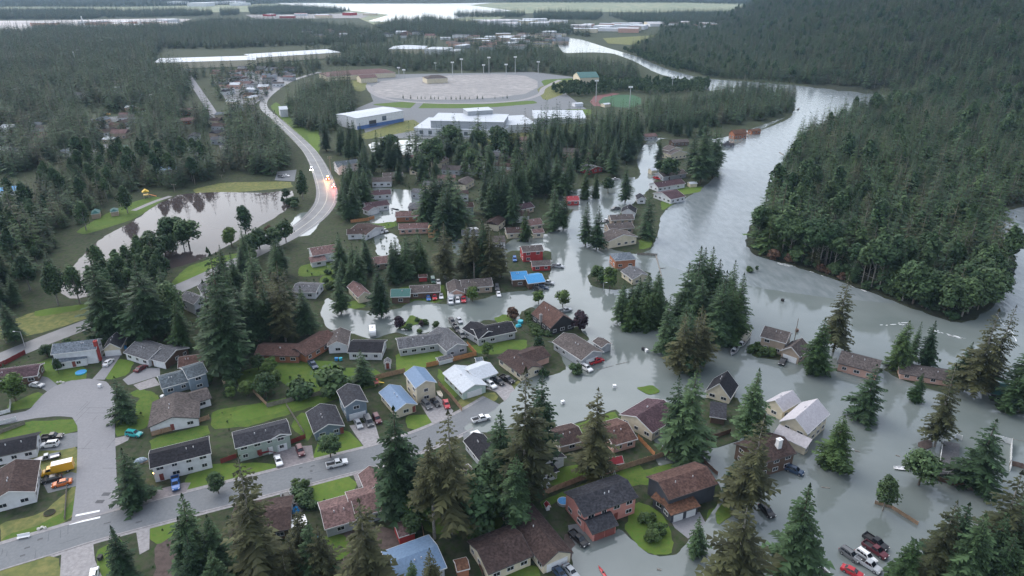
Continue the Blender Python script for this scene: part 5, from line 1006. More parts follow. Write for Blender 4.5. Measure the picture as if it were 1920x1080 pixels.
GR = [ # kinds, polygon, count, heights, label, group, seed
    (['spruce'], [(1180, 600), (1232, 582), (1236, 606), (1200, 618), (1160, 606)], 8, 16, 20, 'dark green spruce of the clump left of the wooded islet', 'spruces of the left flood clump', 21, 1.25),
    (['green_spruce'], [(1168, 608), (1225, 602), (1220, 620), (1185, 620)], 5, 13, 16, 'brighter low spruce at the front of the left flood clump', 'low spruces of the left flood clump', 22, 1.3),
    (['spruce', 'wide_spruce'], [(1262, 590), (1310, 565), (1390, 605), (1385, 635), (1340, 650), (1290, 620)], 15, 22, 28, 'tall spruce of the wooded islet beside the half-timbered house', 'tall spruces of the wooded islet', 23, 1.0),
    (['green_spruce'], [(1320, 640), (1375, 610), (1390, 632), (1345, 662)], 4, 17, 22, 'green spruce on the river side of the wooded islet', 'green spruces of the wooded islet', 24, 1.1),
    (['spruce', 'olive_spruce', 'wide_spruce'], [(1245, 660), (1300, 650), (1325, 700), (1255, 702)], 8, 19, 24, 'spruce at the near end of the wooded islet', 'near spruces of the wooded islet', 25, 1.0),
    (['spruce', 'olive_spruce'], [(380, 600), (470, 560), (560, 600), (560, 640), (480, 655), (395, 660)], 13, 20, 29, 'dark spruce in the clump behind the ranch house', 'spruces behind the ranch house', 26, 1.1),
    (['spruce'], [(405, 520), (500, 490), (560, 520), (540, 570), (430, 580)], 10, 16, 23, 'spruce between the white houses and the highway verge', 'spruces by the highway verge', 27, 1.1),
    (['spruce', 'spruce', 'cottonwood'], [(170, 600), (300, 580), (360, 600), (330, 640), (180, 640)], 8, 14, 22, {'spruce_tree': 'dark spruce in the row behind the cul-de-sac houses', 'cottonwood_tree': 'leafy tree in the row behind the cul-de-sac houses'}, 'trees behind the cul-de-sac houses', 28, 1.1),
    (['cottonwood', 'broad'], [(330, 490), (365, 465), (330, 445), (280, 470), (265, 500)], 10, 11, 16, {'cottonwood_tree': 'leafy cottonwood on the wooded spit of the pond', 'broadleaf_tree': 'rounded tree on the wooded spit of the pond'}, 'trees on the pond spit', 29, 1.2),
    (['cottonwood', 'cottonwood', 'spruce'], [(40, 575), (60, 540), (10, 520), (-60, 540), (-60, 590), (0, 600)], 18, 14, 20, {'cottonwood_tree': 'cottonwood in the dark grove at the near pond end', 'spruce_tree': 'spruce in the dark grove at the near pond end'}, 'trees at the near end of the pond', 30, 1.1),
    (['cottonwood'], [(170, 562), (270, 535), (300, 520), (315, 535), (240, 560), (190, 572)], 16, 12, 18, 'slim pale cottonwood along the near bank of the pond', 'cottonwoods along the near pond bank', 31, .95),
    (['broad', 'cottonwood'], [(480, 470), (520, 440), (550, 450), (500, 500), (455, 500)], 6, 9, 13, {'broadleaf_tree': 'rounded tree on the verge between pond end and highway', 'cottonwood_tree': 'cottonwood on the verge between pond end and highway'}, 'trees on the pond end verge', 32, 1.2),
    (['spruce'], [(650, 360), (690, 350), (705, 400), (685, 415), (640, 415)], 14, 18, 25, 'dark spruce along the drowned highway left of the plum roofs', 'spruces along the drowned highway', 33, 1.1),
    (['spruce'], [(600, 285), (655, 270), (690, 290), (690, 300), (620, 300)], 11, 20, 26, 'spruce behind the white roadside house', 'spruces behind the white roadside house', 34, 1.0),
    (['spruce'], [(680, 300), (720, 300), (720, 345), (690, 350), (678, 340)], 6, 20, 26, 'tall spruce right of the white roadside house', 'tall spruces right of the white roadside house', 35, 1.05),
    (['spruce'], [(710, 320), (745, 300), (760, 300), (740, 325)], 5, 19, 25, 'tall spruce before the flooded school lot', 'spruces before the flooded school lot', 36, 1.1),
    (['spruce', 'wide_spruce'], [(800, 400), (850, 385), (870, 430), (830, 450), (800, 430)], 12, 24, 30, 'spruce in the grove left of the drowned middle yards', 'spruces left of the drowned middle yards', 37, 1.1),
    (['spruce'], [(900, 400), (975, 370), (985, 395), (970, 425), (910, 425)], 18, 24, 31, 'tall spruce in the dark middle grove', 'tall spruces of the dark middle grove', 38, 1.05),
    (['spruce'], [(985, 360), (1030, 340), (1075, 345), (1060, 375), (1000, 385)], 12, 20, 27, 'spruce behind the cream mauve roofed house', 'spruces behind the cream mauve roofed house', 39, 1.05),
    (['spruce', 'olive_spruce'], [(820, 520), (870, 510), (945, 515), (940, 530), (830, 530)], 8, 22, 28, 'tall spruce behind the long taupe roof', 'tall spruces behind the long taupe roof', 40, 1.1),
    (['bare_spruce'], [(885, 522), (915, 518), (918, 528), (890, 530)], 5, 24, 27, 'spruce with bare reddish trunk behind the long taupe roof', 'bare trunked spruces', 41, 1.0),
    (['wide_spruce', 'green_spruce'], [(750, 515), (790, 500), (805, 520), (770, 530)], 4, 16, 21, 'bushy spruce behind the striped brown roof', 'bushy spruces behind the striped brown roof', 42, 1.05),
    (['spruce', 'broad'], [(640, 510), (690, 500), (700, 530), (660, 545), (640, 535)], 6, 13, 20, {'spruce_tree': 'spruce behind the tan house with brown roof', 'broadleaf_tree': 'leafy tree behind the tan house with brown roof'}, 'trees behind the tan house', 43, 1.2),
    (['spruce'], [(725, 510), (760, 500), (755, 530), (720, 535)], 3, 16, 20, 'spruce in the yard behind the green roofed house', 'spruces behind the green roofed house', 44, 1.1),
    (['spruce'], [(1085, 270), (1200, 255), (1205, 300), (1150, 330), (1090, 320)], 29, 20, 28, 'spruce in the belt west of the upper flooded street', 'spruces west of the upper flooded street', 45, 1.05),
    (['spruce'], [(955, 285), (1085, 265), (1085, 330), (1000, 345), (960, 320)], 29, 20, 28, 'spruce in the belt below the school', 'spruces in the belt below the school', 46, 1.05),
    (['spruce'], [(1215, 245), (1330, 235), (1340, 255), (1300, 262), (1215, 262)], 12, 15, 21, 'spruce at the head of the flooded street', 'spruces at the head of the flooded street', 47, 1.05),
    (['spruce', 'spruce', 'broad'], [(720, 300), (900, 270), (960, 280), (950, 330), (800, 350), (740, 345)], 30, 15, 25, {'spruce_tree': 'spruce among the yards below the school lawn', 'broadleaf_tree': 'leafy tree among the yards below the school lawn'}, 'trees among the yards below the school', 48, 1.1),
    (['spruce'], [(1700, 1110), (1900, 1000), (1990, 1000), (1990, 1160), (1720, 1160)], 14, 18, 24, 'dark spruce of the grove filling the lower right corner', 'spruces of the lower right corner', 49, 1.2),
    (['spruce'], [(330, 1075), (440, 1080), (440, 1130), (340, 1130)], 4, 14, 19, 'dark spruce along the bottom edge left of the ragged one', 'spruces along the bottom edge', 50, 1.15),
    (['spruce', 'olive_spruce'], [(430, 1060), (600, 1050), (620, 1110), (440, 1120)], 6, 12, 18, 'spruce crowded around the ragged bottom spruce', 'spruces around the ragged bottom spruce', 51, 1.2),
    (['spruce', 'spruce', 'broad'], [(880, 930), (1005, 900), (1010, 925), (960, 965), (890, 990)], 9, 9, 15, {'spruce_tree': 'dark spruce of the thicket below the tallest spruce', 'broadleaf_tree': 'dark leafy tree of the thicket below the tallest spruce'}, 'thicket below the tallest spruce', 52, 1.3),
    (['broad', 'light_broad'], [(780, 930), (800, 960), (800, 1040), (770, 1040), (760, 960)], 4, 6, 9, 'leafy small tree along the fence left of the twin trunks', 'small trees left of the twin trunks', 53, 1.2),
    (['broad', 'light_broad', 'dark_bush'], [(400, 700), (520, 690), (600, 735), (560, 750), (430, 780)], 9, 4, 7, {'broadleaf_tree': 'small leafy tree of the overgrown middle back yards', 'bush': 'bush of the overgrown middle back yards'}, 'greenery of the middle back yards', 54, 1.3),
    (['dark_bush', 'broad'], [(60, 670), (230, 618), (235, 632), (90, 680)], 16, 3, 5, {'bush': 'dark hedge bush between highway and cul-de-sac houses', 'broadleaf_tree': 'small hedge tree between highway and cul-de-sac houses'}, 'hedge along the highway', 55, 1.4),
    (['bush', 'dark_bush'], [(590, 465), (640, 450), (650, 470), (645, 480), (600, 480)], 5, 2, 3, 'garden bush around the split-level house', 'bushes around the split-level house', 56, 1.2),
    (['bush', 'dark_bush'], [(585, 500), (640, 490), (660, 520), (600, 560)], 8, 2, 3, 'bush beside the lawns behind the white flat house', 'bushes behind the white flat house', 57, 1.2),
    (['bush', 'dark_bush'], [(985, 590), (1020, 600), (1040, 630), (1000, 628)], 10, 2, 3, 'bush in the wild garden of the rusty roofed house', 'bushes in the wild garden', 58, 1.2),
    (['bush'], [(1402, 652), (1450, 645), (1460, 668), (1415, 670)], 9, 1.5, 2.5, 'garden shrub before the half-timbered house', 'shrubs before the half-timbered house', 59, 1.0),
    (['bush', 'dark_bush'], [(550, 900), (580, 920), (590, 960), (565, 950)], 7, 2, 3, 'shrub between the cluttered drive and the mauve roofed house lawn', 'shrubs beside the cluttered drive', 60, 1.1),
    (['bush', 'dark_bush'], [(880, 980), (960, 970), (965, 1010), (900, 1040)], 8, 2, 3, 'shrub behind the sprawling dark brown roof', 'shrubs behind the sprawling roof', 61, 1.1),
    (['bush', 'dark_bush'], [(740, 600), (800, 600), (830, 615), (760, 630)], 5, 2, 3, 'bush beside the flooded lane and the long grey house', 'bushes beside the flooded lane', 62, 1.0),
    (['cottonwood', 'broad'], [(560, 350), (580, 340), (565, 395), (510, 410), (505, 400)], 8, 4, 7, {'cottonwood_tree': 'small cottonwood between pond and highway', 'broadleaf_tree': 'small leafy tree between pond and highway'}, 'small trees between pond and highway', 63, 1.3),
    (['tall_cottonwood'], [(1412, 462), (1480, 490), (1560, 514), (1650, 546), (1640, 534), (1490, 478), (1420, 448)], 24, 17, 23, 'tall cottonwood with pale trunk at the river edge of the wood', 'cottonwoods at the river edge of the wood', 64, 1.1),
    (['cottonwood', 'broad', 'tall_cottonwood'], [(1650, 550), (1720, 576), (1788, 598), (1826, 594), (1862, 562), (1850, 545), (1780, 575), (1660, 538)], 26, 13, 20, {'cottonwood_tree': 'cottonwood at the near tip of the river bend wood', 'broadleaf_tree': 'rounded leafy tree at the near tip of the river bend wood'}, 'trees at the tip of the river bend wood', 65, 1.2),
    (['rust'], [(1440, 484), (1500, 497), (1640, 548), (1630, 545), (1490, 490)], 8, 3, 5, 'rusty undergrowth at the foot of the river edge trunks', 'rusty undergrowth', 66, 1.2),
    (['dark_bush', 'dark_bush', 'broad'], [(1412, 470), (1480, 494), (1560, 518), (1640, 549), (1790, 602), (1780, 590), (1560, 508), (1415, 455)], 36, 4, 7, {'bush': 'dark bush hemming the river edge of the wood', 'broadleaf_tree': 'small leafy tree hemming the river edge of the wood'}, 'growth hemming the river edge', 70, 1.3),
    (['bush', 'dark_bush'], [(1205, 975), (1240, 972), (1245, 1005), (1220, 1015)], 6, 1.5, 2.5, 'shrub on the round lawn beside the pink house', 'shrubs on the round lawn', 71, .9),
    (['broad', 'bush'], [(1400, 508), (1420, 500), (1425, 510), (1405, 514)], 2, 2, 3, {'broadleaf_tree': 'half drowned shrub in the river opposite the wood', 'bush': 'half drowned bush in the river opposite the wood'}, 'drowned shrubs', 67, 1.0)]
for kinds, poly, n, h0, h1, lab, grp, sd, wd in GR: grove(kinds, poly, n, h0, h1, lab, grp, sd, 2.0 if 'bush' in kinds or 'dark_bush' in kinds else 3.2, wd)
k0 = len(TREES)
# row of young spruces along the lower rim of the ball field
for i, x in enumerate([756, 770, 783, 790, 797, 808, 815, 822, 836, 846, 855, 863, 872, 880, 895, 905, 928, 943, 951]):
    tree('spruce', x, 187 - abs(x - 850) * .02, None, 'young spruce along the lower rim of the ball field', 'young spruces rimming the ball field', h=rnd.uniform(3, 5.5))
print('single trees', len(TREES))
# ---------------------------------------------------------------- vehicles: one of each kind in parts, then copies
TYRE = mat('tyre rubber', (.02, .02, .02), .9, .1, 5); RIM = mat('wheel rim', (.35, .35, .37), .4, 0, metal=.6); CARGLASS = mat('car glass', (.012, .015, .02), .05, 0, spec=.6)
HEADL = mat('headlight glass', (.7, .7, .68), .2, 0); TAILL = mat('tail light', (.35, .02, .02), .3, 0); LINER = mat('bed liner', (.035, .035, .037), .9, .2, 4); PLAST = mat('dark plastic', (.03, .03, .032), .7, 0)
PAINT = {}
def paint(n, c): PAINT[n] = mat('paint ' + n, c, .3, .04, .5, spec=.5)
for n, c in dict(white=(.70, .71, .72), silver=(.36, .38, .40), grey=(.12, .125, .13), black=(.018, .018, .02), red=(.42, .02, .03), maroon=(.10, .02, .028), blue=(.03, .12, .36), navy=(.03, .055, .10), teal=(.02, .32, .32), yellow=(.62, .34, .03), cream=(.6, .55, .45), orange=(.5, .12, .02), green=(.03, .10, .07)).items(): paint(n, c)
def wheels(root, xs, tr, r, w=.24):
    a = MB(); a.cyl((0, -w / 2, 0), (0, w / 2, 0), r, r, 14); b = MB(); b.cyl((0, -w / 2 - .015, 0), (0, w / 2 + .015, 0), r * .58, r * .58, 10)
    ta, tb = a.mesh('wheel', TYRE), b.mesh('rim', RIM)
    for x in xs:
        for s in (-1, 1): o = link('wheel', ta, root, (x, s * tr, r)); link('rim', tb, o)
def cabin(root, x0, x1, x2, x3, z0, z1, wb, wt, PT, sides=2):
    """x0 rear foot, x1 rear top, x2 front top, x3 front foot"""
    m = MB(); B = [(x0, -wb, z0), (x3, -wb, z0), (x3, wb, z0), (x0, wb, z0)]; t = [(x1, -wt, z1), (x2, -wt, z1), (x2, wt, z1), (x1, wt, z1)]
    m.face(t); m.face(B[::-1])
    for i in range(4): j = (i + 1) % 4; m.face([B[i], B[j], t[j], t[i]])
    m.build('cabin', PT, root)
    def pane(nm, q, a0, a1, b0, b1):
        q = [Vector(p) for p in q]; f = lambda a, b: (q[0].lerp(q[1], a)).lerp(q[3].lerp(q[2], a), b)
        P = [f(a0, b0), f(a1, b0), f(a1, b1), f(a0, b1)]; n = (P[1] - P[0]).cross(P[3] - P[0]).normalized(); g = MB()
        g.face([p + n * .02 for p in P]); g.face([p - n * .03 for p in P][::-1])
        for i in range(4): j = (i + 1) % 4; g.face([P[i] - n * .03, P[j] - n * .03, P[j] + n * .02, P[i] + n * .02])
        g.build(nm, CARGLASS, root)
    pane('windscreen', [B[1], B[2], t[2], t[1]], .06, .94, .12, .92); pane('rear_window', [B[3], B[0], t[0], t[3]], .08, .92, .2, .9)
    for i in range(sides):
        a0, a1 = .06 + .88 * i / sides + .012, .06 + .88 * (i + 1) / sides - .012
        pane('side_window', [B[0], B[1], t[1], t[0]], a0, a1, .16, .88); pane('side_window', [B[2], B[3], t[3], t[2]], 1 - a1, 1 - a0, .16, .88)
def lamps(root, L, w, zf, zr):
    for s in (-1, 1):
        a = MB(); a.box((0, 0, 0), (.10, .38, .18)); a.build('headlight', HEADL, root, (L / 2 - .03, s * (w - .24), zf)); b = MB(); b.box((0, 0, 0), (.08, .2, .34)); b.build('tail_light', TAILL, root, (-L / 2 + .02, s * (w - .12), zr))
def body(root, prof, w, PT, ins=.10):
    m = MB(); n = len(prof); zm = max(p[1] for p in prof)
    for yy, k in ((-w, 1), (-w + ins, 0), (w - ins, 0), (w, 1)): pass
    k0 = [(x, -w, z) for x, z in prof]; k1 = [(x, w, z) for x, z in prof]
    c = lambda pt, s: (pt[0], pt[1] + s * (ins if pt[2] > zm - .25 else 0), pt[2])
    a = [c(p, 1) for p in k0]; b = [c(p, -1) for p in k1]
    m.face(a); m.face(b[::-1])
    for i in range(n): j = (i + 1) % n; m.face([a[j], a[i], b[i], b[j]])
    return m.build('body', PT, root)
W0 = PAINT['white']; HIDE = Vector((0, -50, -20))
def mk_sedan():
    r = thing('car', None, 'car', (0, 0, 0)); body(r, [(-2.3, .3), (-2.32, .72), (-2.2, .93), (-1.3, .98), (1.0, .95), (1.9, .84), (2.25, .68), (2.3, .35), (2.1, .24), (-2.1, .24)], .9, W0)
    cabin(r, -1.75, -.95, .35, 1.15, .95, 1.44, .80, .60, W0); wheels(r, (-1.35, 1.4), .82, .33); lamps(r, 4.6, .88, .66, .75); return r
def mk_suv():
    r = thing('car', None, 'car', (0, 0, 0)); body(r, [(-2.35, .38), (-2.38, 1.0), (-2.3, 1.08), (1.0, 1.08), (2.0, .98), (2.32, .82), (2.35, .42), (2.2, .3), (-2.2, .3)], .95, W0)
    cabin(r, -2.28, -2.0, .35, 1.15, 1.07, 1.74, .87, .70, W0, 3); wheels(r, (-1.42, 1.45), .86, .38); lamps(r, 4.7, .92, .8, .95)
    for s in (-1, 1): m = MB(); m.box((0, 0, 0), (2.0, .05, .06)); m.build('roof_rail', PLAST, r, (-.8, s * .6, 1.78))
    return r
def mk_pickup():
    r = thing('pickup_truck', None, 'pickup truck', (0, 0, 0)); body(r, [(-2.85, .5), (-2.88, .72), (-.55, .74), (-.5, 1.12), (1.2, 1.12), (2.4, 1.04), (2.8, .9), (2.85, .5), (2.6, .38), (-2.7, .38)], .98, W0, .05)
    cabin(r, -.62, -.45, .7, 1.45, 1.1, 1.84, .90, .72, W0); wheels(r, (-1.75, 1.85), .88, .40, .28); lamps(r, 5.7, .95, .86, .9)
    for s in (-1, 1): m = MB(); m.box((0, 0, 0), (2.32, .10, .56)); m.build('bed_side', W0, r, (-1.72, s * .92, .90))
    m = MB(); m.box((0, 0, 0), (.10, 1.74, .56)); m.build('tailgate', W0, r, (-2.83, 0, .90)); m = MB(); m.box((0, 0, 0), (2.2, 1.72, .05)); m.build('bed_floor', LINER, r, (-1.7, 0, .78)); return r
def mk_van():
    r = thing('van', None, 'van', (0, 0, 0)); body(r, [(-2.5, .35), (-2.52, 1.1), (1.4, 1.1), (2.2, 1.0), (2.5, .8), (2.5, .4), (2.3, .28), (-2.4, .28)], .98, W0)
    cabin(r, -2.45, -2.35, 1.0, 1.85, 1.08, 1.98, .92, .80, W0, 4); wheels(r, (-1.5, 1.55), .88, .36); lamps(r, 5.0, .95, .82, 1.0); return r
def mk_box_truck():
    r = thing('box_truck', None, 'truck', (0, 0, 0)); body(r, [(1.2, .5), (1.2, 1.3), (2.5, 1.3), (3.4, 1.2), (3.6, 1.0), (3.6, .5)], 1.0, W0, .05)
    cabin(r, 1.2, 1.25, 2.2, 2.75, 1.28, 2.15, .95, .82, W0, 1); m = MB(); m.box((0, 0, 0), (5.0, 2.3, 2.25)); m.build('cargo_box', W0, r, (-1.4, 0, 1.85))
    m = MB(); m.box((0, 0, 0), (4.6, 1.0, .25)); m.build('chassis', PLAST, r, (-1.2, 0, .58)); m = MB(); m.box((0, 0, 0), (4.7, 2.1, .06)); m.build('roof_panel', RIM, r, (-1.4, 0, 3.0)); wheels(r, (-2.4, 2.6), .95, .45, .3); lamps(r, 7.2, .95, .95, .9); return r
def mk_trailer():
    r = thing('trailer', None, 'trailer', (0, 0, 0)); m = MB(); m.extrude([(-2.9, .45), (-3.0, 1.0), (-2.9, 2.5), (-2.6, 2.7), (2.3, 2.7), (2.8, 2.2), (2.9, 1.1), (2.6, .45)], -1.15, 1.15); m.build('body', W0, r)
    for x in (-1.8, 0.2, 1.6):
        for s in (-1, 1): g = MB(); g.box((0, 0, 0), (.9, .06, .55)); g.build('side_window', CARGLASS, r, (x, s * 1.15, 1.75))
    m = MB(); m.box((0, 0, 0), (.7, .7, .18)); m.build('roof_vent', RIM, r, (-.6, 0, 2.78)); m = MB(); m.cyl((2.7, 0, .5), (4.0, 0, .5), .06, .06); m.build('hitch', PLAST, r); wheels(r, (-.5, .4), 1.0, .34); return r
def mk_boat():
    r = thing('boat', None, 'boat', (0, 0, 0)); m = MB(); st = [(-3, 1.0, .9), (-1, 1.1, .9), (1, 1.0, .95), (2.2, .6, 1.05), (3, .03, 1.2)]
    for (x0, w0, h0), (x1, w1, h1) in zip(st, st[1:]):
        for s in (-1, 1):
            m.face([(x0, s * w0, h0), (x1, s * w1, h1), (x1, s * w1 * .3, .1 + (x1 > 2) * .3), (x0, s * w0 * .3, .1 + (x0 > 2) * .3)]); m.face([(x0, s * w0 * .3, .1 + (x0 > 2) * .3), (x1, s * w1 * .3, .1 + (x1 > 2) * .3), (x1, 0, .02 + (x1 > 2) * .3), (x0, 0, .02 + (x0 > 2) * .3)])
    m.face([(-3, -1, .9), (-3, 1, .9), (-3, .3, .1), (-3, -.3, .1)]); m.build('hull', W0, r)
    d = MB(); d.face([(-2.9, -.9, .5), (-.9, -.98, .5), (1, -.9, .6), (1, .9, .6), (-.9, .98, .5), (-2.9, .9, .5)]); d.face([(1, -.95, .9), (2.2, -.55, 1.0), (2.95, 0, 1.15), (2.2, .55, 1.0), (1, .95, .9)]); d.build('deck', RIM, r)
    cabin(r, -.6, -.5, .5, 1.1, .6, 1.75, .75, .6, W0, 2); m = MB(); m.box((0, 0, 0), (.4, .4, .8)); m.build('outboard_motor', PLAST, r, (-3.1, 0, .8)); return r
def mk_rowboat():
    r = thing('rowing_boat', None, 'boat', (0, 0, 0)); m = MB(); st = [(-2, .55, .4), (-.5, .75, .38), (.8, .68, .42), (1.6, .4, .5), (2.2, .03, .6)]
    for (x0, w0, h0), (x1, w1, h1) in zip(st, st[1:]):
        for s in (-1, 1): m.face([(x0, s * w0, h0), (x1, s * w1, h1), (x1, s * w1 * .5, 0), (x0, s * w0 * .5, 0)]); m.face([(x0, s * w0 * .85, h0), (x1, s * w1 * .85, h1), (x1, s * w1, h1), (x0, s * w0, h0)])
        m.face([(x0, -w0 * .5, .05), (x1, -w1 * .5, .05), (x1, w1 * .5, .05), (x0, w0 * .5, .05)])
    m.face([(-2, -.55, .4), (-2, .55, .4), (-2, .28, 0), (-2, -.28, 0)]); m.build('hull', W0, r)
    for x in (-1.2, 0, 1): b = MB(); b.box((0, 0, 0), (.28, 1.15, .05)); b.build('thwart', W0, r, (x, 0, .3))
    return r
def mk_kayak():
    r = thing('kayak', None, 'kayak', (0, 0, 0)); m = MB(); pr = [(-2.2, .02), (-1.2, .3), (0, .38), (1.2, .3), (2.2, .02)]
    for (x0, w0), (x1, w1) in zip(pr, pr[1:]):
        for s in (-1, 1): m.face([(x0, s * w0, .2), (x1, s * w1, .2), (x1, 0, .36), (x0, 0, .36)]); m.face([(x0, s * w0, .2), (x1, s * w1, .2), (x1, 0, .0), (x0, 0, 0)])
    m.build('hull', W0, r); m = MB(); m.cyl((0, 0, .33), (0, 0, .40), .26, .26, 12); m.build('cockpit', PLAST, r); return r
KIND = dict(sedan=mk_sedan, suv=mk_suv, pickup=mk_pickup, van=mk_van, truck=mk_box_truck, trailer=mk_trailer, boat=mk_boat, row=mk_rowboat, kayak=mk_kayak)
PR = {}
def vehicle(kind, x, y, dx, dy, col, label, group=None, z=0.06):
    p = G(x, y, .7); q = G(x + dx, y + dy, .7); a = math.atan2(q.y - p.y, q.x - p.x)
    if (kind, col) in PR: r = copy_tree(PR[(kind, col)])
    else:
        r = KIND[kind](); PR[(kind, col)] = r
        for c in r.children:
            if c.data and c.data.materials and c.data.materials[0] == W0:
                c.material_slots[0].link = 'OBJECT'; c.material_slots[0].material = PAINT[col]
    r.location = (p.x, p.y, z); r.rotation_euler = (0, 0, a); tag(r, label, None, group); KEEP.append((p.x, p.y, 3)); return r
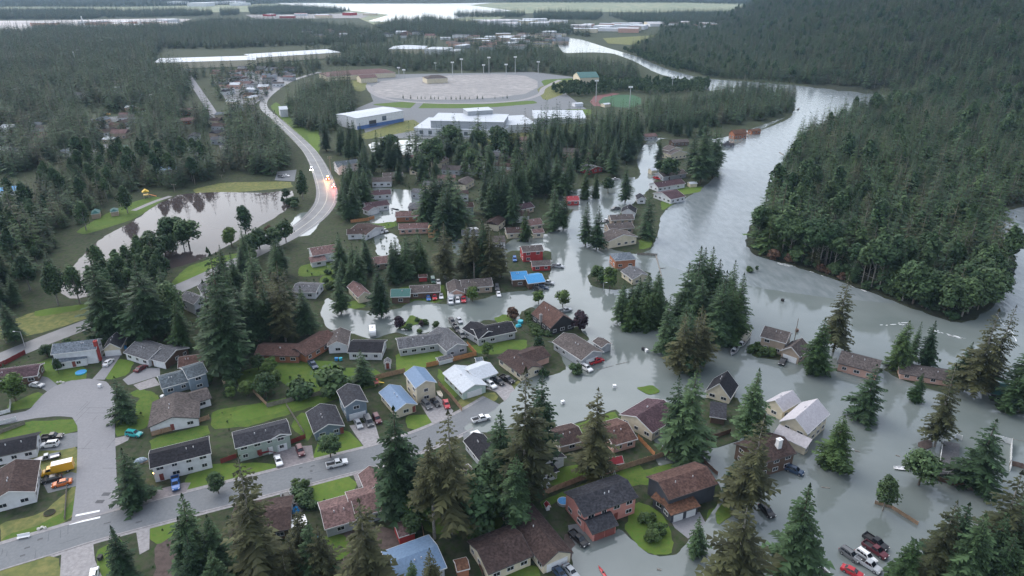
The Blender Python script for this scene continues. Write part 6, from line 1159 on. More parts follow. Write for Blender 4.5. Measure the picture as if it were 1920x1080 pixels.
for v in [('pickup', 632, 869, 38, -9, 'white', 'white pickup truck driving along the near road'), ('pickup', 902, 785, 30, -8, 'white', 'white pickup truck where the road dips into the flood'),
    ('sedan', 203, 679, 12, -11, 'white', 'white car on the drive of the small white garage'), ('sedan', 69, 721, 22, 3, 'silver', 'silver car on the drive of the plum roofed house'), ('suv', 93, 833, -33, 4, 'white', 'white station wagon beside the black pickup'),
    ('pickup', 98, 819, 40, -4, 'black', 'black pickup truck behind the white station wagon'), ('truck', 108, 882, -46, 11, 'yellow', 'orange yellow box truck parked beside the cul-de-sac street'), ('sedan', 116, 905, -30, 7, 'orange', 'red orange car in front of the yellow box truck'), ('sedan', 97, 897, -28, 7, 'black', 'black car between the yellow truck and the red car'),
    ('suv', 251, 813, 24, 3, 'teal', 'turquoise car beside the white gabled house'), ('sedan', 264, 690, 16, -10, 'maroon', 'maroon car below the weathered grey roof'), ('pickup', 329, 906, 2, 22, 'blue', 'blue pickup before the lit porch'),
    ('sedan', 522, 863, 7, 22, 'white', 'white car on the drive of the grey green house'), ('suv', 563, 845, 8, 20, 'maroon', 'dark red car beside the red fence'), ('sedan', 672, 794, 8, 16, 'silver', 'silver sedan before the white garage door'), ('van', 691, 790, 9, 17, 'grey', 'grey van parked right of the silver sedan'), ('suv', 707, 785, 9, 17, 'maroon', 'dark maroon car nearest the blue roofed house'),
    ('suv', 800, 759, 14, 15, 'grey', 'charcoal car left before the cream arched windows'), ('sedan', 817, 754, 13, 14, 'black', 'black car in the middle before the cream arched windows'), ('sedan', 837, 757, 6, 18, 'red', 'red car at the edge of the cream house drive'), ('row', 825, 737, 8, 14, 'cream', 'cream boat stored beside the cream house'),
    ('suv', 920, 721, 12, 8, 'white', 'white car before the white metal roof'), ('suv', 935, 715, 14, 9, 'black', 'black car right of the white one by the metal roof'), ('pickup', 951, 711, 16, 9, 'black', 'black pickup truck outermost by the metal roof'), ('trailer', 897, 828, 16, 18, 'white', 'white enclosed trailer beside the flooded road'), ('pickup', 894, 848, 14, 19, 'silver', 'silver pickup truck below the white trailer'), ('row', 914, 842, 8, 10, 'white', 'white skiff next to the silver pickup'),
    ('suv', 1100, 690, 18, 11, 'white', 'white car awash beside the red pickup'), ('pickup', 1118, 677, 26, -8, 'red', 'bright red pickup truck before the flooded grey house'), ('suv', 848, 603, 12, 18, 'black', 'black vehicle topmost in the row between the grey houses'), ('pickup', 856, 616, 12, 18, 'black', 'black pickup truck in the middle of the row between the grey houses'), ('suv', 866, 628, 10, 16, 'grey', 'grey car lowest in the row between the grey houses'), ('sedan', 861, 600, 12, 16, 'silver', 'silver car beside the topmost black vehicle'),
    ('truck', 845, 563, 2, 22, 'white', 'white box truck standing before the salmon gable'), ('suv', 858, 563, 2, 20, 'white', 'white car between the box truck and the red pickup'), ('pickup', 869, 561, 2, 20, 'red', 'red pickup truck before the salmon gable'), ('sedan', 803, 558, 3, 14, 'blue', 'dark blue car before the striped brown roof'), ('suv', 815, 557, 2, 14, 'red', 'red car before the striped brown roof'), ('sedan', 827, 555, 2, 14, 'white', 'white car right of the red one before the striped roof'),
    ('sedan', 822, 528, 3, 12, 'white', 'white car in the yard behind the striped roof'), ('van', 812, 526, 3, 12, 'green', 'dark green van in the yard behind the striped roof'), ('suv', 932, 539, 2, 14, 'grey', 'grey car beside the long taupe roofed house'), ('sedan', 935, 551, 3, 13, 'white', 'white car beside the long taupe roofed house'), ('suv', 1008, 542, 14, 3, 'black', 'black car awash before the bright blue roof'), ('suv', 1019, 539, 14, 2, 'navy', 'navy car awash right of the black one'), ('pickup', 1027, 530, 16, 2, 'silver', 'silver pickup beside the bright blue roof'),
    ('pickup', 1046, 499, 18, 2, 'silver', 'silver pickup stranded beside the red house'), ('pickup', 1060, 582, 16, -3, 'silver', 'silver truck behind the rusty brown house'), ('boat', 1376, 659, -16, 20, 'silver', 'grey cabin boat afloat beside the wooded islet'), ('boat', 1390, 646, -14, 16, 'white', 'white boat behind the grey cabin boat'), ('trailer', 1398, 634, -10, 14, 'cream', 'white camper trailer at the end of the boats'),
    ('pickup', 1468, 677, -8, 14, 'black', 'black truck half sunk before the cream garage gable'), ('suv', 1490, 882, 26, 10, 'navy', 'blue car half sunk below the brown house'), ('suv', 1438, 958, 20, 20, 'black', 'black car half hidden by the flood spruce'), ('pickup', 1085, 1010, 24, 22, 'black', 'black pickup truck below the pink house'), ('sedan', 1050, 1074, 16, 18, 'navy', 'blue grey car at the cream garage by the bottom edge'), ('sedan', 1071, 1071, 16, 18, 'silver', 'silver car at the cream garage by the bottom edge'),
    ('pickup', 1530, 1063, -34, -28, 'white', 'white pickup truck afloat at the bottom edge'), ('suv', 1594, 1040, 28, 20, 'grey', 'dark grey car left in the group of parked cars'), ('suv', 1624, 1043, 28, 20, 'white', 'white car with roof rails in the group of parked cars'), ('pickup', 1642, 1016, 36, 24, 'black', 'black pickup truck topmost in the group of parked cars'), ('pickup', 1641, 1031, 32, 22, 'maroon', 'dark maroon pickup under the black one'), ('pickup', 1628, 1058, 26, 16, 'silver', 'silver pickup lowest in the group of parked cars'), ('sedan', 1598, 1071, 28, 14, 'red', 'bright red car in the group of parked cars'),
    ('suv', 541, 938, 16, 26, 'black', 'dark car in the cluttered drive behind the white canopy'), ('sedan', 175, 1078, 3, -16, 'white', 'white car at the foot of the side driveway'), ('kayak', 1131, 1071, 12, 18, 'red', 'red kayak drifting by the bottom edge'), ('row', 1692, 876, 22, 2, 'white', 'white rowing boat beside the round green tree'), ('boat', 88, 858, -36, 9, 'silver', 'grey boat on the grass behind the yellow truck'),
    ('trailer', 699, 624, 2, 24, 'white', 'tall white camper standing between the lane and the black roof'), ('sedan', 713, 434, 10, 6, 'white', 'white car before the white garage by the orange fence'), ('sedan', 722, 432, 10, 6, 'silver', 'silver car right of the white one by the orange fence'), ('sedan', 735, 491, 3, 10, 'white', 'white car at the corner of the drowned court'), ('pickup', 898, 293, 14, 2, 'white', 'white pickup before the grey hipped house'),
    ('van', 202, 214, 14, 1, 'yellow', 'yellow van in the far wooded lane'), ('suv', 527, 331, 14, 2, 'grey', 'grey car on the parking lot above the pond'), ('sedan', 537, 329, 14, 2, 'white', 'white car on the parking lot above the pond'), ('pickup', 1232, 334, 12, 3, 'red', 'red truck at the flooded riverside row'), ('boat', 1153, 336, 14, 0, 'white', 'white boat in the upper flooded street'), ('pickup', 1154, 391, -16, 2, 'grey', 'grey truck awash beside the small black roof'), ('boat', 1136, 414, 12, -3, 'white', 'white boat awash beside the brown riverside roof'), ('boat', 1364, 266, 12, -2, 'silver', 'grey boat near the orange brown cabin'), ('suv', 965, 486, 2, 12, 'blue', 'bright blue van beside the red house'), ('sedan', 997, 300, 10, 2, 'black', 'black car near the faded pink roof'),
    ('row', 1394, 258, 14, -3, 'white', 'white upturned boat in rushing water by the cabins'), ('pickup', 587, 684, 8, 10, 'navy', 'covered dark blue truck in the back yard of the ranch house')]:
    vehicle(*v)
# emergency vehicles with lit lamps on the drowned highway
LIT_W = mat('lit headlight', (1, 1, 1), .4, 0, emit=(1, .95, .85), es=25); LIT_R = mat('lit red lamp', (1, .1, .1), .4, 0, emit=(1, .12, .10), es=22); LIT_O = mat('lit amber lamp', (1, .5, .1), .4, 0, emit=(1, .45, .12), es=30)
def lit(p, rad, m, root, nm):
    b = MB(); b.blob((0, 0, 0), (rad, rad, rad * .8), 8, 5); b.build(nm, m, root, p)
e1 = vehicle('van', 584, 317, -1, 12, 'white', 'white van with headlights on driving down the wet highway')
for s in (-1, 1): lit((2.55, s * .7, .85), .28, LIT_W, e1, 'lit_headlight')
e2 = vehicle('pickup', 615, 334, 3, -10, 'red', 'red emergency truck with amber lights on the wet highway')
for s in (-1, 1): lit((-2.95, s * .8, .9), .3, LIT_R, e2, 'lit_tail_light')
lit((-.4, 0, 2.0), .45, LIT_O, e2, 'beacon'); lit((1.4, .5, 1.2), .4, LIT_O, e2, 'beacon')
e3 = vehicle('suv', 626, 349, 3, -10, 'red', 'red emergency car with red lamps lit below the emergency truck')
for s in (-1, 1): lit((-2.45, s * .75, .95), .32, LIT_R, e3, 'lit_tail_light')
lit((-.4, 0, 1.9), .35, LIT_R, e3, 'beacon')
def lamp_light(x, y, z, col, w, r=.4, nm='lamp light'):
    d = bpy.data.lights.new(nm, 'POINT'); d.energy = w; d.color = col; d.shadow_soft_size = r; o = link(nm, d, None); o.location = G(x, y) + Vector((0, 0, z)); return o
lamp_light(613, 340, 3.2, (1, .5, .18), 1700); lamp_light(625, 354, 2.6, (1, .15, .12), 1000); lamp_light(294, 903, 2.2, (1, .55, .18), 160)
# ---------------------------------------------------------------- fences: posts and panels section by section
_fm = {}
def fence(label, pts, h, m, sec=2.4, z=0.0, cat='fence'):
    W = [G(*p) for p in pts]; root = thing('fence', label, cat, (W[0].x, W[0].y, z))
    def panel(L):
        k = (m.name, h, round(L, 2))
        if k not in _fm:
            q = MB(); r = random.Random(len(_fm)); n = int(L / .24)
            for i in range(n): hh = h * r.uniform(.93, 1.0); q.box((-L / 2 + L * (i + .5) / n, r.uniform(-.012, .012), hh / 2 + .05), (L / n * .9, .03, hh))
            for zz in (.25, .8): q.box((0, .045, h * zz), (L, .05, .09))
            _fm[k] = q.mesh('panel', m)
        return _fm[k]
    k = ('post', m.name, h)
    if k not in _fm: q = MB(); q.box((0, 0, h / 2), (.13, .13, h + .2)); _fm[k] = q.mesh('post', m)
    for a, b in zip(W, W[1:]):
        d = b - a; n = max(1, round(d.length / sec)); rz = math.atan2(d.y, d.x)
        for i in range(n):
            p = a.lerp(b, (i + .5) / n) - W[0]; o = link('panel', panel(round(d.length / n, 1)), root, (p.x, p.y, 0), rz)
            p = a.lerp(b, i / n) - W[0]; link('post', _fm[k], root, (p.x, p.y, 0), rz)
    p = W[-1] - W[0]; link('post', _fm[k], root, (p.x, p.y, 0)); return root
FW = mat('weathered fence wood', (.20, .18, .155), .9, .25, 1.2); FO = mat('new cedar fence', (.42, .20, .09), .9, .2, 1.2); FT = mat('tan fence wood', (.30, .20, .13), .9, .25, 1.2); FR = mat('red fence', (.20, .03, .03), .8, .15, 1.2); FWH = mat('white fence', (.62, .63, .63), .7, .1, 1.2); FB = mat('brown fence', (.14, .085, .065), .9, .25, 1.2)
for lab, pts, h, m in [('new cedar fence behind the white metal roof', [(800, 689), (848, 678), (893, 667), (876, 648)], 1.8, FO), ('brown wood fence running behind the blue roofed house', [(697, 714), (728, 706), (759, 699)], 1.8, FT), ('grey picket fence across the middle back yards', [(501, 764), (560, 750), (628, 735)], 1.6, FW), ('low grey fence between the grey green and blue grey houses', [(537, 761), (570, 813)], 1.2, FW), ('short wooden fence in the overgrown back yard', [(475, 736), (501, 762)], 1.5, FT),
    ('brown fence along the front of the white gabled house', [(285, 818), (340, 803), (393, 786)], 1.6, FT), ('red fence beside the dark red car', [(545, 833), (573, 822)], 1.5, FR), ('red fence at the left of the grey green house', [(415, 869), (446, 858)], 1.5, FR), ('reddish fence between cream house drive and pale green house', [(822, 722), (845, 745), (866, 771)], 1.6, FT), ('long tan fence behind the pink house', [(1014, 931), (1089, 902), (1157, 884), (1240, 858), (1284, 842)], 1.8, FT),
    ('brown fence standing in the flood behind the wide spruce', [(1284, 842), (1330, 826), (1369, 813)], 1.6, FB), ('yellowish fence below the plum roofed cream house', [(1196, 823), (1227, 856)], 1.5, FO), ('drowned brown fence beside the small leaning tree', [(1640, 945), (1670, 953), (1720, 985)], 1.1, FT), ('brown fence before the white railed deck', [(1741, 898), (1782, 908), (1826, 921)], 1.4, FB), ('dark brown fence at the right edge behind the white panels', [(1893, 872), (1935, 884)], 1.6, FB),
    ('white fence nearest the round green tree at left', [(-10, 781), (19, 773), (21, 756)], 1.3, FWH), ('white fence along the left lawn below the lane', [(-10, 800), (31, 788)], 1.3, FWH), ('grey fence along the left edge lawn', [(-10, 817), (47, 796)], 1.2, FW), ('maroon fence with many boards beside the highway lamp', [(-20, 697), (14, 682), (48, 664)], 1.7, FR), ('pale low fence in front of the maroon fence', [(-20, 712), (30, 690)], 1.0, FW),
    ('orange fence along the drowned yard', [(658, 418), (690, 414), (702, 410)], 1.8, FO), ('orange fence behind the timber frame', [(770, 414), (830, 411)], 1.6, FO), ('wooden fence behind the orange walled corner house', [(1195, 478), (1232, 480)], 1.2, FW), ('thin dark fence beside the drowned back yard', [(1305, 855), (1345, 892)], 1.3, FB), ('fence along the path between twin trunk yard and mauve roof', [(768, 955), (790, 985), (795, 1010)], 1.5, FT), ('dark fence between sprawling roof yard and twin trunk yard', [(868, 985), (890, 1040), (905, 1078)], 1.5, FB), ('wire-thin grey fence crossing the left front lawn', [(126, 915), (122, 975)], 1.0, FW)]:
    fence(lab, pts, h, m)
fence('white fence round the deck in the flood, back run', [(1778, 828), (1792, 822), (1802, 826)], 1.6, FWH); fence('white fence round the deck in the flood, right run', [(1862, 824), (1895, 833), (1893, 884)], 1.8, FWH)
# the railed deck
def poly_thing(name, label, cat, pts, z, th, m, part='slab'):
    W = [G(*p, z) for p in pts]; c = sum(W, Vector()) / len(W); root = thing(name, label, cat, (c.x, c.y, 0)); q = MB(); fill(q, [w - c for w in W], z, th); q.build(part, m, root); return root, c
DECKM = ground_mat('grey deck boards', [(.10, .10, .105), (.13, .13, .135), (.08, .08, .085)], [.3, 2])
dk, c = poly_thing('deck', 'dark grey deck with white railings standing in the flood', 'deck', [(1758, 888), (1768, 826), (1800, 832), (1796, 892)], .9, .9, DECKM, 'boards')
for a, b in (((1758, 888), (1768, 826)), ((1758, 888), (1796, 892))):
    A, B = G(*a, .9), G(*b, .9); n = max(2, int((B - A).length / 1.8))
    for i in range(n + 1): p = A.lerp(B, i / n) - c; q = MB(); q.box((0, 0, .5), (.1, .1, 1.0)); q.build('railing_post', FWH, dk, (p.x, p.y, .9))
    q = MB(); d = B - A; p = (A + B) / 2 - c; q.box((0, 0, 0), (d.length, .12, .1), math.atan2(d.y, d.x)); q.build('handrail', FWH, dk, (p.x, p.y, 1.92))
# canopy, sheds and other small buildings
cn, c = poly_thing('canopy', 'flat white canopy on posts behind the cluttered drive', 'canopy', [(544, 976), (571, 964), (581, 990), (547, 999)], 2.8, .2, M_WHITE, 'canopy_roof')
for x, y in ((546, 977), (570, 966), (579, 989), (548, 997)): p = G(x, y, 2.7) - c; q = MB(); q.box((0, 0, 1.3), (.15, .15, 2.6)); q.build('post', FB, cn, (p.x, p.y, 0))
S = lambda lab, w, wall, roof, cat='shed', name='shed', **k: H(lab, w, wall, roof, win=0, vents=0, cat=cat, name=name, ov=.2, **k)
S('small white shed with grey roof beside the back yard fence', [(720, 682, 733, 681, 2.6, 2.3, .9, 'y')], 'white', 'grey', dr=[(0, 'f', .5)]); S('white garden shed at the end of the tan fence', [(1012, 912, 1031, 908, 3, 2.3, 1.4, 'y')], 'white', 'white', dr=[(0, 'f', .5)])
S('little playhouse with pink roof by the tan fence', [(1143, 873, 1170, 868, 3, 1.8, 1.3, 'x')], 'grey', 'red'); S('pink roofed double shed right of the mauve roofed house', [(748, 1008, 779, 998, 5, 2.4, .9, 'x')], 'red', 'mauve'); S('brown orange shed at the bottom edge', [(857, 1072, 881, 1066, 3.5, 2.2, .9, 'x')], 'orange', 'rust'); S('grey shed in the corner behind the cedar fence', [(893, 678, 906, 676, 2.6, 2.3, .8, 'x')], 'grey', 'slate')
S('tiny white kennel with red roof beside the pink house', [(1024, 952, 1033, 950, 1.6, 1.2, .7, 'y')], 'white', 'red', cat='kennel', name='kennel'); S('small brown shed in the left grassy yard', [(438, 697, 452, 692, 3, 2.0, 1.0, 'x')], 'brown', 'redbrown'); S('small red shed with orange door behind the striped roof', [(785, 520, 801, 519, 3, 2.2, .8, 'x')], 'red', 'redbrown'); S('pale little cabin hidden behind the ragged spruces', [(1278, 575, 1290, 573, 3, 2.6, .8, 'x')], 'grey', 'white'); S('flat pale shed at the lawn by the long grey house', [(823, 678, 850, 671, 3, 1.6, .6, 'x')], 'white', 'grey')
S('green roofed picnic shelter on the pond bank', [(170, 402, 187, 400, 7, 2.8, 1.6, 'h')], 'tan', 'green', cat='shelter', name='picnic_shelter'); S('small green topped shelter beyond the picnic shelter', [(206, 398, 222, 396, 6, 2.6, 1.2, 'h')], 'tan', 'green', cat='shelter', name='picnic_shelter'); S('low white concession stand beside the running track', [(1078, 195, 1094, 194, 8, 3, .8, 'x')], 'white', 'white', cat='stand', name='stand'); S('white shed at the rim of the playing field', [(1134, 196, 1146, 195, 8, 3, .8, 'x')], 'cream', 'white')
S('white bath house on the flooded school lot edge', [(1222, 320, 1232, 319, 5, 2.8, 1, 'x')], 'cream', 'white'); S('yellow roofed hut on the riverside lawn', [(1294, 345, 1308, 344, 4, 2.4, .8, 'x')], 'cream', 'white')
# timber frame being built
p0 = G(804, 446); fr_ = thing('timber_frame', 'bare timber frame of a house being built in the drowned yard', 'building frame', (p0.x, p0.y, 0)); TM = MATS['wall timber'] if 'wall timber' in MATS else wallm('timber')
for i in range(4):
    for j in range(2): q = MB(); q.box((0, 0, 2.4), (.3, .3, 4.8)); q.build('post', TM, fr_, (i * 2.6, j * 5, 0))
for j in range(2):
    for z in (2.5, 4.8): q = MB(); q.box((0, 0, 0), (8.2, .28, .3)); q.build('beam', TM, fr_, (3.9, j * 5, z))
for i in range(4): q = MB(); q.box((0, 0, 0), (.28, 5.3, .3)); q.build('cross_beam', TM, fr_, (i * 2.6, 2.5, 5.1))
for i in range(3): q = MB(); q.box((0, 0, 0), (2.2, .12, 1.0)); q.build('wall_board', TM, fr_, (1.3 + i * 2.6, -.02, .6))
# lamps, masts and poles
STEEL = mat('galvanised steel', (.42, .43, .44), .5, .1, 2, metal=.3); WOODP = mat('pole wood', (.22, .19, .16), .9, .25, 2); LAMPG = mat('lamp glass', (.75, .76, .76), .3, 0)
def street_lamp(x, y, yt, dx, lab, h=None):
    p = G(x, y); h = h or height_at(x, y, yt); r = thing('street_lamp', lab, 'street lamp', (p.x, p.y, 0)); q = MB(); q.cyl((0, 0, 0), (0, 0, h), .13, .07, 8); q.build('pole', STEEL, r)
    q = MB(); q.cyl((0, 0, h - .1), (dx * .9, 0, h + .15), .05, .045, 6); q.build('arm', STEEL, r); q = MB(); q.blob((0, 0, 0), (.5, .2, .12), 8, 4); q.build('lamp_head', LAMPG, r, (dx, 0, h + .12))
street_lamp(1572, 877, 843, 2.6, 'street lamp standing in the flood before the fresh green spruce'); street_lamp(47, 650, 622, -2.2, 'street lamp by the highway and the maroon fence'); street_lamp(1098 - 470, 492, 478, 1.5, 'street lamp beside the split-level house'); street_lamp(1190, 610, 585, 1, 'street lamp before the left flood clump'); street_lamp(1131, 548, 530, 1.2, 'street lamp before the flooded corner trees')
def utility_pole(x, y, yt, lab, arms=1):
    p = G(x, y); h = height_at(x, y, yt); r = thing('utility_pole', lab, 'utility pole', (p.x, p.y, 0)); q = MB(); q.cyl((0, 0, 0), (0, 0, h), .17, .11, 8); q.build('pole', WOODP, r)
    for i in range(arms):
        q = MB(); q.box((0, 0, 0), (2.6, .12, .16)); q.build('crossarm', WOODP, r, (0, .1, h - .5 - i * .9))
        for s in (-1.1, 0, 1.1): q = MB(); q.cyl((0, 0, 0), (0, 0, .25), .06, .04, 6); q.build('insulator', LAMPG, r, (s, .1, h - .42 - i * .9))
utility_pole(12, 643, 600, 'leaning wooden utility pole at the left edge of the highway'); utility_pole(621, 328, 293, 'wooden utility pole behind the emergency truck', 2); utility_pole(888, 556, 528, 'wooden pole beside the long taupe roof'); utility_pole(644, 372, 350, 'wooden pole right of the drowned highway'); utility_pole(527, 172, 155, 'utility pole beside the far highway'); utility_pole(416, 335, 327, 'short pole on the far pond bank'); utility_pole(328, 360, 345, 'thin pole on the pond bank by the playground')
utility_pole(1489, 640, 597, 'dark charred pole behind the half-timbered house', 0)
def mast(x, y, yt, lab, grp):
    p = G(x, y); h = height_at(x, y, yt); r = thing('floodlight_mast', lab, 'floodlight', (p.x, p.y, 0), 0, grp); q = MB(); q.cyl((0, 0, 0), (0, 0, h), .45, .28, 8); q.build('pole', STEEL, r); q = MB(); q.box((0, 0, 0), (4.2, .4, 1.6)); q.build('lamp_bank', LAMPG, r, (0, 0, h - .6))
ORD = ['first', 'second', 'third', 'fourth', 'fifth', 'sixth', 'seventh', 'eighth', 'ninth', 'tenth', 'eleventh', 'twelfth', 'thirteenth', 'fourteenth', 'fifteenth', 'sixteenth', 'seventeenth', 'eighteenth', 'nineteenth', 'twentieth'] + ['twenty-' + k for k in ('first', 'second', 'third', 'fourth', 'fifth', 'sixth', 'seventh', 'eighth', 'ninth')] + ['thirtieth'] + ['thirty-' + k for k in ('first', 'second', 'third', 'fourth', 'fifth', 'sixth', 'seventh', 'eighth', 'ninth')]
for i, (x, y, yt) in enumerate([(748, 140, 126), (758, 147, 130), (817, 131, 117), (849, 144, 116), (866, 142, 110), (907, 140, 121), (917, 140, 107), (949, 144, 120), (966, 138, 106), (1009, 139, 115)]): mast(x, y, yt, ORD[i] + ' floodlight mast from the left around the ball field', 'floodlight masts round the ball field')
for x, y, yt, l in ((1117, 192, 150, 'floodlight mast at the left end of the running track'), (1180, 204, 162, 'floodlight mast in front of the green playing field'), (1260, 168, 145, 'floodlight mast among the alders right of the track')): mast(x, y, yt, l, 'floodlight masts by the track')
for x, y, yt, l in ((1377, 46, 17, 'red and white lattice mast above the far spruces'), (142, 118, 96, 'pale lattice mast in the dark upper left wood'), (157, 52, 30, 'white control tower beside the runway')):
    p = G(x, y); h = height_at(x, y, yt); r = thing('radio_mast', l, 'mast', (p.x, p.y, 0)); wq = 3.5 if y < 60 else 1.6
    for i in range(6):
        z0, z1 = h * i / 6, h * (i + 1) / 6; w0, w1 = wq * (1 - i / 8), wq * (1 - (i + 1) / 8); q = MB()
        for k in range(4):
            a, b = (k * math.pi / 2 + .78), ((k + 1) * math.pi / 2 + .78); A = Vector((math.cos(a), math.sin(a), 0)); B = Vector((math.cos(b), math.sin(b), 0))
            q.cyl(A * w0 + Vector((0, 0, z0)), A * w1 + Vector((0, 0, z1)), wq * .1, wq * .1, 5); q.cyl(A * w0 + Vector((0, 0, z0)), B * w1 + Vector((0, 0, z1)), wq * .07, wq * .07, 5)
        q.build('lattice_section', (MATS['red track'] if i % 2 and x > 1000 else M_WHITE), r)
# --- yard things
BL = mat('blue tarp', (.03, .22, .5), .5, .15, 2); TQ = mat('turquoise plastic', (.04, .38, .48), .4, .1, 2); YL = mat('yellow plastic', (.7, .45, .05), .4, .1, 2); RDP = mat('red plastic', (.5, .05, .04), .4, .1, 2); OR = mat('orange plastic', (.6, .2, .04), .4, .1, 2); WDM = mat('bare timber', (.38, .29, .2), .9, .2, 2)
def disc(nm, lab, cat, x, y, r, h, m, top=None):
    p = G(x, y); t = thing(nm, lab, cat, (p.x, p.y, 0)); q = MB(); q.cyl((0, 0, 0), (0, 0, h), r, r, 20); q.build('wall' if top else 'body', m, t)
    if top: q = MB(); q.cyl((0, 0, h - .03), (0, 0, h + .02), r * .9, r * .9, 20); q.build('surface', top, t)
    return t
disc('paddling_pool', 'round blue paddling pool on the lawn of the white two-storey house', 'pool', 152, 699, 1.7, .35, TQ, BL); disc('trampoline', 'round blue trampoline beside the pink house', 'trampoline', 1056, 943, 1.5, .7, STEEL, BL); disc('patio_table', 'round white table in the yard behind the white canopy', 'table', 571, 1024, .9, .7, M_WHITE); disc('fire_pit', 'stone ring in the front lawn at lower left', 'fire pit', 93, 962, 1.3, .25, M_SOIL, M_FOREST); disc('tank', 'small blue tank near the bright blue roof', 'tank', 976, 606, 1.0, 1.2, TQ)
def heap(nm, lab, cat, x, y, sz, m, seed):
    p = G(x, y); r = random.Random(seed); t = thing(nm, lab, cat, (p.x, p.y, 0), r.uniform(0, 3)); q = MB(); q.blob((0, 0, sz[2] * .35), (sz[0] / 2, sz[1] / 2, sz[2] * .65), 9, 6, .18, 0, r); q.build('cover', m, t); q = MB(); q.box((0, 0, .06), (sz[0] * .9, sz[1] * .9, .12)); q.build('pallet', WDM, t)
heap('tarp_heap', 'blue tarp heaped in the yard behind the white canopy', 'tarp', 585, 1011, (3, 2.2, 1.2), BL, 1); heap('tarp_heap', 'blue tarp against the wall of the small white garage', 'tarp', 232, 654, (2.5, 2, 1.3), BL, 2); heap('tarp_heap', 'turquoise tarp beside the light grey house', 'tarp', 972, 613, (2.6, 1.8, 1.2), TQ, 3); heap('tarp_heap', 'blue covered boat under nets in the overgrown yard', 'tarp', 264, 866, (3.5, 2.4, 1.1), mat('net heap', (.2, .25, .3), .8, .6, 3), 4); heap('tarp_heap', 'blue tarp on the load at the end of the cluttered drive', 'tarp', 555, 960, (2.4, 1.8, 1.2), BL, 5)
for i, (x, y, m, l) in enumerate([(631, 676, BL, 'blue bin left under the black side roof'), (639, 676, TQ, 'turquoise bin right under the black side roof'), (690, 897, PLAST, 'black dustbin on the mauve house drive'), (697, 895, PLAST, 'black crate on the mauve house drive'), (189, 1049, PLAST, 'dark bin at the side driveway'), (1212, 660, M_WHITE, 'white box floating in open flood water'), (1206, 657, PLAST, 'dark box floating beside the white one'), (188, 726, M_WHITE, 'white box standing in the cul-de-sac'), (1152, 727, M_WHITE, 'white lump floating beside the dark islet'), (1055, 757, M_WHITE, 'white scrap floating below the red pickup'), (683, 899, M_WHITE, 'white crate on the mauve house drive'), (305, 747, M_WHITE, 'white box by the entrance of the slate house'), (1494, 620 + 2, FB, 'dark box drifting behind the half-timbered house'), (1467, 565, PLAST, 'dark scrap drifting in the river')]):
    p = G(x, y); t = thing('bin' if 'bin' in l else 'box', l, 'bin' if 'bin' in l else 'box', (p.x, p.y, .06), .4 * i); q = MB(); q.box((0, 0, .5), (1.0, .8, .9)); q.build('body', m, t); q = MB(); q.box((0, 0, 0), (1.1, .9, .1)); q.build('lid', m, t, (0, 0, .98))
def bench(x, y, rz, m, lab, nm='bench'):
    p = G(x, y); t = thing(nm, lab, 'bench', (p.x, p.y, 0), rz); q = MB(); q.box((0, 0, .45), (2.6, .7, .08)); q.build('seat', m, t); q = MB(); q.box((0, .38, .8), (2.6, .08, .6)); q.build('backrest', m, t)
    for s in (-1, 1): q = MB(); q.box((0, 0, 0), (.1, .6, .42)); q.build('leg', m, t, (s * 1.1, 0, .21))
bench(553, 1048, .3, M_WHITE, 'white bench among the bottom spruces'); bench(45, 1009, .3, M_WHITE, 'white bench on the verge at lower left')
def playset(x, y, lab, m1, m2, s=1.0, nm='playset'):
    p = G(x, y); t = thing(nm, lab, 'playset', (p.x, p.y, 0), .5); t.scale = (s, s, s)
    for a in (-.8, .8):
        for b in (-.8, .8): q = MB(); q.box((0, 0, 0), (.12, .12, 2.4)); q.build('post', WDM, t, (a, b, 1.2))
    q = MB(); q.box((0, 0, 0), (1.8, 1.8, .12)); q.build('platform', m1, t, (0, 0, 1.2)); q = MB(); q.extrude([(-1.1, 2.3), (0, 3.1), (1.1, 2.3)], -1.1, 1.1); q.build('roof', m1, t); q = MB(); q.face([(.9, -.4, 1.25), (.9, .4, 1.25), (3.2, .4, .2), (3.2, -.4, .2)]); q.face([(.9, -.4, 1.18), (3.2, -.4, .13), (3.2, .4, .13), (.9, .4, 1.18)]); q.build('slide', m2, t)
playset(706, 722, 'red and yellow playset beside the blue roof', RDP, YL, .8); playset(275, 371, 'yellow playground tower by the pond', YL, OR, 1.7); playset(424, 722, 'wooden playset in the back yard of the slate house', WDM, RDP, .8)
def swing(x, y, lab):
    p = G(x, y); t = thing('swing_set', lab, 'swing set', (p.x, p.y, 0), .3)
    for s in (-1.8, 1.8):
        for k in (-.9, .9): q = MB(); q.cyl((s, k, 0), (s, 0, 2.3), .05, .05, 6); q.build('leg', M_WHITE, t)
    q = MB(); q.cyl((-1.9, 0, 2.3), (1.9, 0, 2.3), .06, .06, 6); q.build('top_bar', M_WHITE, t)
    for s in (-.7, .7):
        q = MB(); q.box((0, 0, 0), (.5, .2, .05)); q.build('swing_seat', PLAST, t, (s, 0, .5))
        for k in (-.22, .22): q = MB(); q.cyl((0, 0, .5), (0, 0, 2.3), .02, .02, 4); q.build('chain', STEEL, t, (s + k, 0, 0))
swing(1256, 856, 'white swing set on the lawn behind the mossy roofed house'); swing(1140, 897, 'white swing frame behind the pink house')
def logs(x, y, x2, y2, r, lab, m=M_BARKG):
    a, b = G(x, y), G(x2, y2); t = thing('drift_log', lab, 'log', (a.x, a.y, .1)); d = b - a; q = MB(); q.cyl((0, 0, 0), (d.x, d.y, 0), r, r * .6, 7); q.build('stem', m, t); q = MB(); q.cyl((d.x * .6, d.y * .6, 0), (d.x * .6 - d.y * .12, d.y * .6 + d.x * .12, .3), r * .5, r * .2, 5); q.build('branch', m, t)
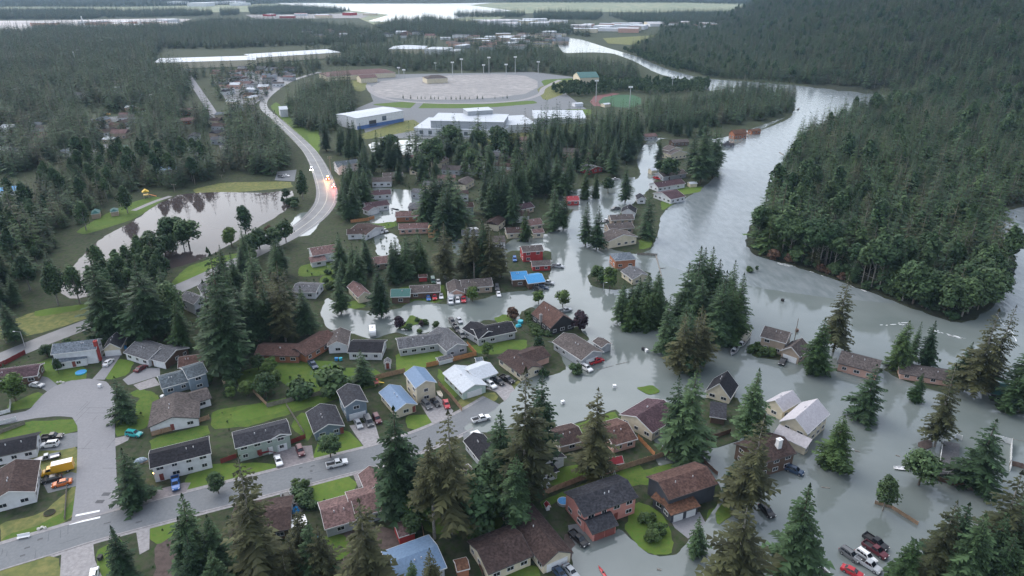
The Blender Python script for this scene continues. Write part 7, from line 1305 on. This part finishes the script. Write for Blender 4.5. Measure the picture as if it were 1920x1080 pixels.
for a in [(1603, 846, 1612, 848, .3, 'dark log floating beside the fresh green spruce'), (1679, 854, 1688, 857, .2, 'thin log floating left of the round green tree'), (1120, 694, 1150, 686, .1, 'long thin branch floating below the wooded islet'), (1155, 684, 1180, 679, .1, 'second long branch floating below the wooded islet'), (810, 570, 824, 569, .2, 'log floating in the lane before the striped roof'), (1098, 760, 1108, 758, .15, 'stick floating in the flood left of the dark islet'), (1232, 1068, 1240, 1070, .3, 'branch floating before the round lawn'), (1496, 206, 1498, 204, 1.2, 'dark stump standing in the far river bend'), (1230, 480, 1241, 520, .35, 'long log jammed along the river bank by the corner house'), (1540, 914, 1556, 916, .2, 'log floating right of the half sunk blue car'), (1462, 286, 1470, 292, .5, 'fallen snag at the bank of the river bend wood'), (1440, 345, 1452, 350, .5, 'second fallen snag at the bank of the river bend wood'), (1870, 818, 1920, 828, .1, 'long floating branch behind the white fence')]: logs(*a)
WST = mat('white stone', (.55, .54, .5), .9, .2, 2)
for i, (x, y) in enumerate([(108, 718), (114, 717), (119, 718), (73, 993), (79, 990), (85, 991)]):
    p = G(x, y); t = tag(link('boulder', None), None); bpy.data.objects.remove(t); q = MB(); q.blob((0, 0, .2), (.45, .35, .4), 8, 5, .15, 0, random.Random(i)); o = q.build('boulder', WST, None, (p.x, p.y, 0)); tag(o, ORD[i % 3] + (' white stone from the left on the lawn edge by the cul-de-sac' if i < 3 else ' white stone from the left on the lower left verge'), 'stone', 'white stones on the lawn edge' if i < 3 else 'white stones on the verge')
# lit windows and porch: the lamp that the photo shows burning
t = thing('porch_lamp', 'lit amber porch lamp on the white raised house', 'lamp', tuple(G(293, 899)) if True else None); q = MB(); q.blob((0, 0, 2.2), (.35, .35, .35), 8, 5); q.build('globe', LIT_O, t); q = MB(); q.cyl((0, 0, 0), (0, 0, 1.9), .05, .05, 6); q.build('post', PLAST, t)
# red entrance deck
p = G(494, 853); t = thing('entrance_deck', 'maroon wooden entrance deck with steps at the grey green house', 'deck', (p.x, p.y, 0), math.radians(28)); MR = mat('maroon boards', (.17, .02, .025), .8, .15, 2)
q = MB(); q.box((0, 0, 1.2), (3.0, 2.0, .15)); q.build('platform', MR, t)
for i in range(5): q = MB(); q.box((0, 0, 0), (.35, 1.4, .12)); q.build('step', MR, t, (1.7 + i * .33, 0, 1.05 - i * .22))
for s in (-1.4, 1.4): q = MB(); q.box((0, 0, 0), (.1, 2.0, 1.0)); q.build('railing', MR, t, (s, 0, 1.75))
# one label each inside the groups: place in the row as the photo shows it
GRP = {}
for o in COL.objects:
    if o.parent is None and o.get('group') and o.get('label'): GRP.setdefault((o['group'], o['label']), []).append(o)
for (g_, l_), L in GRP.items():
    if 1 < len(L) <= 39:
        L.sort(key=lambda o: o.location.x / max(1, o.location.y))
        for i, o in enumerate(L):
            pos = 'leftmost' if i == 0 else 'rightmost' if i == len(L) - 1 else ORD[i] + ' from left'
            o['label'] = l_ + ', ' + pos
# ---------------------------------------------------------------- haze
hm = bpy.data.materials.new('haze'); hm.use_nodes = True; t = hm.node_tree; t.nodes.clear()
o_ = t.nodes.new('ShaderNodeOutputMaterial'); pv = t.nodes.new('ShaderNodeVolumePrincipled')
pv.inputs['Color'].default_value = (.48, .72, 1.0, 1); pv.inputs['Density'].default_value = HAZE; pv.inputs['Anisotropy'].default_value = 0
t.links.new(pv.outputs[0], o_.inputs['Volume'])
mb = MB(); mb.box((0, 6800, 63), (18300, 14800, 134)); o = mb.build('haze', hm); o['kind'] = 'stuff'
